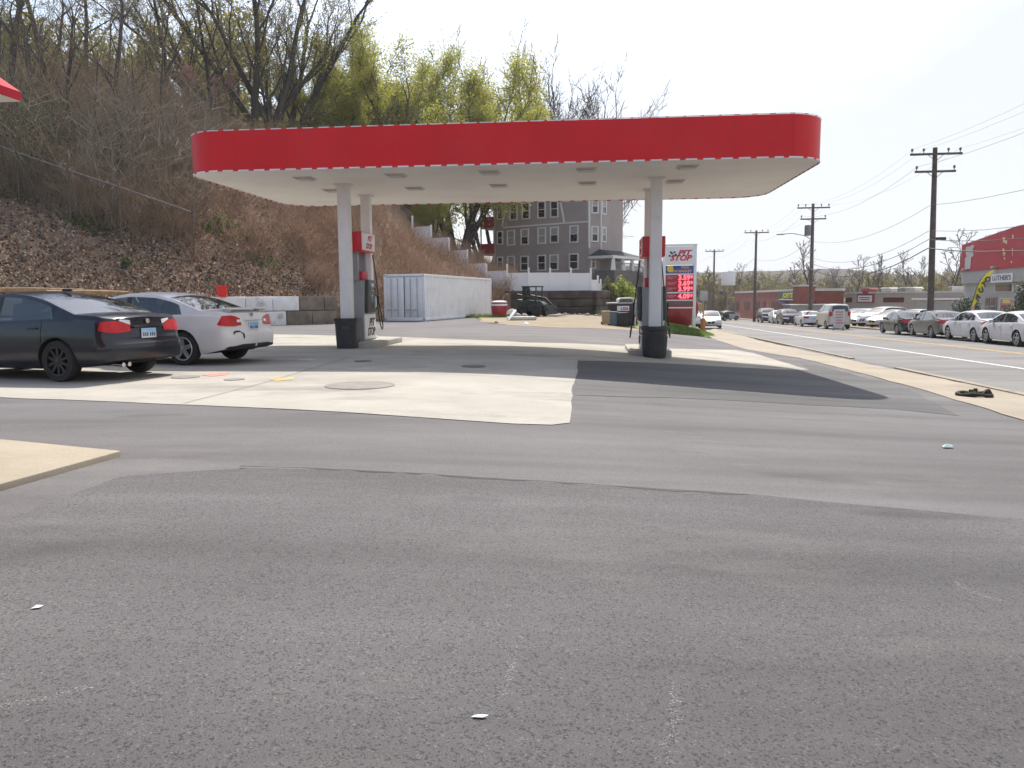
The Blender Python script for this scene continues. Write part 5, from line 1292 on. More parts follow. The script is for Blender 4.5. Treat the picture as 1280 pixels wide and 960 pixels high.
# ------------------------------------------------------------------ tan house on the crest
p = at(345, 150, 92); hz_ = hill_z(p.x, 92.)
th = thing('hilltop_house', 'tan gabled house on the wooded crest above the canopy', 'house', (p.x - .6, p.y, hz_ - 1), -.25)
MAT_TAN = M('tan_siding', (.24, .20, .16), .8, var=.08); MAT_TANR = M('tan_roof', (.20, .17, .14), .9, var=.2)
zt_ = at(338, 132, 92).z - hz_ + 1
mb = MB(); mb.prism([(-3.6, 0), (3.6, 0), (3.6, zt_ - 3.2), (0, zt_), (-3.6, zt_ - 3.2)], 0, 8); mb.build('wall', MAT_TAN, th)
mb = MB()
for s in (-1, 1): mb.prism([(s * 4.1, zt_ - 3.55), (s * 4.1, zt_ - 3.35), (0, zt_ + .3), (0, zt_ + .1)], -.4, 8.4)
mb.build('roof', MAT_TANR, th)
for x in (-1.6, 1.4):
    mb = MB(); mb.box((x, -.03, zt_ - 4.6), (1.1, .1, 1.5)); f_ = mb.build('window', MAT_WTRIM, th); mb = MB(); mb.box((x, -.07, zt_ - 4.6), (.85, .08, 1.25)); mb.build('pane', MAT_PANE, f_)

# ------------------------------------------------------------------ the store whose red roof corner shows at the left edge
st = thing('store_building', 'shop whose red sloping roof corner pokes in at the left edge', 'shop', (at(26, 115, 6.15).x, 6.15, .1), 0)
MAT_ROOFR = M('roof_red', (.50, .03, .045), .8, var=.08, spec=.2); zz0 = at(26, 115, 6.15).z - .1
mb = MB(); e0 = Vector((0, 0, zz0)); dirL = Vector((-1, .12, 0)).normalized(); dirB = Vector((-.12, -1, 0)).normalized()
e1 = e0 + dirL * 7; e2 = e0 + dirB * 9; r0 = e0 + dirL * 1.6 + dirB * 1.6 + Vector((0, 0, 1.55)); r1 = e1 + dirB * 1.6 + Vector((0, 0, 1.55)); r2 = e2 + dirL * 1.6 + Vector((0, 0, 1.55))
dn = Vector((0, 0, -.07)); mb.add([e0, e1, e2, r0, r1, r2], [(0, 3, 4, 1), (0, 2, 5, 3)]); mb.add([e0, e1, e2, e0 + dn, e1 + dn, e2 + dn], [(0, 1, 4, 3), (0, 3, 5, 2)])
mb.build('roof', MAT_ROOFR, st)
mb = MB(); x0 = e0 + dn * 1.01; c1 = dirL * 1.5 + dirB * 1.5; mb.add([x0, e1 + dn, e1 + dirB * 9 + dn, e2 + dn], [(0, 1, 2, 3)]); mb.build('soffit', MAT_SOFF, st)
w0 = e0 + c1; mb = MB(); ft = [w0, w0 + dirL * 5.4, w0 + dirL * 5.4 + dirB * 7, w0 + dirB * 7]; mb.prism([(p.x, p.y) for p in ft], -.2, zz0 - .09, 'XY'); mb.build('wall', M('store_wall', (.5, .48, .45), .8), st)

# ------------------------------------------------------------------ utility poles and wires
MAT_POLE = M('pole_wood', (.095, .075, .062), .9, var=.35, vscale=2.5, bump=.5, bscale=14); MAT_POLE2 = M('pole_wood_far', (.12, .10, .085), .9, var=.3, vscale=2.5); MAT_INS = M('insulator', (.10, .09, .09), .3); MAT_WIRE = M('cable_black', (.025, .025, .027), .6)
PO = []
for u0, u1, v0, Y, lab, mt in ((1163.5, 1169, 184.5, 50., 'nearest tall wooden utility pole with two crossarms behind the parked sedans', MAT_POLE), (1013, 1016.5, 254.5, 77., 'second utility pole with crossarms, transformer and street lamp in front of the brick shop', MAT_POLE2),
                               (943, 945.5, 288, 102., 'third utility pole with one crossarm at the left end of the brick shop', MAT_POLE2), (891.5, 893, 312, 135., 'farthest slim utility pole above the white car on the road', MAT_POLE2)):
    b = at(u0, 392, Y); tp = at(u1, v0, Y); g_ = gz(b.x, Y); b = Vector((b.x, Y, g_)); PO.append(tp)
    o = thing('utility_pole', lab, 'utility pole', b, 0, 'wooden utility poles along the road'); L = tp - b
    mb = MB(); mb.tube([(0, 0, -.3), L * .5, L], [.21, .18, .135], 12); mb.build('shaft', mt, o, smooth=True)
    ca = math.atan2(-.13, 1); k = 1
    for dz, hl, ins in ((.42 if Y < 90 else .3, 1.55, (-1.45, -.75, .72, 1.42)), (1.5, 1.22, (-1.12, 1.12))):
        if Y > 95 and hl < 1.5: continue
        mb = MB(); q = L - Vector((0, 0, dz)); mb.box(q + Vector((0, -.16, 0)), (2 * hl, .11, .13), ca); 
        for s in (-1, 1): mb.tube([q + Vector((s * .55, -.1, 0)), q + Vector((0, -.16, -.45))], .02, 5)
        arm = mb.build('crossarm', mt, o)
        for x in ins:
            c_ = q + Vector((x * math.cos(ca), -.16 + x * math.sin(ca), .06)); mb = MB(); mb.lathe([(.025, 0), (.025, .12), (.08, .14), (.06, .2), (.085, .22), (.05, .3), (0, .31)], 10, c_); mb.build('insulator', MAT_INS, arm, smooth=True)
    if Y == 50.:
        c_ = at(1173, 298.5, Y) - b; mb = MB(); mb.box(c_ + Vector((.1, -.1, 0)), (.62, .26, .2)); mb.build('cable_closure', MAT_BLACK, o, bevel=.06)
    if Y == 77.:
        c_ = at(1010.5, 288, Y) - b; mb = MB(); mb.lathe([(0, -.55), (.3, -.52), (.32, .4), (.25, .5), (0, .52)], 16, c_ + Vector((-.1, -.1, 0))); mb.build('transformer', M('transformer_grey', (.2, .2, .2), .6), o, smooth=True)
        a_, e_ = at(1014, 299, Y) - b, at(979, 292.5, Y) - b; mb = MB(); mb.tube([a_, a_ + Vector((-.8, -.2, .35)), e_ + Vector((.9, 0, .05)), e_], .04, 6); mb.build('lamp_arm', MAT_GALV, o, smooth=True)
        mb = MB(); mb.box(e_ + Vector((-.25, 0, -.03)), (.75, .26, .13)); mb.build('lamp_head', MAT_GALV, o, bevel=.05)
D1 = PO[0] - PO[1]; RP = PO[0] + Vector((-6.5, -40, .6))
def cable(lab, dz, dx, r, sag):
    pts = []
    for k_, (a, b) in enumerate(zip([RP] + PO, PO + [PO[-1] + Vector((3, 60, -1))])):
        for q in range(10):
            f = q / 10; p = a.lerp(b, f); p.z -= sag * 4 * f * (1 - f); pts.append(p + Vector((dx, -.16 if dx else -.2, dz)))
    mb = MB(); mb.tube(pts, r * .72, 5); tag(mb.build('power_cable', MAT_WIRE, smooth=True), lab, 'cable', 'cables along the utility poles')
cable('thin bare wire on the left end of the upper crossarms', -.12, -1.45, .007, .9); cable('thin bare wire on the inner left of the upper crossarms', -.12, -.75, .007, .95)
cable('thin bare wire on the right end of the upper crossarms', -.12, 1.42, .007, .9); cable('thin bare wire on the left end of the lower crossarms', -1.2, -1.12, .011, 1.0)
cable('insulated cable running halfway down the poles', -3.6, -.2, .016, 1.0); cable('dark cable above the two thickest low cables', -5.2, -.2, .018, 1.15)
cable('thick dark telephone cable second from the bottom', -5.75, -.2, .026, 1.2); cable('thickest lowest telephone cable at the black closure box', -6.3, -.2, .045, 1.25)

# ------------------------------------------------------------------ red store across the road
def lane_pt(u, s):
    d = ray(u, 395); k = d.x / d.y; Y = (7.14 + s) / (k - .15); return Vector((k * Y, Y, 0))
a = lane_pt(1202, 20.5); rd = Vector((-.148, -.989, 0))
zb = gz(a.x, a.y); rs_ = thing('red_store', 'shop with faded red upper front and grey ground floor at the right edge', 'shop', (a.x, a.y, zb), math.atan2(rd.y, rd.x))
zs_ = lambda u, v: onplane(u, v, a, rd)[1] - zb
ts_ = lambda u, v=340: onplane(u, v, a, rd)[0]
MAT_RF = M('red_cladding', (.36, .015, .03), .6, var=.14, vscale=.4, dirt=((.38, .12, .13), .3, .4)); MAT_GF = M('grey_cladding', (.36, .36, .35), .7, var=.06)
zr = zs_(1203, 340); zt0 = zs_(1202, 307); Lb = 16.; sl_ = (zs_(1280, 281) - zt0) / ts_(1280, 281)
mb = MB(); mb.prism([(0, 0), (Lb, 0), (Lb, zr), (0, zr)], .05, 14); mb.build('ground_floor', MAT_GF, rs_)
mb = MB(); mb.prism([(-.15, zr), (Lb, zr), (Lb, zt0 + sl_ * 9), (9, zt0 + sl_ * 9), (-.15, zt0)], -.25, 14); up_ = mb.build('upper_front', MAT_RF, rs_)
mb = MB(); mb.prism([(0, zr - .95), (Lb, zr - .95), (Lb, zr), (0, zr)], -.2, .04); mb.build('sign_band', MAT_GF, rs_)
# old paint: bare patches and letter ghosts left on the red front
MAT_PATCH = M('bare_patch', (.45, .44, .43), .8); MAT_GHOST = M('letter_ghost', (.62, .55, .30), .8)
def patchq(pts, mat, nm):
    mb = MB(); q = [(onplane(u, v, a, rd)[0], onplane(u, v, a, rd)[1] - zb) for u, v in pts]; mb.prism(q, -.262, -.252); mb.build(nm, mat, up_)
Z3 = lambda x, y: (1190 + x / 8, 280 + y / 8)
patchq([Z3(*q) for q in ((172, 235), (195, 222), (215, 228), (230, 210), (258, 212), (240, 260), (252, 315), (225, 335), (222, 400), (215, 450), (162, 450), (165, 340), (180, 325), (172, 280))], MAT_PATCH, 'bare_patch')
for q in ((545, 130, 568, 190), (566, 160, 590, 200), (545, 240, 558, 320), (558, 262, 572, 318), (555, 332, 570, 358), (640, 105, 656, 150), (638, 240, 648, 325), (625, 368, 640, 392)):
    patchq([Z3(q[0], q[1]), Z3(q[2], q[1] + 8), Z3(q[2] - 4, q[3]), Z3(q[0] + 5, q[3] - 6)], MAT_GHOST, 'letter_ghost')
t0, t1 = ts_(1244), ts_(1271)
mb = MB(); mb.prism([(t0, zs_(1258, 353)), (t1, zs_(1258, 353)), (t1, zs_(1258, 342)), (t0, zs_(1258, 342))], -.26, -.2); sb_ = mb.build('name_board', M('board_white', (.62, .62, .63), .5), rs_)
text("LUTHER'S", .5, M('board_ink', (.05, .05, .12), .6), sb_, face_m(((t0 + t1) / 2, -.265, (zs_(1258, 353) + zs_(1258, 342)) / 2)), bold=.008, width=(t1 - t0) * .86)
def srect(u0, u1, v0, v1, mat, nm, par=None, dep=.05, o=.0):
    q0, q1 = ts_(u0), ts_(u1); um = (u0 + u1) / 2; mb = MB(); mb.prism([(q0, zs_(um, v1)), (q1, zs_(um, v1)), (q1, zs_(um, v0)), (q0, zs_(um, v0))], o - dep, o + .045); return mb.build(nm, mat, par or rs_)
f_ = srect(1245, 1268, 354.5, 365, MAT_WTRIM, 'window'); srect(1246, 1267, 355.2, 364.4, MAT_PANE, 'pane', f_, .07)
f_ = srect(1220, 1228, 371, 378.5, MAT_WTRIM, 'window'); srect(1220.7, 1227.3, 371.6, 378, MAT_PANE, 'pane', f_, .07)
f_ = srect(1234, 1248, 371.5, 392, MAT_GALV, 'shop_door'); srect(1235.2, 1240.3, 373, 391, MAT_PANE, 'pane', f_, .07); srect(1241.6, 1247, 373, 391, MAT_PANE, 'pane', f_, .07)
f_ = srect(1253, 1271, 373, 392, MAT_WTRIM, 'poster_window'); srect(1253.6, 1270.4, 373.7, 391.3, M('poster_pink', (.42, .22, .24), .5, var=.5, vscale=1.2), 'poster', f_, .06)
srect(1257, 1266, 374.5, 379, M('poster_yellow', (.62, .5, .12), .5), 'poster', f_, .072); srect(1255, 1267, 381, 386, M('poster_dark', (.18, .06, .07), .5), 'poster', f_, .072)
for x in ((ts_(1249)), ts_(1212)):
    mb = MB(); mb.box((x, -.38, zr + .12), (.3, .4, .18)); mb.build('flood_lamp', MAT_GALV, rs_, bevel=.03)
# feather flag
p = lane_pt(1214, 13.2); g_ = gz(p.x, p.y) + .03
ff = thing('feather_flag', 'curved yellow feather flag with black letters beside the round dark bush', 'flag', (p.x, p.y, g_))
zq = lambda v: at(1214, v, p.y).z - g_
xq = lambda u: at(u, 395, p.y).x - p.x
mb = MB(); pole = [(xq(1213.5), 0, .0), (xq(1214), 0, zq(380)), (xq(1217.5), 0, zq(365)), (xq(1222), 0, zq(351)), (xq(1229), 0, zq(342)), (xq(1238.5), 0, zq(338))]; mb.tube(pole, .02, 6); mb.build('flag_pole', MAT_BLACK, ff, smooth=True)
lf = [(1214, 382), (1216, 370), (1219, 360), (1223, 350.5), (1229, 342.5), (1238, 337.5)]; rt = [(1217, 382), (1220.5, 371), (1225.5, 361), (1230.5, 351.5), (1234, 345), (1238.5, 338.2)]
mb = MB(); n = len(lf); yy = lambda k: .05 * math.sin(k * 1.3)
v = [(xq(u), -.03 + yy(k), zq(w_)) for k, (u, w_) in enumerate(lf)] + [(xq(u), -.03 - yy(k), zq(w_)) for k, (u, w_) in enumerate(rt)]
v += [(x, y + .012, z) for x, y, z in v]
mb.add(v, [(k, k + 1, n + k + 1, n + k) for k in range(n - 1)] + [(2*n + k, 3*n + k, 3*n + k + 1, 2*n + k + 1) for k in range(n - 1)] + [(k, 2*n + k, 2*n + k + 1, k + 1) for k in range(n - 1)] + [(n + k, n + k + 1, 3*n + k + 1, 3*n + k) for k in range(n - 1)])
fl = mb.build('flag_cloth', M('flag_yellow', (.70, .62, .02), .7), ff, smooth=True)
for ch, (u, v_), rr in (('O', (1231, 349.5), -.55), ('T', (1227, 356), -.45), ('U', (1223.3, 363), -.4), ('A', (1219.6, 371), -.3)):
    text(ch, .40, MAT_INK, fl, Matrix.Translation((xq(u), -.1, zq(v_))) @ Matrix.Rotation(rr, 4, 'Y') @ Matrix.Rotation(PI / 2, 4, 'X'), bold=.02)
mb = MB(); mb.add([(xq(1213.5) - .05, -.03, zq(391)), (xq(1217), -.03, zq(391)), (xq(1217), -.03, zq(382)), (xq(1214) - .03, -.03, zq(382)), (xq(1213.5) - .05, .0, zq(391)), (xq(1217), .0, zq(391)), (xq(1217), .0, zq(382)), (xq(1214) - .03, .0, zq(382))], [(0, 1, 2, 3), (7, 6, 5, 4), (0, 4, 5, 1), (1, 5, 6, 2), (3, 2, 6, 7), (0, 3, 7, 4)]); mb.build('flag_foot', M('flag_foot_pink', (.55, .3, .32), .7), ff)

# ------------------------------------------------------------------ brick shop, beige workshop, far signs
MAT_BRICK = M('brick_red', (.24, .075, .055), .9, var=.2, vscale=.8, bump=.3, bscale=6); MAT_COPE = M('coping_pale', (.55, .52, .48), .7)
b0, b1 = Vector((at(918, 390, 150).x, 150, 0)), Vector((at(1000, 390, 94).x, 94, 0)); b2 = Vector((at(1056, 390, 95).x, 95.5, 0)); zg = gz(b1.x, b1.y) - .3; zt = 1.95
bk = thing('brick_shop', 'low red brick shop with yellow lettered sign behind the parked cars', 'shop', (b1.x, b1.y, zg)); org2 = Vector((b1.x, b1.y, zg))
ft = [b0, b1, b2, b2 + Vector((8, 50, 0))]
mb = MB(); mb.prism([(p.x - org2.x, p.y - org2.y) for p in ft], -1, zt - zg, 'XY'); mb.build('wall', MAT_BRICK, bk)
cen = sum(ft, Vector()) / 4
mb = MB(); mb.prism([((cen + (p - cen) * 1.012).x - org2.x, (cen + (p - cen) * 1.012).y - org2.y) for p in ft], zt - zg + .004, zt - zg + .30, 'XY'); mb.build('coping', MAT_COPE, bk)
tw = at(1008, 370, 93.4); mb = MB(); mb.box((tw.x - org2.x, tw.y - org2.y + .8, (at(1008, 357.5, 93.4).z - zg) / 2), (2.0, 1.8, at(1008, 357.5, 93.4).z - zg)); tt_ = mb.build('brick_tower', MAT_BRICK, bk)
mb = MB(); mb.box((tw.x - org2.x, tw.y - org2.y + .8, at(1008, 357, 93.4).z - zg), (2.2, 2.0, .18)); mb.build('coping', MAT_COPE, tt_)
fd = (b0 - b1).normalized(); fo_ = Vector((fd.y, -fd.x, 0)); fo_ = fo_ if fo_.x < 0 else -fo_
def fpanel(u0, u1, v0, v1, mat, nm, par=None, o=.06, base_o=0.):
    q = [onplane(u0, v0, b1, fd), onplane(u1, v1, b1, fd)]; ta, tb = q[0][0], q[1][0]; za, zb_ = sorted((q[0][1], q[1][1])); mb = MB()
    v = [b1 + fd * t_ + fo_ * oo + Vector((0, 0, z_)) - org2 for oo in (base_o, o) for t_, z_ in ((ta, za), (tb, za), (tb, zb_), (ta, zb_))]
    mb.add(v, [(0, 1, 2, 3), (7, 6, 5, 4), (0, 4, 5, 1), (1, 5, 6, 2), (2, 6, 7, 3), (3, 7, 4, 0)]); return mb.build(nm, mat, par or bk)
sp_ = fpanel(975, 998, 365, 376.5, M('shop_sign_dark', (.03, .03, .035), .5), 'shop_sign', o=.25)
def ftext(s, u, v, sz, mat, wd, par, o=.27):
    t_, z_ = onplane(u, v, b1, fd); q = b1 + fd * t_ + fo_ * o + Vector((0, 0, z_)) - org2
    text(s, sz, mat, par, face_m(q, math.atan2(fo_.x, -fo_.y)), bold=.03, shear=.2, width=wd)
qa, qb = onplane(978, 369, b1, fd)[0], onplane(994.5, 369, b1, fd)[0]
ftext("JOEY'S", 986.8, 369.4, .85, M('shop_sign_yellow', (.75, .72, .04), .5), abs(qb - qa) * .8, sp_)
fpanel(976, 995, 373.8, 375.2, MAT_SIGNW, 'sign_strip', sp_, .3, .252)
fpanel(976, 983, 377, 380, M('sign_purple', (.10, .05, .30), .5), 'sign_lower', sp_, .2)
for u0, u1 in ((920.5, 923.5), (930.5, 936.5), (943, 949), (954, 957)): f_ = fpanel(u0, u1, 377, 388, M('brick_dark', (.10, .025, .022), .8), 'window', o=.05)
fpanel(965, 985, 377, 392, MATS['brick_dark'], 'entrance', o=.12)
mb = MB(); p = at(1003, 391, 90); g_ = gz(p.x, p.y)
mb.box((p.x - org2.x + 1.2, p.y - org2.y + 2, 1.1), (4.6, 2.6, 2.6)); mb.build('roller_shed', M('shed_grey', (.26, .26, .26), .7), bk); mb = MB(); mb.box((p.x - org2.x + 1.2, p.y - org2.y + 2, 2.46), (4.9, 2.9, .12)); mb.build('shed_roof', MAT_COPE, bk)
# beige workshop
MAT_BEI = M('beige_render', (.42, .37, .31), .8, var=.06, vscale=.3)
w0, w1 = at(1056.5, 390, 95), at(1222, 390, 80); zg = gz(w0.x, w0.y) - .3
wk = thing('beige_workshop', 'long low beige workshop behind the dealer cars', 'workshop', (w0.x, w0.y, zg), math.atan2(w1.y - w0.y, w1.x - w0.x)); wd_ = Vector((w1.x - w0.x, w1.y - w0.y, 0)).normalized(); w00 = Vector((w0.x, w0.y, 0)); LW = (w1 - w0).xy.length
wt = lambda u, v: (onplane(u, v, w00, wd_)[0], onplane(u, v, w00, wd_)[1] - zg)
ht = wt(1100, 366.5)[1]
mb = MB(); mb.span((0, .1, 0), (LW, 12, ht)); mb.build('wall', MAT_BEI, wk); mb = MB(); mb.span((-.1, -.1, ht + .003), (LW + .1, 12.1, ht + .16)); mb.build('coping', MAT_COPE, wk)
def wp(u0, u1, v0, v1, mat, nm, par=None, o=.08, yb=.097):
    (ta, za), (tb, zb_) = wt(u0, v0), wt(u1, v1); mb = MB(); mb.span((ta, yb - o, min(za, zb_)), (tb, yb, max(za, zb_))); return mb.build(nm, mat, par or wk)
s_ = wp(1072, 1092, 367, 378.5, M('sign_frame_red', (.28, .05, .05), .6), 'wall_sign', o=.2); wp(1073.5, 1090.5, 369.5, 377, MAT_SIGNW, 'sign_face', s_, .24); s2 = wp(1079, 1086, 364.5, 367.4, MATS['sign_frame_red'], 'sign_top', s_, .2)
wp(1075, 1089, 371.4, 372.6, MATS['sign_frame_red'], 'sign_lines', s_, .26); wp(1076, 1088, 374, 375, MATS['sign_frame_red'], 'sign_lines', s_, .26)
wp(1056.8, 1064.5, 372, 378, MATS['brick_dark'], 'window'); wp(1104, 1129, 372, 378, MATS['brick_dark'], 'window')
wp(1146, 1158, 375, 392, M('door_grey', (.40, .42, .44), .6), 'roller_door'); wp(1164, 1200, 376, 393, MATS['door_grey'], 'roller_door'); wp(1144, 1221, 372.6, 374.8, MAT_SIGNW, 'awning', o=.7)
mb = MB(); q0, q1 = wt(1182, 364), wt(1214, 364); mb.span((q0[0], 1, ht + .16), (q1[0], 8, wt(1195, 358)[1])); mb.build('roof_box', MAT_COPE, wk)
for u, c in ((1090, MAT_COPE), (1112, MAT_GALV), (1120, MAT_COPE), (1065, M('roof_vent_red', (.25, .06, .06), .7)), (1175, MAT_GALV)):
    q = wt(u, 364); mb = MB(); mb.box((q[0], 3, ht + .16 + .15), (1.3, 1.2, .3)); mb.prism([(q[0] - .8, ht + .5), (q[0] + .8, ht + .5), (q[0] + .5, ht + .68), (q[0] - .5, ht + .68)], 2.2, 3.8); mb.build('roof_vent', c, wk, bevel=.05)
# white billboard, small road signs, hydrant
def post_sign(name, lab, cat, u0, u1, v0, v1, vb, Y, mat, th_=.2):
    a_, b_ = at(u0, v0, Y), at(u1, v1, Y); x = (a_.x + b_.x) / 2; g_ = gz(x, Y); o = thing(name, lab, cat, (x, Y, g_)); mb = MB()
    mb.box((0, .12, (b_.z - g_) / 2), (.12, .12, b_.z - g_ + .3)); mb.build('post', MAT_GALV, o); mb = MB(); mb.box((0, 0, (a_.z + b_.z) / 2 - g_), (b_.x - a_.x, th_, a_.z - b_.z)); return mb.build('sign_face', mat, o, bevel=.02), o
f_, o = post_sign('billboard', 'blank white square billboard on a thin pole above the far road', 'billboard', 902, 919, 340, 356.5, 392, 128, MAT_SIGNW)
post_sign('road_sign', 'small grey backed road sign beside the price sign', 'road sign', 875, 884.5, 364, 376, 405, 60, M('sign_back_grey', (.36, .37, .38), .5), .03)
post_sign('banner_sign', 'long low blue sign board over the far dark shop', 'sign', 884, 903, 364.2, 368.2, 392, 150, M('banner_blue', (.05, .08, .25), .5), .2)
p = at(878.5, 409, 54); g_ = gz(p.x, p.y); o = thing('fire_hydrant', 'rusty orange hydrant beside the grass mound and the white car', 'hydrant', (p.x, p.y, g_))
MAT_HYD = M('hydrant_orange', (.38, .17, .05), .7, var=.3, vscale=6); mb = MB(); mb.lathe([(0, 0), (.24, 0), (.24, .08), (.16, .1), (.16, .7), (.21, .72), (.2, .82), (.08, .95), (0, .97)], 18); mb.build('barrel', MAT_HYD, o, smooth=True)
for s in (-1, 1): mb = MB(); mb.lathe([(.0, 0), (.09, 0), (.09, .14), (0, .14)], 10, (s * .14, 0, .55), 'X'); mb.build('nozzle_cap', MAT_HYD, o)
a_, b_ = at(884, 367, 165), at(920, 391, 165); g_ = gz(a_.x, 165); o = thing('dark_shop', 'low dark shop front far down the road left of the brick shop', 'shop', ((a_.x + b_.x) / 2, 165, g_))
mb = MB(); mb.box((0, 4, 2.0), (b_.x - a_.x, 8, 4.0)); mb.build('wall', M('dark_shop_wall', (.12, .115, .12), .8), o); mb = MB(); mb.box((0, 4, 4.1), (b_.x - a_.x + .5, 8.5, .25)); mb.build('roof', MAT_COPE, o)
p = at(872.5, 383, 90); g_ = gz(p.x, p.y); o = thing('yellow_cabinet', 'yellow roadside cabinet just right of the price sign', 'cabinet', (p.x, p.y, g_)); mb = MB(); mb.box((0, 0, 1.2), (.9, .7, 2.4)); mb.build('cabinet_body', M('cabinet_yellow', (.5, .28, .05), .6), o, bevel=.04); mb = MB(); mb.box((0, -.36, 1.3), (.7, .03, 1.8)); mb.build('cabinet_door', MATS['cabinet_yellow'], o, bevel=.008)
# sandwich board in front of the van
p = lane_pt(1049, 8.6); p.z = gz(p.x, p.y); o = thing('sandwich_board', 'white lettered board standing at the kerb in front of the van', 'notice board', p); mb = MB(); mb.box((0, 0, .85), (.8, .06, 1.35)); mb.build('board', M('board_pinkish', (.6, .55, .55), .6), o, bevel=.01)
mb = MB()
for k in range(5): mb.box((0, -.035, 1.35 - k * .2), (.6 - .1 * (k % 2), .01, .09))
mb.build('print', M('board_print', (.45, .2, .22), .6), o)
for s in (-1, 1): mb = MB(); mb.box((s * .35, .1, .1), (.05, .4, .2)); mb.build('foot', MAT_GALV, o)
# ------------------------------------------------------------------ trees
def bark(name, lo, hi):
    t = NT(name); c = t.ramp(t.noise(3., 6, .7, t.mapping(scale=(1, 1, .25))), [(.3, lo), (.7, hi)]); t.col(c); t.b.inputs['Roughness'].default_value = .95; t.bump(t.noise(9, 4, .6, t.mapping(scale=(1, 1, .3))), .6, .03); return t.m
MAT_BARK = bark('bark_grey', (.05, .042, .036), (.13, .11, .095)); MAT_BARKD = bark('bark_dark', (.032, .028, .025), (.085, .072, .062)); MAT_TWIG = bark('twig_brown', (.07, .055, .045), (.14, .115, .095))
MAT_TWIGD = bark('twig_dark', (.045, .038, .033), (.09, .075, .066))
def leafm(name, lo, hi, tr=.35):
    t = NT(name); oi = t.noise(1.3, 3, .6); c = t.ramp(oi, [(.3, lo), (.7, hi)]); t.col(c); t.b.inputs['Roughness'].default_value = .6
    tl = t.n('ShaderNodeBsdfTranslucent'); t.l(c, tl.inputs['Color']); ms = t.n('ShaderNodeMixShader'); ms.inputs[0].default_value = tr
    t.l(t.b.outputs[0], ms.inputs[1]); t.l(tl.outputs[0], ms.inputs[2]); t.l(ms.outputs[0], t.out.inputs['Surface']); return t.m
MAT_LEAFY = leafm('leaf_spring', (.30, .31, .055), (.45, .44, .10), .58); MAT_LEAFB = leafm('leaf_bud', (.20, .19, .05), (.33, .29, .08), .45); MAT_LEAFG = leafm('leaf_green', (.03, .07, .018), (.07, .13, .03)); MAT_LEAFP = leafm('blossom_pink', (.22, .10, .10), (.32, .17, .15)); MAT_NEEDLE = leafm('needle_green', (.02, .045, .018), (.05, .085, .03), .15)


def grow(seed, H, r0, kids, ratio, ang, up, wob, start=.3, segs=(8, 6, 4, 3), stems=1, lean=.06, maxlev=3, spread0=.0):
    rng = random.Random(seed); S = []; tips = []
    def rv(): return Vector((rng.gauss(0, 1), rng.gauss(0, 1), rng.gauss(0, 1)))
    def branch(p, d, L, r, lev):
        n = segs[lev]; rb = r
        for k in range(n):
            d = (d + rv() * wob[min(lev, 2)] + Vector((0, 0, up[min(lev, 2)]))).normalized(); q = p + d * L / n; ra, rb = rb, r * (1 - (k + 1) / n * (.62 if lev == 0 else .72))
            S.append((*p, *q, ra, rb, lev)); p = q
            if lev < maxlev and (k + 1) / n >= (start if lev == 0 else .25):
                m = kids[lev] / n; m = int(m) + (rng.random() < m - int(m))
                for _ in range(m):
                    ax = d.cross(rv()).normalized(); a = R_(ang[lev] * rng.uniform(.65, 1.3)); nd = Matrix.Rotation(a, 3, ax) @ d
                    branch(p - d * rng.random() * L / n * .8, nd, L * ratio[lev] * rng.uniform(.6, 1.15) * (1.15 - .55 * k / n), max(.006, rb * rng.uniform(.42, .62)), lev + 1)
        tips.append((*p, lev))
        if lev < maxlev:
            for _ in range(2):
                ax = d.cross(rv()).normalized(); branch(p, Matrix.Rotation(R_(rng.uniform(12, 30)), 3, ax) @ d, L * ratio[lev] * rng.uniform(.6, .9), max(.006, rb * .8), lev + 1)
    for s in range(stems):
        a = 2 * PI * s / stems + rng.random(); d = Vector((math.cos(a) * (spread0 + lean * rng.random()), math.sin(a) * (spread0 + lean * rng.random()), 1)).normalized()
        branch(Vector((math.cos(a) * r0 * .8, math.sin(a) * r0 * .8, -.4)) if stems > 1 else Vector((0, 0, -.4)), d, H * rng.uniform(.85, 1.1), r0 * (.75 if stems > 1 else 1), 0)
    return np.array(S), np.array(tips)


def seg_mesh(S, n):
    P, Q, ra, rb = S[:, 0:3], S[:, 3:6], S[:, 6:7], S[:, 7:8]; d = Q - P; L = np.linalg.norm(d, axis=1, keepdims=True); d = d / np.maximum(L, 1e-6)
    Q = Q + d * rb * .3; ref = np.where(np.abs(d[:, 2:3]) > .9, np.array([[1., 0, 0]]), np.array([[0, 0, 1.]])); a = np.cross(d, ref); a /= np.linalg.norm(a, axis=1, keepdims=True); b = np.cross(a, d)
    th = np.arange(n) * 2 * PI / n; c, s = np.cos(th)[None, :, None], np.sin(th)[None, :, None]
    ring = a[:, None, :] * c + b[:, None, :] * s
    V = np.concatenate([P[:, None, :] + ring * ra[:, None, :], Q[:, None, :] + ring * rb[:, None, :]], 1).reshape(-1, 3)
    base = (np.arange(len(S)) * 2 * n)[:, None]; k = np.arange(n)[None, :]; k1 = (k + 1) % n
    F = np.stack([base + k, base + k1, base + n + k1, base + n + k], 2).reshape(-1, 4)
    return V, F
def leaf_mesh(C, size, rng, droop=0.):
    n = len(C); a = rng.normal(size=(n, 3)); a /= np.linalg.norm(a, axis=1, keepdims=True); t = rng.normal(size=(n, 3)); b = np.cross(a, t); b /= np.linalg.norm(b, axis=1, keepdims=True)
    s = size * rng.uniform(.6, 1.4, (n, 1)); V = np.stack([C - a * s, C + b * s * .5, C + a * s, C - b * s * .5], 1).reshape(-1, 3)
    return V, np.arange(n * 4).reshape(-1, 4)
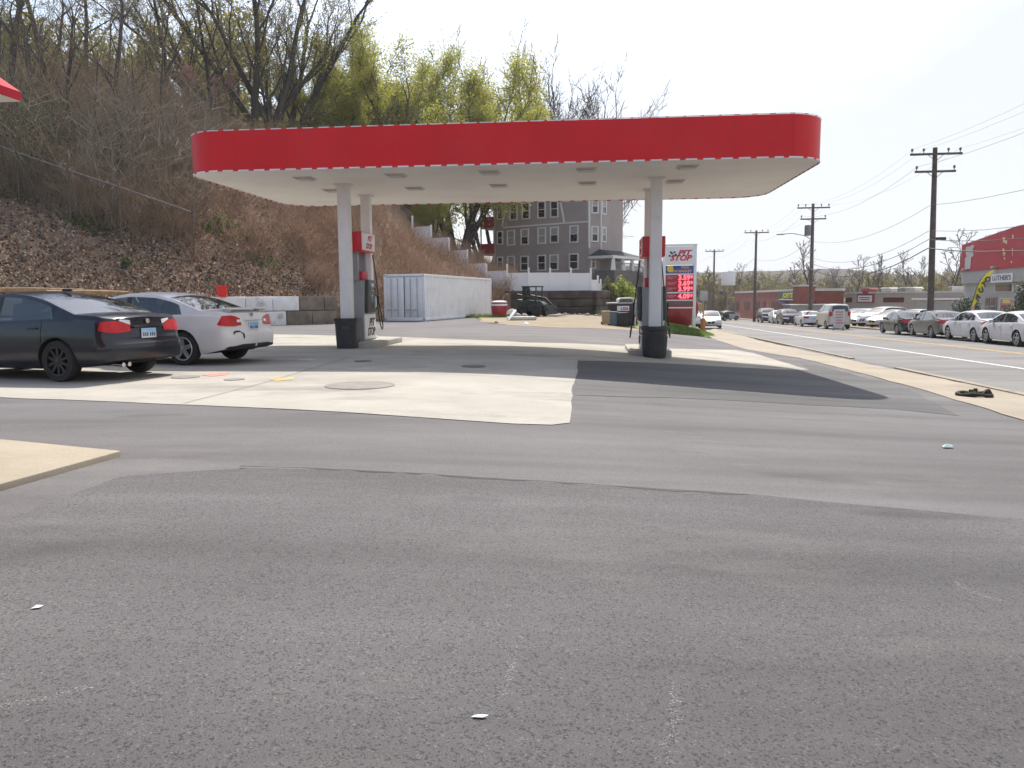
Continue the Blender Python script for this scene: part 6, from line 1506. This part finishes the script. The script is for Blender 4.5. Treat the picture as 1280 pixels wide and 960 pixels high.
def join(parts):
    V, F, MI, o = [], [], [], 0
    for v, f, m_ in parts: V.append(v); F.append(f + o); MI.append(np.full(len(f), m_)); o += len(v)
    return np.concatenate(V), np.concatenate(F), np.concatenate(MI)
def tree_proto(name, label, seed, mats, leaf=None, minr=.0, thick=1., split=1, **kw):
    S, T = grow(seed, **kw); S[:, 6:8] = np.maximum(S[:, 6:8] * thick, minr)
    root = thing(name, label, 'tree'); big = S[S[:, 8] <= split]; sm = S[S[:, 8] > split]
    mesh_np('trunk', *join([(*seg_mesh(S[S[:, 8] == 0], 9), 0)] + [(*seg_mesh(S[S[:, 8] == l], 6), 0) for l in range(1, split + 1)])[:2], mats[0], parent=root, smooth=True)
    rng = np.random.default_rng(seed); parts = [(*seg_mesh(sm, 3), 0)]
    if leaf:
        per, size, sprd, lm, frac = leaf; tp = S[S[:, 8] >= 2]; tp = tp[rng.random(len(tp)) < frac]; C = tp[:, 3:6].repeat(per, 0) + rng.normal(size=(len(tp) * per, 3)) * sprd
        parts.append((*leaf_mesh(C, size, rng), 1))
    V, F, MI = join(parts); mesh_np('crown', V, F, [mats[1]] + ([leaf[3]] if leaf else []), MI, parent=root)
    return root
base = dict(kids=(9, 6, 4), ratio=(.42, .5, .5), ang=(48, 45, 45), up=(.03, .10, .06), wob=(.05, .13, .2))
PR = {}
PR['tall'] = tree_proto('forest_tree', '', 11, (MAT_BARKD, MAT_TWIG), (2, .05, .10, MAT_LEAFB, .35), .012, H=15, r0=.30, start=.3, **base)
PR['tall2'] = tree_proto('forest_tree', '', 23, (MAT_BARK, MAT_TWIG), (2, .05, .1, MAT_LEAFB, .3), .012, H=17, r0=.34, start=.35, **{**base, 'wob': (.08, .16, .2)})
PR['slim'] = tree_proto('slim_tree', '', 31, (MAT_BARK, MAT_TWIG), (2, .05, .1, MAT_LEAFB, .3), .011, H=11, r0=.13, start=.25, **{**base, 'kids': (8, 5, 3), 'ratio': (.32, .5, .5)})
PR['spread'] = tree_proto('spreading_tree', '', 45, (MAT_BARKD, MAT_TWIGD), (5, .045, .16, MAT_LEAFB, .85), .013, H=10, r0=.32, stems=5, spread0=.62, start=.15, kids=(8, 6, 4), ratio=(.5, .5, .5), ang=(32, 38, 40), up=(.0, .07, .05), wob=(.06, .12, .18))
PR['green'] = tree_proto('leafing_tree', '', 57, (MAT_BARKD, MAT_TWIGD), (16, .047, .20, MAT_LEAFY, .9), .012, H=5.2, r0=.20, stems=4, spread0=.45, start=.2, kids=(7, 5, 4), ratio=(.55, .55, .5), ang=(45, 45, 45), up=(.02, .07, .04), wob=(.08, .14, .2))
PR['bare'] = tree_proto('bare_tree', '', 64, (MAT_BARKD, MAT_TWIGD), None, .009, H=6.5, r0=.15, stems=5, spread0=.42, start=.2, kids=(8, 7, 5), ratio=(.55, .5, .5), ang=(38, 40, 42), up=(.02, .1, .07), wob=(.07, .13, .18))
PR['pink'] = tree_proto('blossom_tree', '', 71, (MAT_BARKD, MAT_TWIG), (5, .06, .15, MAT_LEAFP, .7), .011, H=5.5, r0=.1, stems=2, spread0=.2, start=.2, kids=(7, 5, 3), ratio=(.5, .5, .5), ang=(42, 42, 42), up=(.02, .08, .05), wob=(.08, .14, .2))
PR['far'] = tree_proto('bare_tree', '', 83, (MAT_BARK, MAT_TWIG), None, .03, H=7.5, r0=.22, stems=1, start=.25, kids=(9, 6, 3), ratio=(.5, .5, .5), ang=(40, 42, 42), up=(.03, .12, .07), wob=(.07, .13, .18))
for r in PR.values():
    r['used'] = 0
WG = 'trees of the wooded slope'
TREES = [  # kind, u, Y, top (row of the photo), label
    ('tall2', 38, 46, -190, 'thick dark trunk rising past the red roof corner at upper left, nearest the left edge'), ('tall', 62, 54, -120, 'straight trunk just right of the thick dark trunk at upper left'), ('slim', 22, 43, -30, 'slim pale stemmed tree in front of the thick dark trunk at far left'),
    ('tall', -25, 50, -120, 'tree whose branches lean in from beyond the left edge'), ('slim', 50, 44, -60, 'pale thin leaning stem below the red roof corner'), ('tall2', 92, 66, -60, 'bare tree behind the brown thicket, left of its dome'), ('tall', 124, 60, -120, 'tall bare tree above the middle of the brown thicket'),
    ('slim', 152, 60, -30, 'thin bare tree right above the thicket dome'), ('tall2', 186, 78, -10, 'distant bare tree seen through the gap left of the twin trunks'), ('tall', 226, 62, -110, 'tall straight trunk with reddish base left of the canopy corner'), ('tall2', 252, 70, -40, 'tall trunk directly above the left canopy corner'),
    ('tall', 277, 64, -80, 'upright trunk second to the right from the canopy corner'), ('slim', 298, 72, -60, 'thin trunk between the upright trunk and the big spreading tree'), ('slim', 205, 56, 0, 'slender tree just left of the reddish trunk'), ('slim', 178, 52, 20, 'slender dark tree growing out of the right side of the thicket'),
    ('tall', 8, 60, -90, 'background trunk between the red roof corner and the left edge'), ('tall2', 78, 50, -150, 'leaning trunk right of the pale thin stem at upper left'), ('slim', 108, 52, -40, 'slender stem standing in front of the thicket dome'),
    ('tall', 100, 46, -60, 'dark trunk just behind the chain link fence, left of its middle post'), ('slim', 135, 45, 40, 'thin grey stem rising behind the middle of the chain link fence'), ('tall2', 163, 47, -80, 'dark forked trunk behind the fence above the white sedan'),
    ('slim', 190, 46, 10, 'thin stem behind the last panel of the chain link fence'), ('slim', 212, 48, -40, 'slender trunk behind the lowest fence post'), ('slim', 72, 46, -20, 'thin stem between two thick trunks above the left fence panel'), ('tall', 14, 49, -70, 'rough dark trunk under the red roof corner'),
    ('tall', -75, 50, -60, 'bare tree outside the left edge, first behind the red roof'), ('tall2', -120, 56, -80, 'bare tree outside the left edge, second behind the red roof'), ('spread', -170, 60, -60, 'fanned tree outside the left edge behind the red roof'), ('slim', -95, 46, 0, 'thin stem outside the left edge behind the fence'), ('tall', -215, 54, -60, 'bare tree farthest outside the left edge'),
    ('pink', 243, 58, 75, 'small tree with pinkish blossom beside the left canopy corner'), ('pink', 215, 60, 95, 'smaller pink flushed tree left of the blossom tree'),
    ('spread', 322, 66, -150, 'big dark trunked tree forking low, above the left third of the canopy'), ('spread', 360, 70, -130, 'widest many stemmed tree with pale buds above the canopy left of the hilltop house gable'),
    ('green', 425, 74, 60, 'low leafing tree above the canopy between the many stemmed tree and the brightest one'), ('green', 480, 80, 30, 'yellow green tree left of the brightest leafing tree above the canopy'), ('green', 528, 76, 18, 'brightest yellow green tree above the middle of the canopy'), ('green', 572, 84, 52, 'yellow green tree right of the brightest one, next to bare crowns'), ('spread', 424, 84, 20, 'smaller fanned tree with pale buds right of the widest many stemmed tree'), ('slim', 400, 78, 10, 'thin upright stem right of the many stemmed tree'),
    ('bare', 646, 104, 54, 'bare many stemmed tree standing above the canopy, left of two'), ('bare', 708, 106, 72, 'bare many stemmed tree standing above the canopy, right of two'), ('bare', 612, 98, 50, 'bare fine twigged tree beside the last yellow green crown'), ('bare', 676, 112, 84, 'faint bare crown between the two bare many stemmed trees'),
    ('green', 540, 70, 226, 'light green tree under the canopy edge beside the red house porches'), ('tall', 506, 70, 60, 'dark trunk seen under the canopy left of the light green tree'), ('slim', 588, 86, 120, 'dark thin trunk beside the red house porches'), ('slim', 483, 66, 120, 'thin grey trunk seen under the canopy beside the rear left column')]
def tree_height(r): return max(v.co.z for c_ in r.children for v in c_.data.vertices)
HT = {k: tree_height(r) for k, r in PR.items()}
rt = random.Random(12)
for i, (kd, u, Y, top, lab) in enumerate(TREES):
    d = ray(u, 375); x = d.x / d.y * Y; z_ = hill_z(x, Y); pr = PR[kd]; sc = (at(u, top, Y).z - z_) / HT[kd]
    if pr['used'] == 0: o = pr; o.location = (x, Y, z_); o.rotation_euler.z = rt.uniform(0, 6); o['label'] = lab; o['group'] = WG; o.scale = (sc,) * 3; pr['used'] = 1
    else: dup(pr, (x, Y, z_), rt.uniform(0, 6), lab, WG, sc)
# trees across the road and far behind
FT = [('far', 1086, 128, 1.0, 'leaning bare tree with forked trunk above the beige workshop'), ('far', 1070, 140, 1.05, 'bare tree left of the forked one above the beige workshop'), ('far', 1022, 96, .95, 'bare tree wrapped behind the second utility pole'), ('far', 1143, 150, 1.2, 'thin bare tree left of the nearest utility pole'), ('far', 1188, 118, 1.25, 'bare tree beside the left edge of the red shop front'), ('far', 1212, 120, 1.1, 'bare tree rising behind the left roof slope of the red shop'),
      ('far', 1248, 130, 1.35, 'bare crown behind the middle of the red shop roof'), ('far', 1106, 160, 1.1, 'bare tree right of the forked one above the workshop roof'), ('far', 1052, 170, 1.0, 'bare tree above the joint of brick shop and workshop'), ('far', 950, 170, 1.0, 'bare crown behind the third utility pole'), ('far', 915, 200, 1.2, 'bare tree left of the third pole, over the billboard'), ('far', 1160, 170, 1.2, 'bare tree just behind the nearest utility pole'), ('far', 797, 150, 1.1, 'bare tree between the grey house and the right column')]
for i, (kd, u, Y, sc, lab) in enumerate(FT):
    d = ray(u, 375); x = d.x / d.y * Y; z_ = gz(x, Y) - .2; pr = PR[kd]
    if pr['used'] == 0: o = pr; o.location = (x, Y, z_); o.rotation_euler.z = rt.uniform(0, 6); o['label'] = lab; o['group'] = 'bare trees beyond the road'; o.scale = (sc,) * 3; pr['used'] = 1
    else: dup(pr, (x, Y, z_), rt.uniform(0, 6), lab, 'bare trees beyond the road', sc)
for r in PR.values(): del r['used']

# far wood: one mass
def merged_wood(name, pts, seeds, mats, lab, leafm_=None, lf=.25, H=7, minr=.05):
    protos = []
    for s in seeds:
        S, T = grow(s, H=H, r0=.2, kids=(8, 5, 2), ratio=(.45, .5, .5), ang=(42, 42, 42), up=(.03, .12, .07), wob=(.06, .13, .18), start=.25, segs=(5, 4, 3, 2)); S[:, 6:8] = np.maximum(S[:, 6:8], minr); v, f = seg_mesh(S, 3); protos.append((v, f, S))
    rng = np.random.default_rng(4); parts = []
    for i, (x, y, z, sc) in enumerate(pts):
        v, f, S = protos[i % len(protos)]; a = rng.uniform(0, 6.28); R = np.array([[math.cos(a), -math.sin(a), 0], [math.sin(a), math.cos(a), 0], [0, 0, 1]]); T0 = np.array([x, y, z])
        parts.append((v @ R.T * sc + T0, f, 0))
        if leafm_ is not None:
            k = rng.random(); C = S[:, 3:6]; C = C[rng.random(len(C)) < (lf * (2.2 if k > .7 else .5))]; C = C.repeat(2, 0) + rng.normal(size=(len(C) * 2, 3)) * .35; lv, lf_ = leaf_mesh(C, .22, rng); parts.append((lv @ R.T * sc + T0, lf_, 1 + (k > .93)))
    V, F, MI = join(parts); o = mesh_np(name, V, F, mats, MI); return tag(o, lab, 'woodland', kind='stuff')
rn = random.Random(21); pts = []
for k in range(240):
    Y = rn.uniform(185, 300); u = rn.uniform(770, 1300); d = ray(u, 375); x = d.x / d.y * Y; pts.append((x, Y, gz(x, Y) - .3, rn.uniform(.8, 1.08) * (Y / 225)))
for k in range(26):
    Y = rn.uniform(130, 175); u = rn.choice((rn.uniform(790, 915), rn.uniform(1060, 1215))); d = ray(u, 375); x = d.x / d.y * Y; pts.append((x, Y, gz(x, Y) - .3, rn.uniform(.55, .85)))
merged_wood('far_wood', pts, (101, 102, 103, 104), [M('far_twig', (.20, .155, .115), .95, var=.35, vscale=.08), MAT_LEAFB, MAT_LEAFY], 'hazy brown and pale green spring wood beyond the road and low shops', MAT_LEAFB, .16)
pts = []
for k in range(140):
    Y = rn.uniform(80, 128); u = rn.uniform(-240, 560); d = ray(u, 375); x = d.x / d.y * Y; pts.append((x, Y, hill_z(x, Y) - .3, rn.uniform(.9, 1.5) if u < 330 else rn.uniform(.5, .8)))
merged_wood('hill_wood', pts, (111, 112, 113), [MAT_TWIG, MAT_LEAFB, MAT_LEAFB], 'thin bare wood behind the front trees on the crest of the slope', MAT_LEAFB, .45, 8, .016)

# ------------------------------------------------------------------ brush, leaf litter, ground plants on the slope
rg = np.random.default_rng(9)
HZ = np.vectorize(hill_z); YBv = lambda X: np.interp(X, [a for a, b in YB], [b for a, b in YB])
def stems(name, X, Y, hgt, rad, lean, mats, lab, twigs=3, cat='brush', leaf=None, weight=None):
    n = len(X); Z = HZ(X, Y); P = np.stack([X, Y, Z - .05], 1); h = hgt * rg.uniform(.5, 1.3, n); d = rg.normal(size=(n, 3)) * lean; d[:, 2] = 1; d /= np.linalg.norm(d, axis=1, keepdims=True)
    Mid = P + d * (h * .55)[:, None]; d2 = d + rg.normal(size=(n, 3)) * lean * .8; d2 /= np.linalg.norm(d2, axis=1, keepdims=True); Q = Mid + d2 * (h * .5)[:, None]
    r = rad * rg.uniform(.6, 1.4, n); c = lambda a, b, ra, rb: np.concatenate([a, b, ra[:, None], rb[:, None], np.zeros((n, 1))], 1)
    S = [c(P, Mid, r, r * .7), c(Mid, Q, r * .7, r * .35)]
    for k in range(twigs):
        f = rg.uniform(.3, 1, n)[:, None]; s0 = P + (Mid - P) * f if k % 2 else Mid + (Q - Mid) * f * .8; dd = rg.normal(size=(n, 3)) * .8; dd[:, 2] = np.abs(dd[:, 2]) * .6 + .35; dd /= np.linalg.norm(dd, axis=1, keepdims=True); S.append(c(s0, s0 + dd * (h * rg.uniform(.15, .45, n))[:, None], r * .55, r * .3))
    S = np.concatenate(S); v, f = seg_mesh(S, 3); parts = [(v, f, 0)]
    if leaf: m_ = rg.random(len(S)) < leaf[0]; C = S[m_][:, 3:6].repeat(leaf[1], 0); C = C + rg.normal(size=C.shape) * leaf[3]; parts.append((*leaf_mesh(C, leaf[2], rg), 1))
    V, F, MI = join(parts); return tag(mesh_np(name, V, F, mats, MI), lab, cat, kind='stuff')
def scatter(n, u0, u1, dmin, dmax, p=1., clump=0):
    u = rg.uniform(u0, u1, n * 2); Y0 = rg.uniform(34, 90, n * 2); k = np.array([ray(a, 375).x / ray(a, 375).y for a in u]); X = k * Y0; yb = YBv(X); Y = yb + dmin + (dmax - dmin) * rg.random(n * 2) ** p
    X = k * Y; ok = (Y - YBv(X) > dmin * .8) & (Y - YBv(X) < dmax * 1.2)
    if clump: ok &= (np.sin(X * 1.15 + np.sin(Y * .55) * 1.7) * np.sin(Y * .95 + np.cos(X * .6) * 1.4) + .5 * np.sin(X * 2.9 + Y * 1.7)) * clump > rg.uniform(-1.1, .9, n * 2)
    return X[ok][:n], Y[ok][:n]
MAT_BRUSH = M('dry_brush_red', (.34, .215, .145), .95, var=.4, vscale=.8); MAT_BRUSH2 = M('dry_brush_tan', (.36, .27, .18), .95, var=.35, vscale=.9); MAT_THK = M('thicket_brown', (.30, .21, .135), .95, var=.4, vscale=.6); MAT_GSTEM = M('grey_stem', (.25, .205, .155), .95, var=.3, vscale=.7)
X, Y = scatter(7500, 385, 655, .6, 22, 1., .9); ok = X < .2; stems('dry_brush', X[ok], Y[ok], 1.25, .011, .35, [MAT_BRUSH, MAT_LEAFB], 'dense reddish brown dry brush covering the bank behind the white container', 3, leaf=(.05, 1, .05, .1))
X, Y = scatter(3000, 330, 640, .6, 24, 1., -.9); ok = X < .2; stems('dry_grass', X[ok], Y[ok], .95, .009, .5, [MAT_BRUSH2], 'tan dead grass stalks mixed into the brush on the bank', 2)
X, Y = scatter(4200, 238, 470, 4, 26, 1., .9); stems('dry_brush', X, Y, 1.5, .012, .35, [MAT_BRUSH, MAT_LEAFB], 'taller brown brush on the bank left of the container under the canopy', 3, leaf=(.04, 1, .06, .1))
FX = sorted((p.x, p.y) for p in tops)
def behind(X, Y, m_=.4): ok = (Y > np.interp(X, [a for a, b in FX], [b for a, b in FX]) + m_) | (X > FX[-1][0]); return X[ok], Y[ok]
X, Y = behind(*scatter(6300, -240, 250, 7, 22, 1.2)); stems('thicket', X, Y, 2.1, .014, .26, [MAT_THK, MAT_LEAFB], 'tangled brown thicket of saplings behind the chain link fence', 5, leaf=(.05, 1, .06, .12))
X, Y = behind(*scatter(1750, -240, 270, 8, 28)); stems('pale_saplings', X, Y, 4.6, .024, .2, [MAT_GSTEM, MAT_LEAFB], 'pale grey sapling stems standing in the thicket', 5, leaf=(.06, 1, .06, .15))
X, Y = scatter(1600, 55, 215, 18, 32); stems('thicket', X, Y, 4.6, .020, .3, [MAT_THK, MAT_LEAFB], 'higher brown domed thicket climbing to the crest at left', 5, leaf=(.05, 1, .06, .15))
X, Y = scatter(1600, 230, 420, 22, 34); stems('thicket', X, Y, 2.6, .017, .3, [MAT_THK, MAT_LEAFB], 'budding underwood along the crest behind the left canopy corner', 4, leaf=(.22, 2, .07, .15))
X, Y = behind(*scatter(300, -40, 80, 12, 19)); stems('evergreen_shrubs', X, Y, 3.4, .02, .25, [MAT_THK, MAT_LEAFG], 'soft green shrub foliage in the thicket at the left edge', 5, leaf=(.75, 7, .07, .22), cat='shrubs')
X, Y = scatter(120, 120, 170, 15, 19); stems('evergreen_shrubs', X, Y, 1.9, .02, .25, [MAT_THK, MAT_NEEDLE], 'dark green shrub clump in the middle of the thicket', 5, leaf=(.7, 7, .07, .2), cat='shrubs')
# fallen leaves, clods and twigs on the open part of the slope
def litter_field(name, n, u0, u1, d0, d1, size, mats, lab, p=1.):
    X, Y = scatter(n, u0, u1, d0, d1, p); Z = HZ(X, Y); C = np.stack([X, Y, Z + .03], 1); v, f = leaf_mesh(C, size, rg); mi = rg.integers(0, len(mats), len(f)); return tag(mesh_np(name, v, f, mats, mi), lab, 'leaf litter', kind='stuff')
LM = [M('dead_leaf_tan', (.42, .28, .17), .9, var=.3, vscale=5), M('dead_leaf_brown', (.25, .14, .085), .9, var=.3, vscale=5), M('dead_leaf_dark', (.06, .045, .035), .9), M('dead_leaf_grey', (.30, .255, .22), .9, var=.3)]
litter_field('leaf_litter', 26000, -220, 400, .15, 12, .085, LM, 'brown leaf litter and clods over the open bank above the block wall')
litter_field('leaf_litter', 7000, 240, 660, .1, 18, .08, [LM[0], LM[1], MAT_BRUSH], 'russet fallen leaves under the brush on the right part of the bank')
MAT_GC = [MAT_LEAFG, leafm('ground_leaf', (.09, .13, .03), (.17, .21, .05))]
def plants(name, n, u, v, ru, Y, h, size, lab, mats=MAT_GC, flat=0.5, zf=hill_z):
    c = at(u, v, Y); r = ru * Y / F_PX; a = rg.uniform(0, 6.28, n); rr = r * np.sqrt(rg.random(n)); X = c.x + rr * np.cos(a); Yy = Y + rr * np.sin(a) * flat * 1.5; top = h * (1 - (rr / r) ** 2 * .8) * (.8 + .4 * np.sin(a * 3 + u)); Z = np.array([zf(x, y) for x, y in zip(X, Yy)]) + rg.random(n) * top + .02
    V, F = leaf_mesh(np.stack([X, Yy, Z], 1), size, rg); return tag(mesh_np(name, V, F, mats, rg.integers(0, len(mats), len(F))), lab, 'plants', kind='stuff')
plants('ground_cover', 1100, 285, 322, 34, 42.5, .55, .10, 'pale green weeds on the bank right of the lowest fence post'); plants('ground_cover', 900, 45, 262, 60, 41.5, .5, .1, 'green creeping plants on the bank below the fence at far left'); plants('ground_cover', 500, 118, 295, 34, 38.5, .4, .09, 'patch of green weeds on the bank above the dark sedan')
plants('ground_cover', 160, 158, 340, 6, 36, .4, .08, 'single small green weed tuft above the white sedan roof'); plants('ground_cover', 300, 330, 340, 22, 41, .35, .09, 'sparse green weeds above the painted end of the block wall')
# real twigs strewn over the bank
X, Y = scatter(900, -40, 330, .3, 9); stems('fallen_twigs', X, Y, .5, .012, 1.6, [MAT_GSTEM], 'pale broken twigs strewn over the leafy bank', 1, cat='twigs')
# bushes by the house steps and across the road
def bush(name, lab, x, y, z, w, h, n, size, mats, stemm=MAT_TWIGD, flop=.2):
    o = thing(name, lab, 'bush', (x, y, z)); d = rg.normal(size=(n, 3)); d /= np.linalg.norm(d, axis=1, keepdims=True); d[:, 2] = np.abs(d[:, 2]) * 1.0; r = rg.random(n) ** .42; lob = 1 + .16 * np.sin(d[:, 0] * 5 + x) * np.cos(d[:, 1] * 4) + .1 * np.sin(d[:, 2] * 9 + d[:, 0] * 7)
    C = d * (r * lob)[:, None] * np.array([w / 2, w / 2, h * .95]) + np.array([0, 0, h * .05]); V, F = leaf_mesh(C, size, rg); mesh_np('foliage', V, F, mats, rg.integers(0, len(mats), len(F)), parent=o)
    S = []
    for k in range(14):
        a = rg.uniform(0, 6.28); q = np.array([math.cos(a) * w * .3 * rg.random(), math.sin(a) * w * .3 * rg.random(), h * rg.uniform(.5, .85)]); S.append((0, 0, -.1, *q, .03, .01, 0))
    v, f = seg_mesh(np.array(S), 4); mesh_np('stem', v, f, stemm, parent=o); return o
mound(9.3, 65.5, 2.6, 4.2, 1.75, 'earth_bank', MAT_MOULD)
bz_ = lambda p: gz(p.x, p.y) + 1.2
p = at(779, 366, 64.5); bush('bright_bush', 'bright green feathery bush at the end of the white fence below the house porch', p.x, p.y, bz_(p), 2.7, 1.9, 2600, .09, [MAT_LEAFY, leafm('leaf_bright', (.10, .19, .02), (.17, .28, .04))])
p = at(759, 362, 63.5); bush('olive_bush', 'dull olive bush right against the corner of the white fence', p.x, p.y, bz_(p) + .1, 1.8, 1.6, 1600, .08, [MAT_NEEDLE, MAT_LEAFB])
p = at(800, 366, 63); bush('small_shrub', 'small yellowish shrub right of the bright green bush', p.x, p.y, bz_(p) - .5, 1.2, 1.2, 600, .07, [MAT_LEAFB, MAT_LEAFY])
p = lane_pt(1209, 15.5); bush('round_bush', 'round dark clipped bush behind the feather flag', p.x, p.y, gz(p.x, p.y), 2.2, 2.35, 6200, .055, [MAT_NEEDLE, leafm('box_green', (.012, .03, .012), (.035, .06, .022), .1)])
p = lane_pt(1268, 15.2); bush('dark_shrub', 'spreading dark green shrub below the poster window at the right edge', p.x, p.y, gz(p.x, p.y), 2.4, 1.7, 3600, .06, [MAT_NEEDLE, MAT_LEAFG])
p = lane_pt(1279, 16.5); bush('conifer', 'narrow dark conifer at the right edge beside the red shop', p.x, p.y, gz(p.x, p.y), 1.2, 3.4, 3800, .06, [MAT_NEEDLE])
# grass on the mound and by the container
def grass(name, cx, cy, rx, ry, n, h, lab, zf, mats=None):
    a = rg.uniform(0, 6.28, n); r = np.sqrt(rg.random(n)); X = cx + rx * r * np.cos(a); Y = cy + ry * r * np.sin(a); Z = np.array([zf(x, y, q) for x, y, q in zip(X, Y, r)]); w = .012 + .01 * rg.random(n); hh = h * rg.uniform(.5, 1.4, n); b = rg.uniform(0, 6.28, n); lx, ly = rg.normal(size=n) * .4 * hh, rg.normal(size=n) * .4 * hh
    V = np.stack([np.stack([X - w * np.cos(b), Y - w * np.sin(b), Z - .02], 1), np.stack([X + w * np.cos(b), Y + w * np.sin(b), Z - .02], 1), np.stack([X + lx, Y + ly, Z + hh], 1)], 1).reshape(-1, 3); mats = mats or [MAT_GBL]
    return tag(mesh_np(name, V, np.arange(3 * n).reshape(-1, 3), mats, rg.integers(0, len(mats), n)), lab, 'grass', kind='stuff')
MAT_GBL = leafm('grass_blade', (.10, .17, .03), (.17, .26, .05), .3)
grass('grass', 8.9, 43.0, 2.3, 2.9, 9000, .14, 'short bright grass on the mound under the price sign', lambda x, y, q: gz(x, y) + .32 * (1 - q * q) - .02)
p = gnd(585, 397); grass('grass', p.x - .5, p.y, 3.2, .9, 2500, .22, 'green weeds along the foot of the white container', lambda x, y, q: gz(x, y) + .005)
p = at(775, 392, 55.5); grass('grass', p.x, p.y, 1.6, .5, 1400, .4, 'grass tuft at the foot of the dark retaining wall', lambda x, y, q: gz(x, y) + .005)
# ------------------------------------------------------------------ air: a faint even haze
mb = MB(); mb.span((-420, -60, -12), (700, 720, 70)); hz_o = mb.build('haze', [])
hm = bpy.data.materials.new('haze_air'); hm.use_nodes = True; ht_ = hm.node_tree; ht_.nodes.clear()
ho = ht_.nodes.new('ShaderNodeOutputMaterial'); pv = ht_.nodes.new('ShaderNodeVolumePrincipled'); pv.inputs['Color'].default_value = (.93, .95, 1, 1); pv.inputs['Density'].default_value = .00028; pv.inputs['Anisotropy'].default_value = .3
ht_.links.new(pv.outputs[0], ho.inputs['Volume']); hz_o.data.materials.append(hm); hz_o['kind'] = 'stuff'; hz_o['label'] = 'thin pale spring haze in the air over the far road'
SC.cycles.volume_bounces = 0
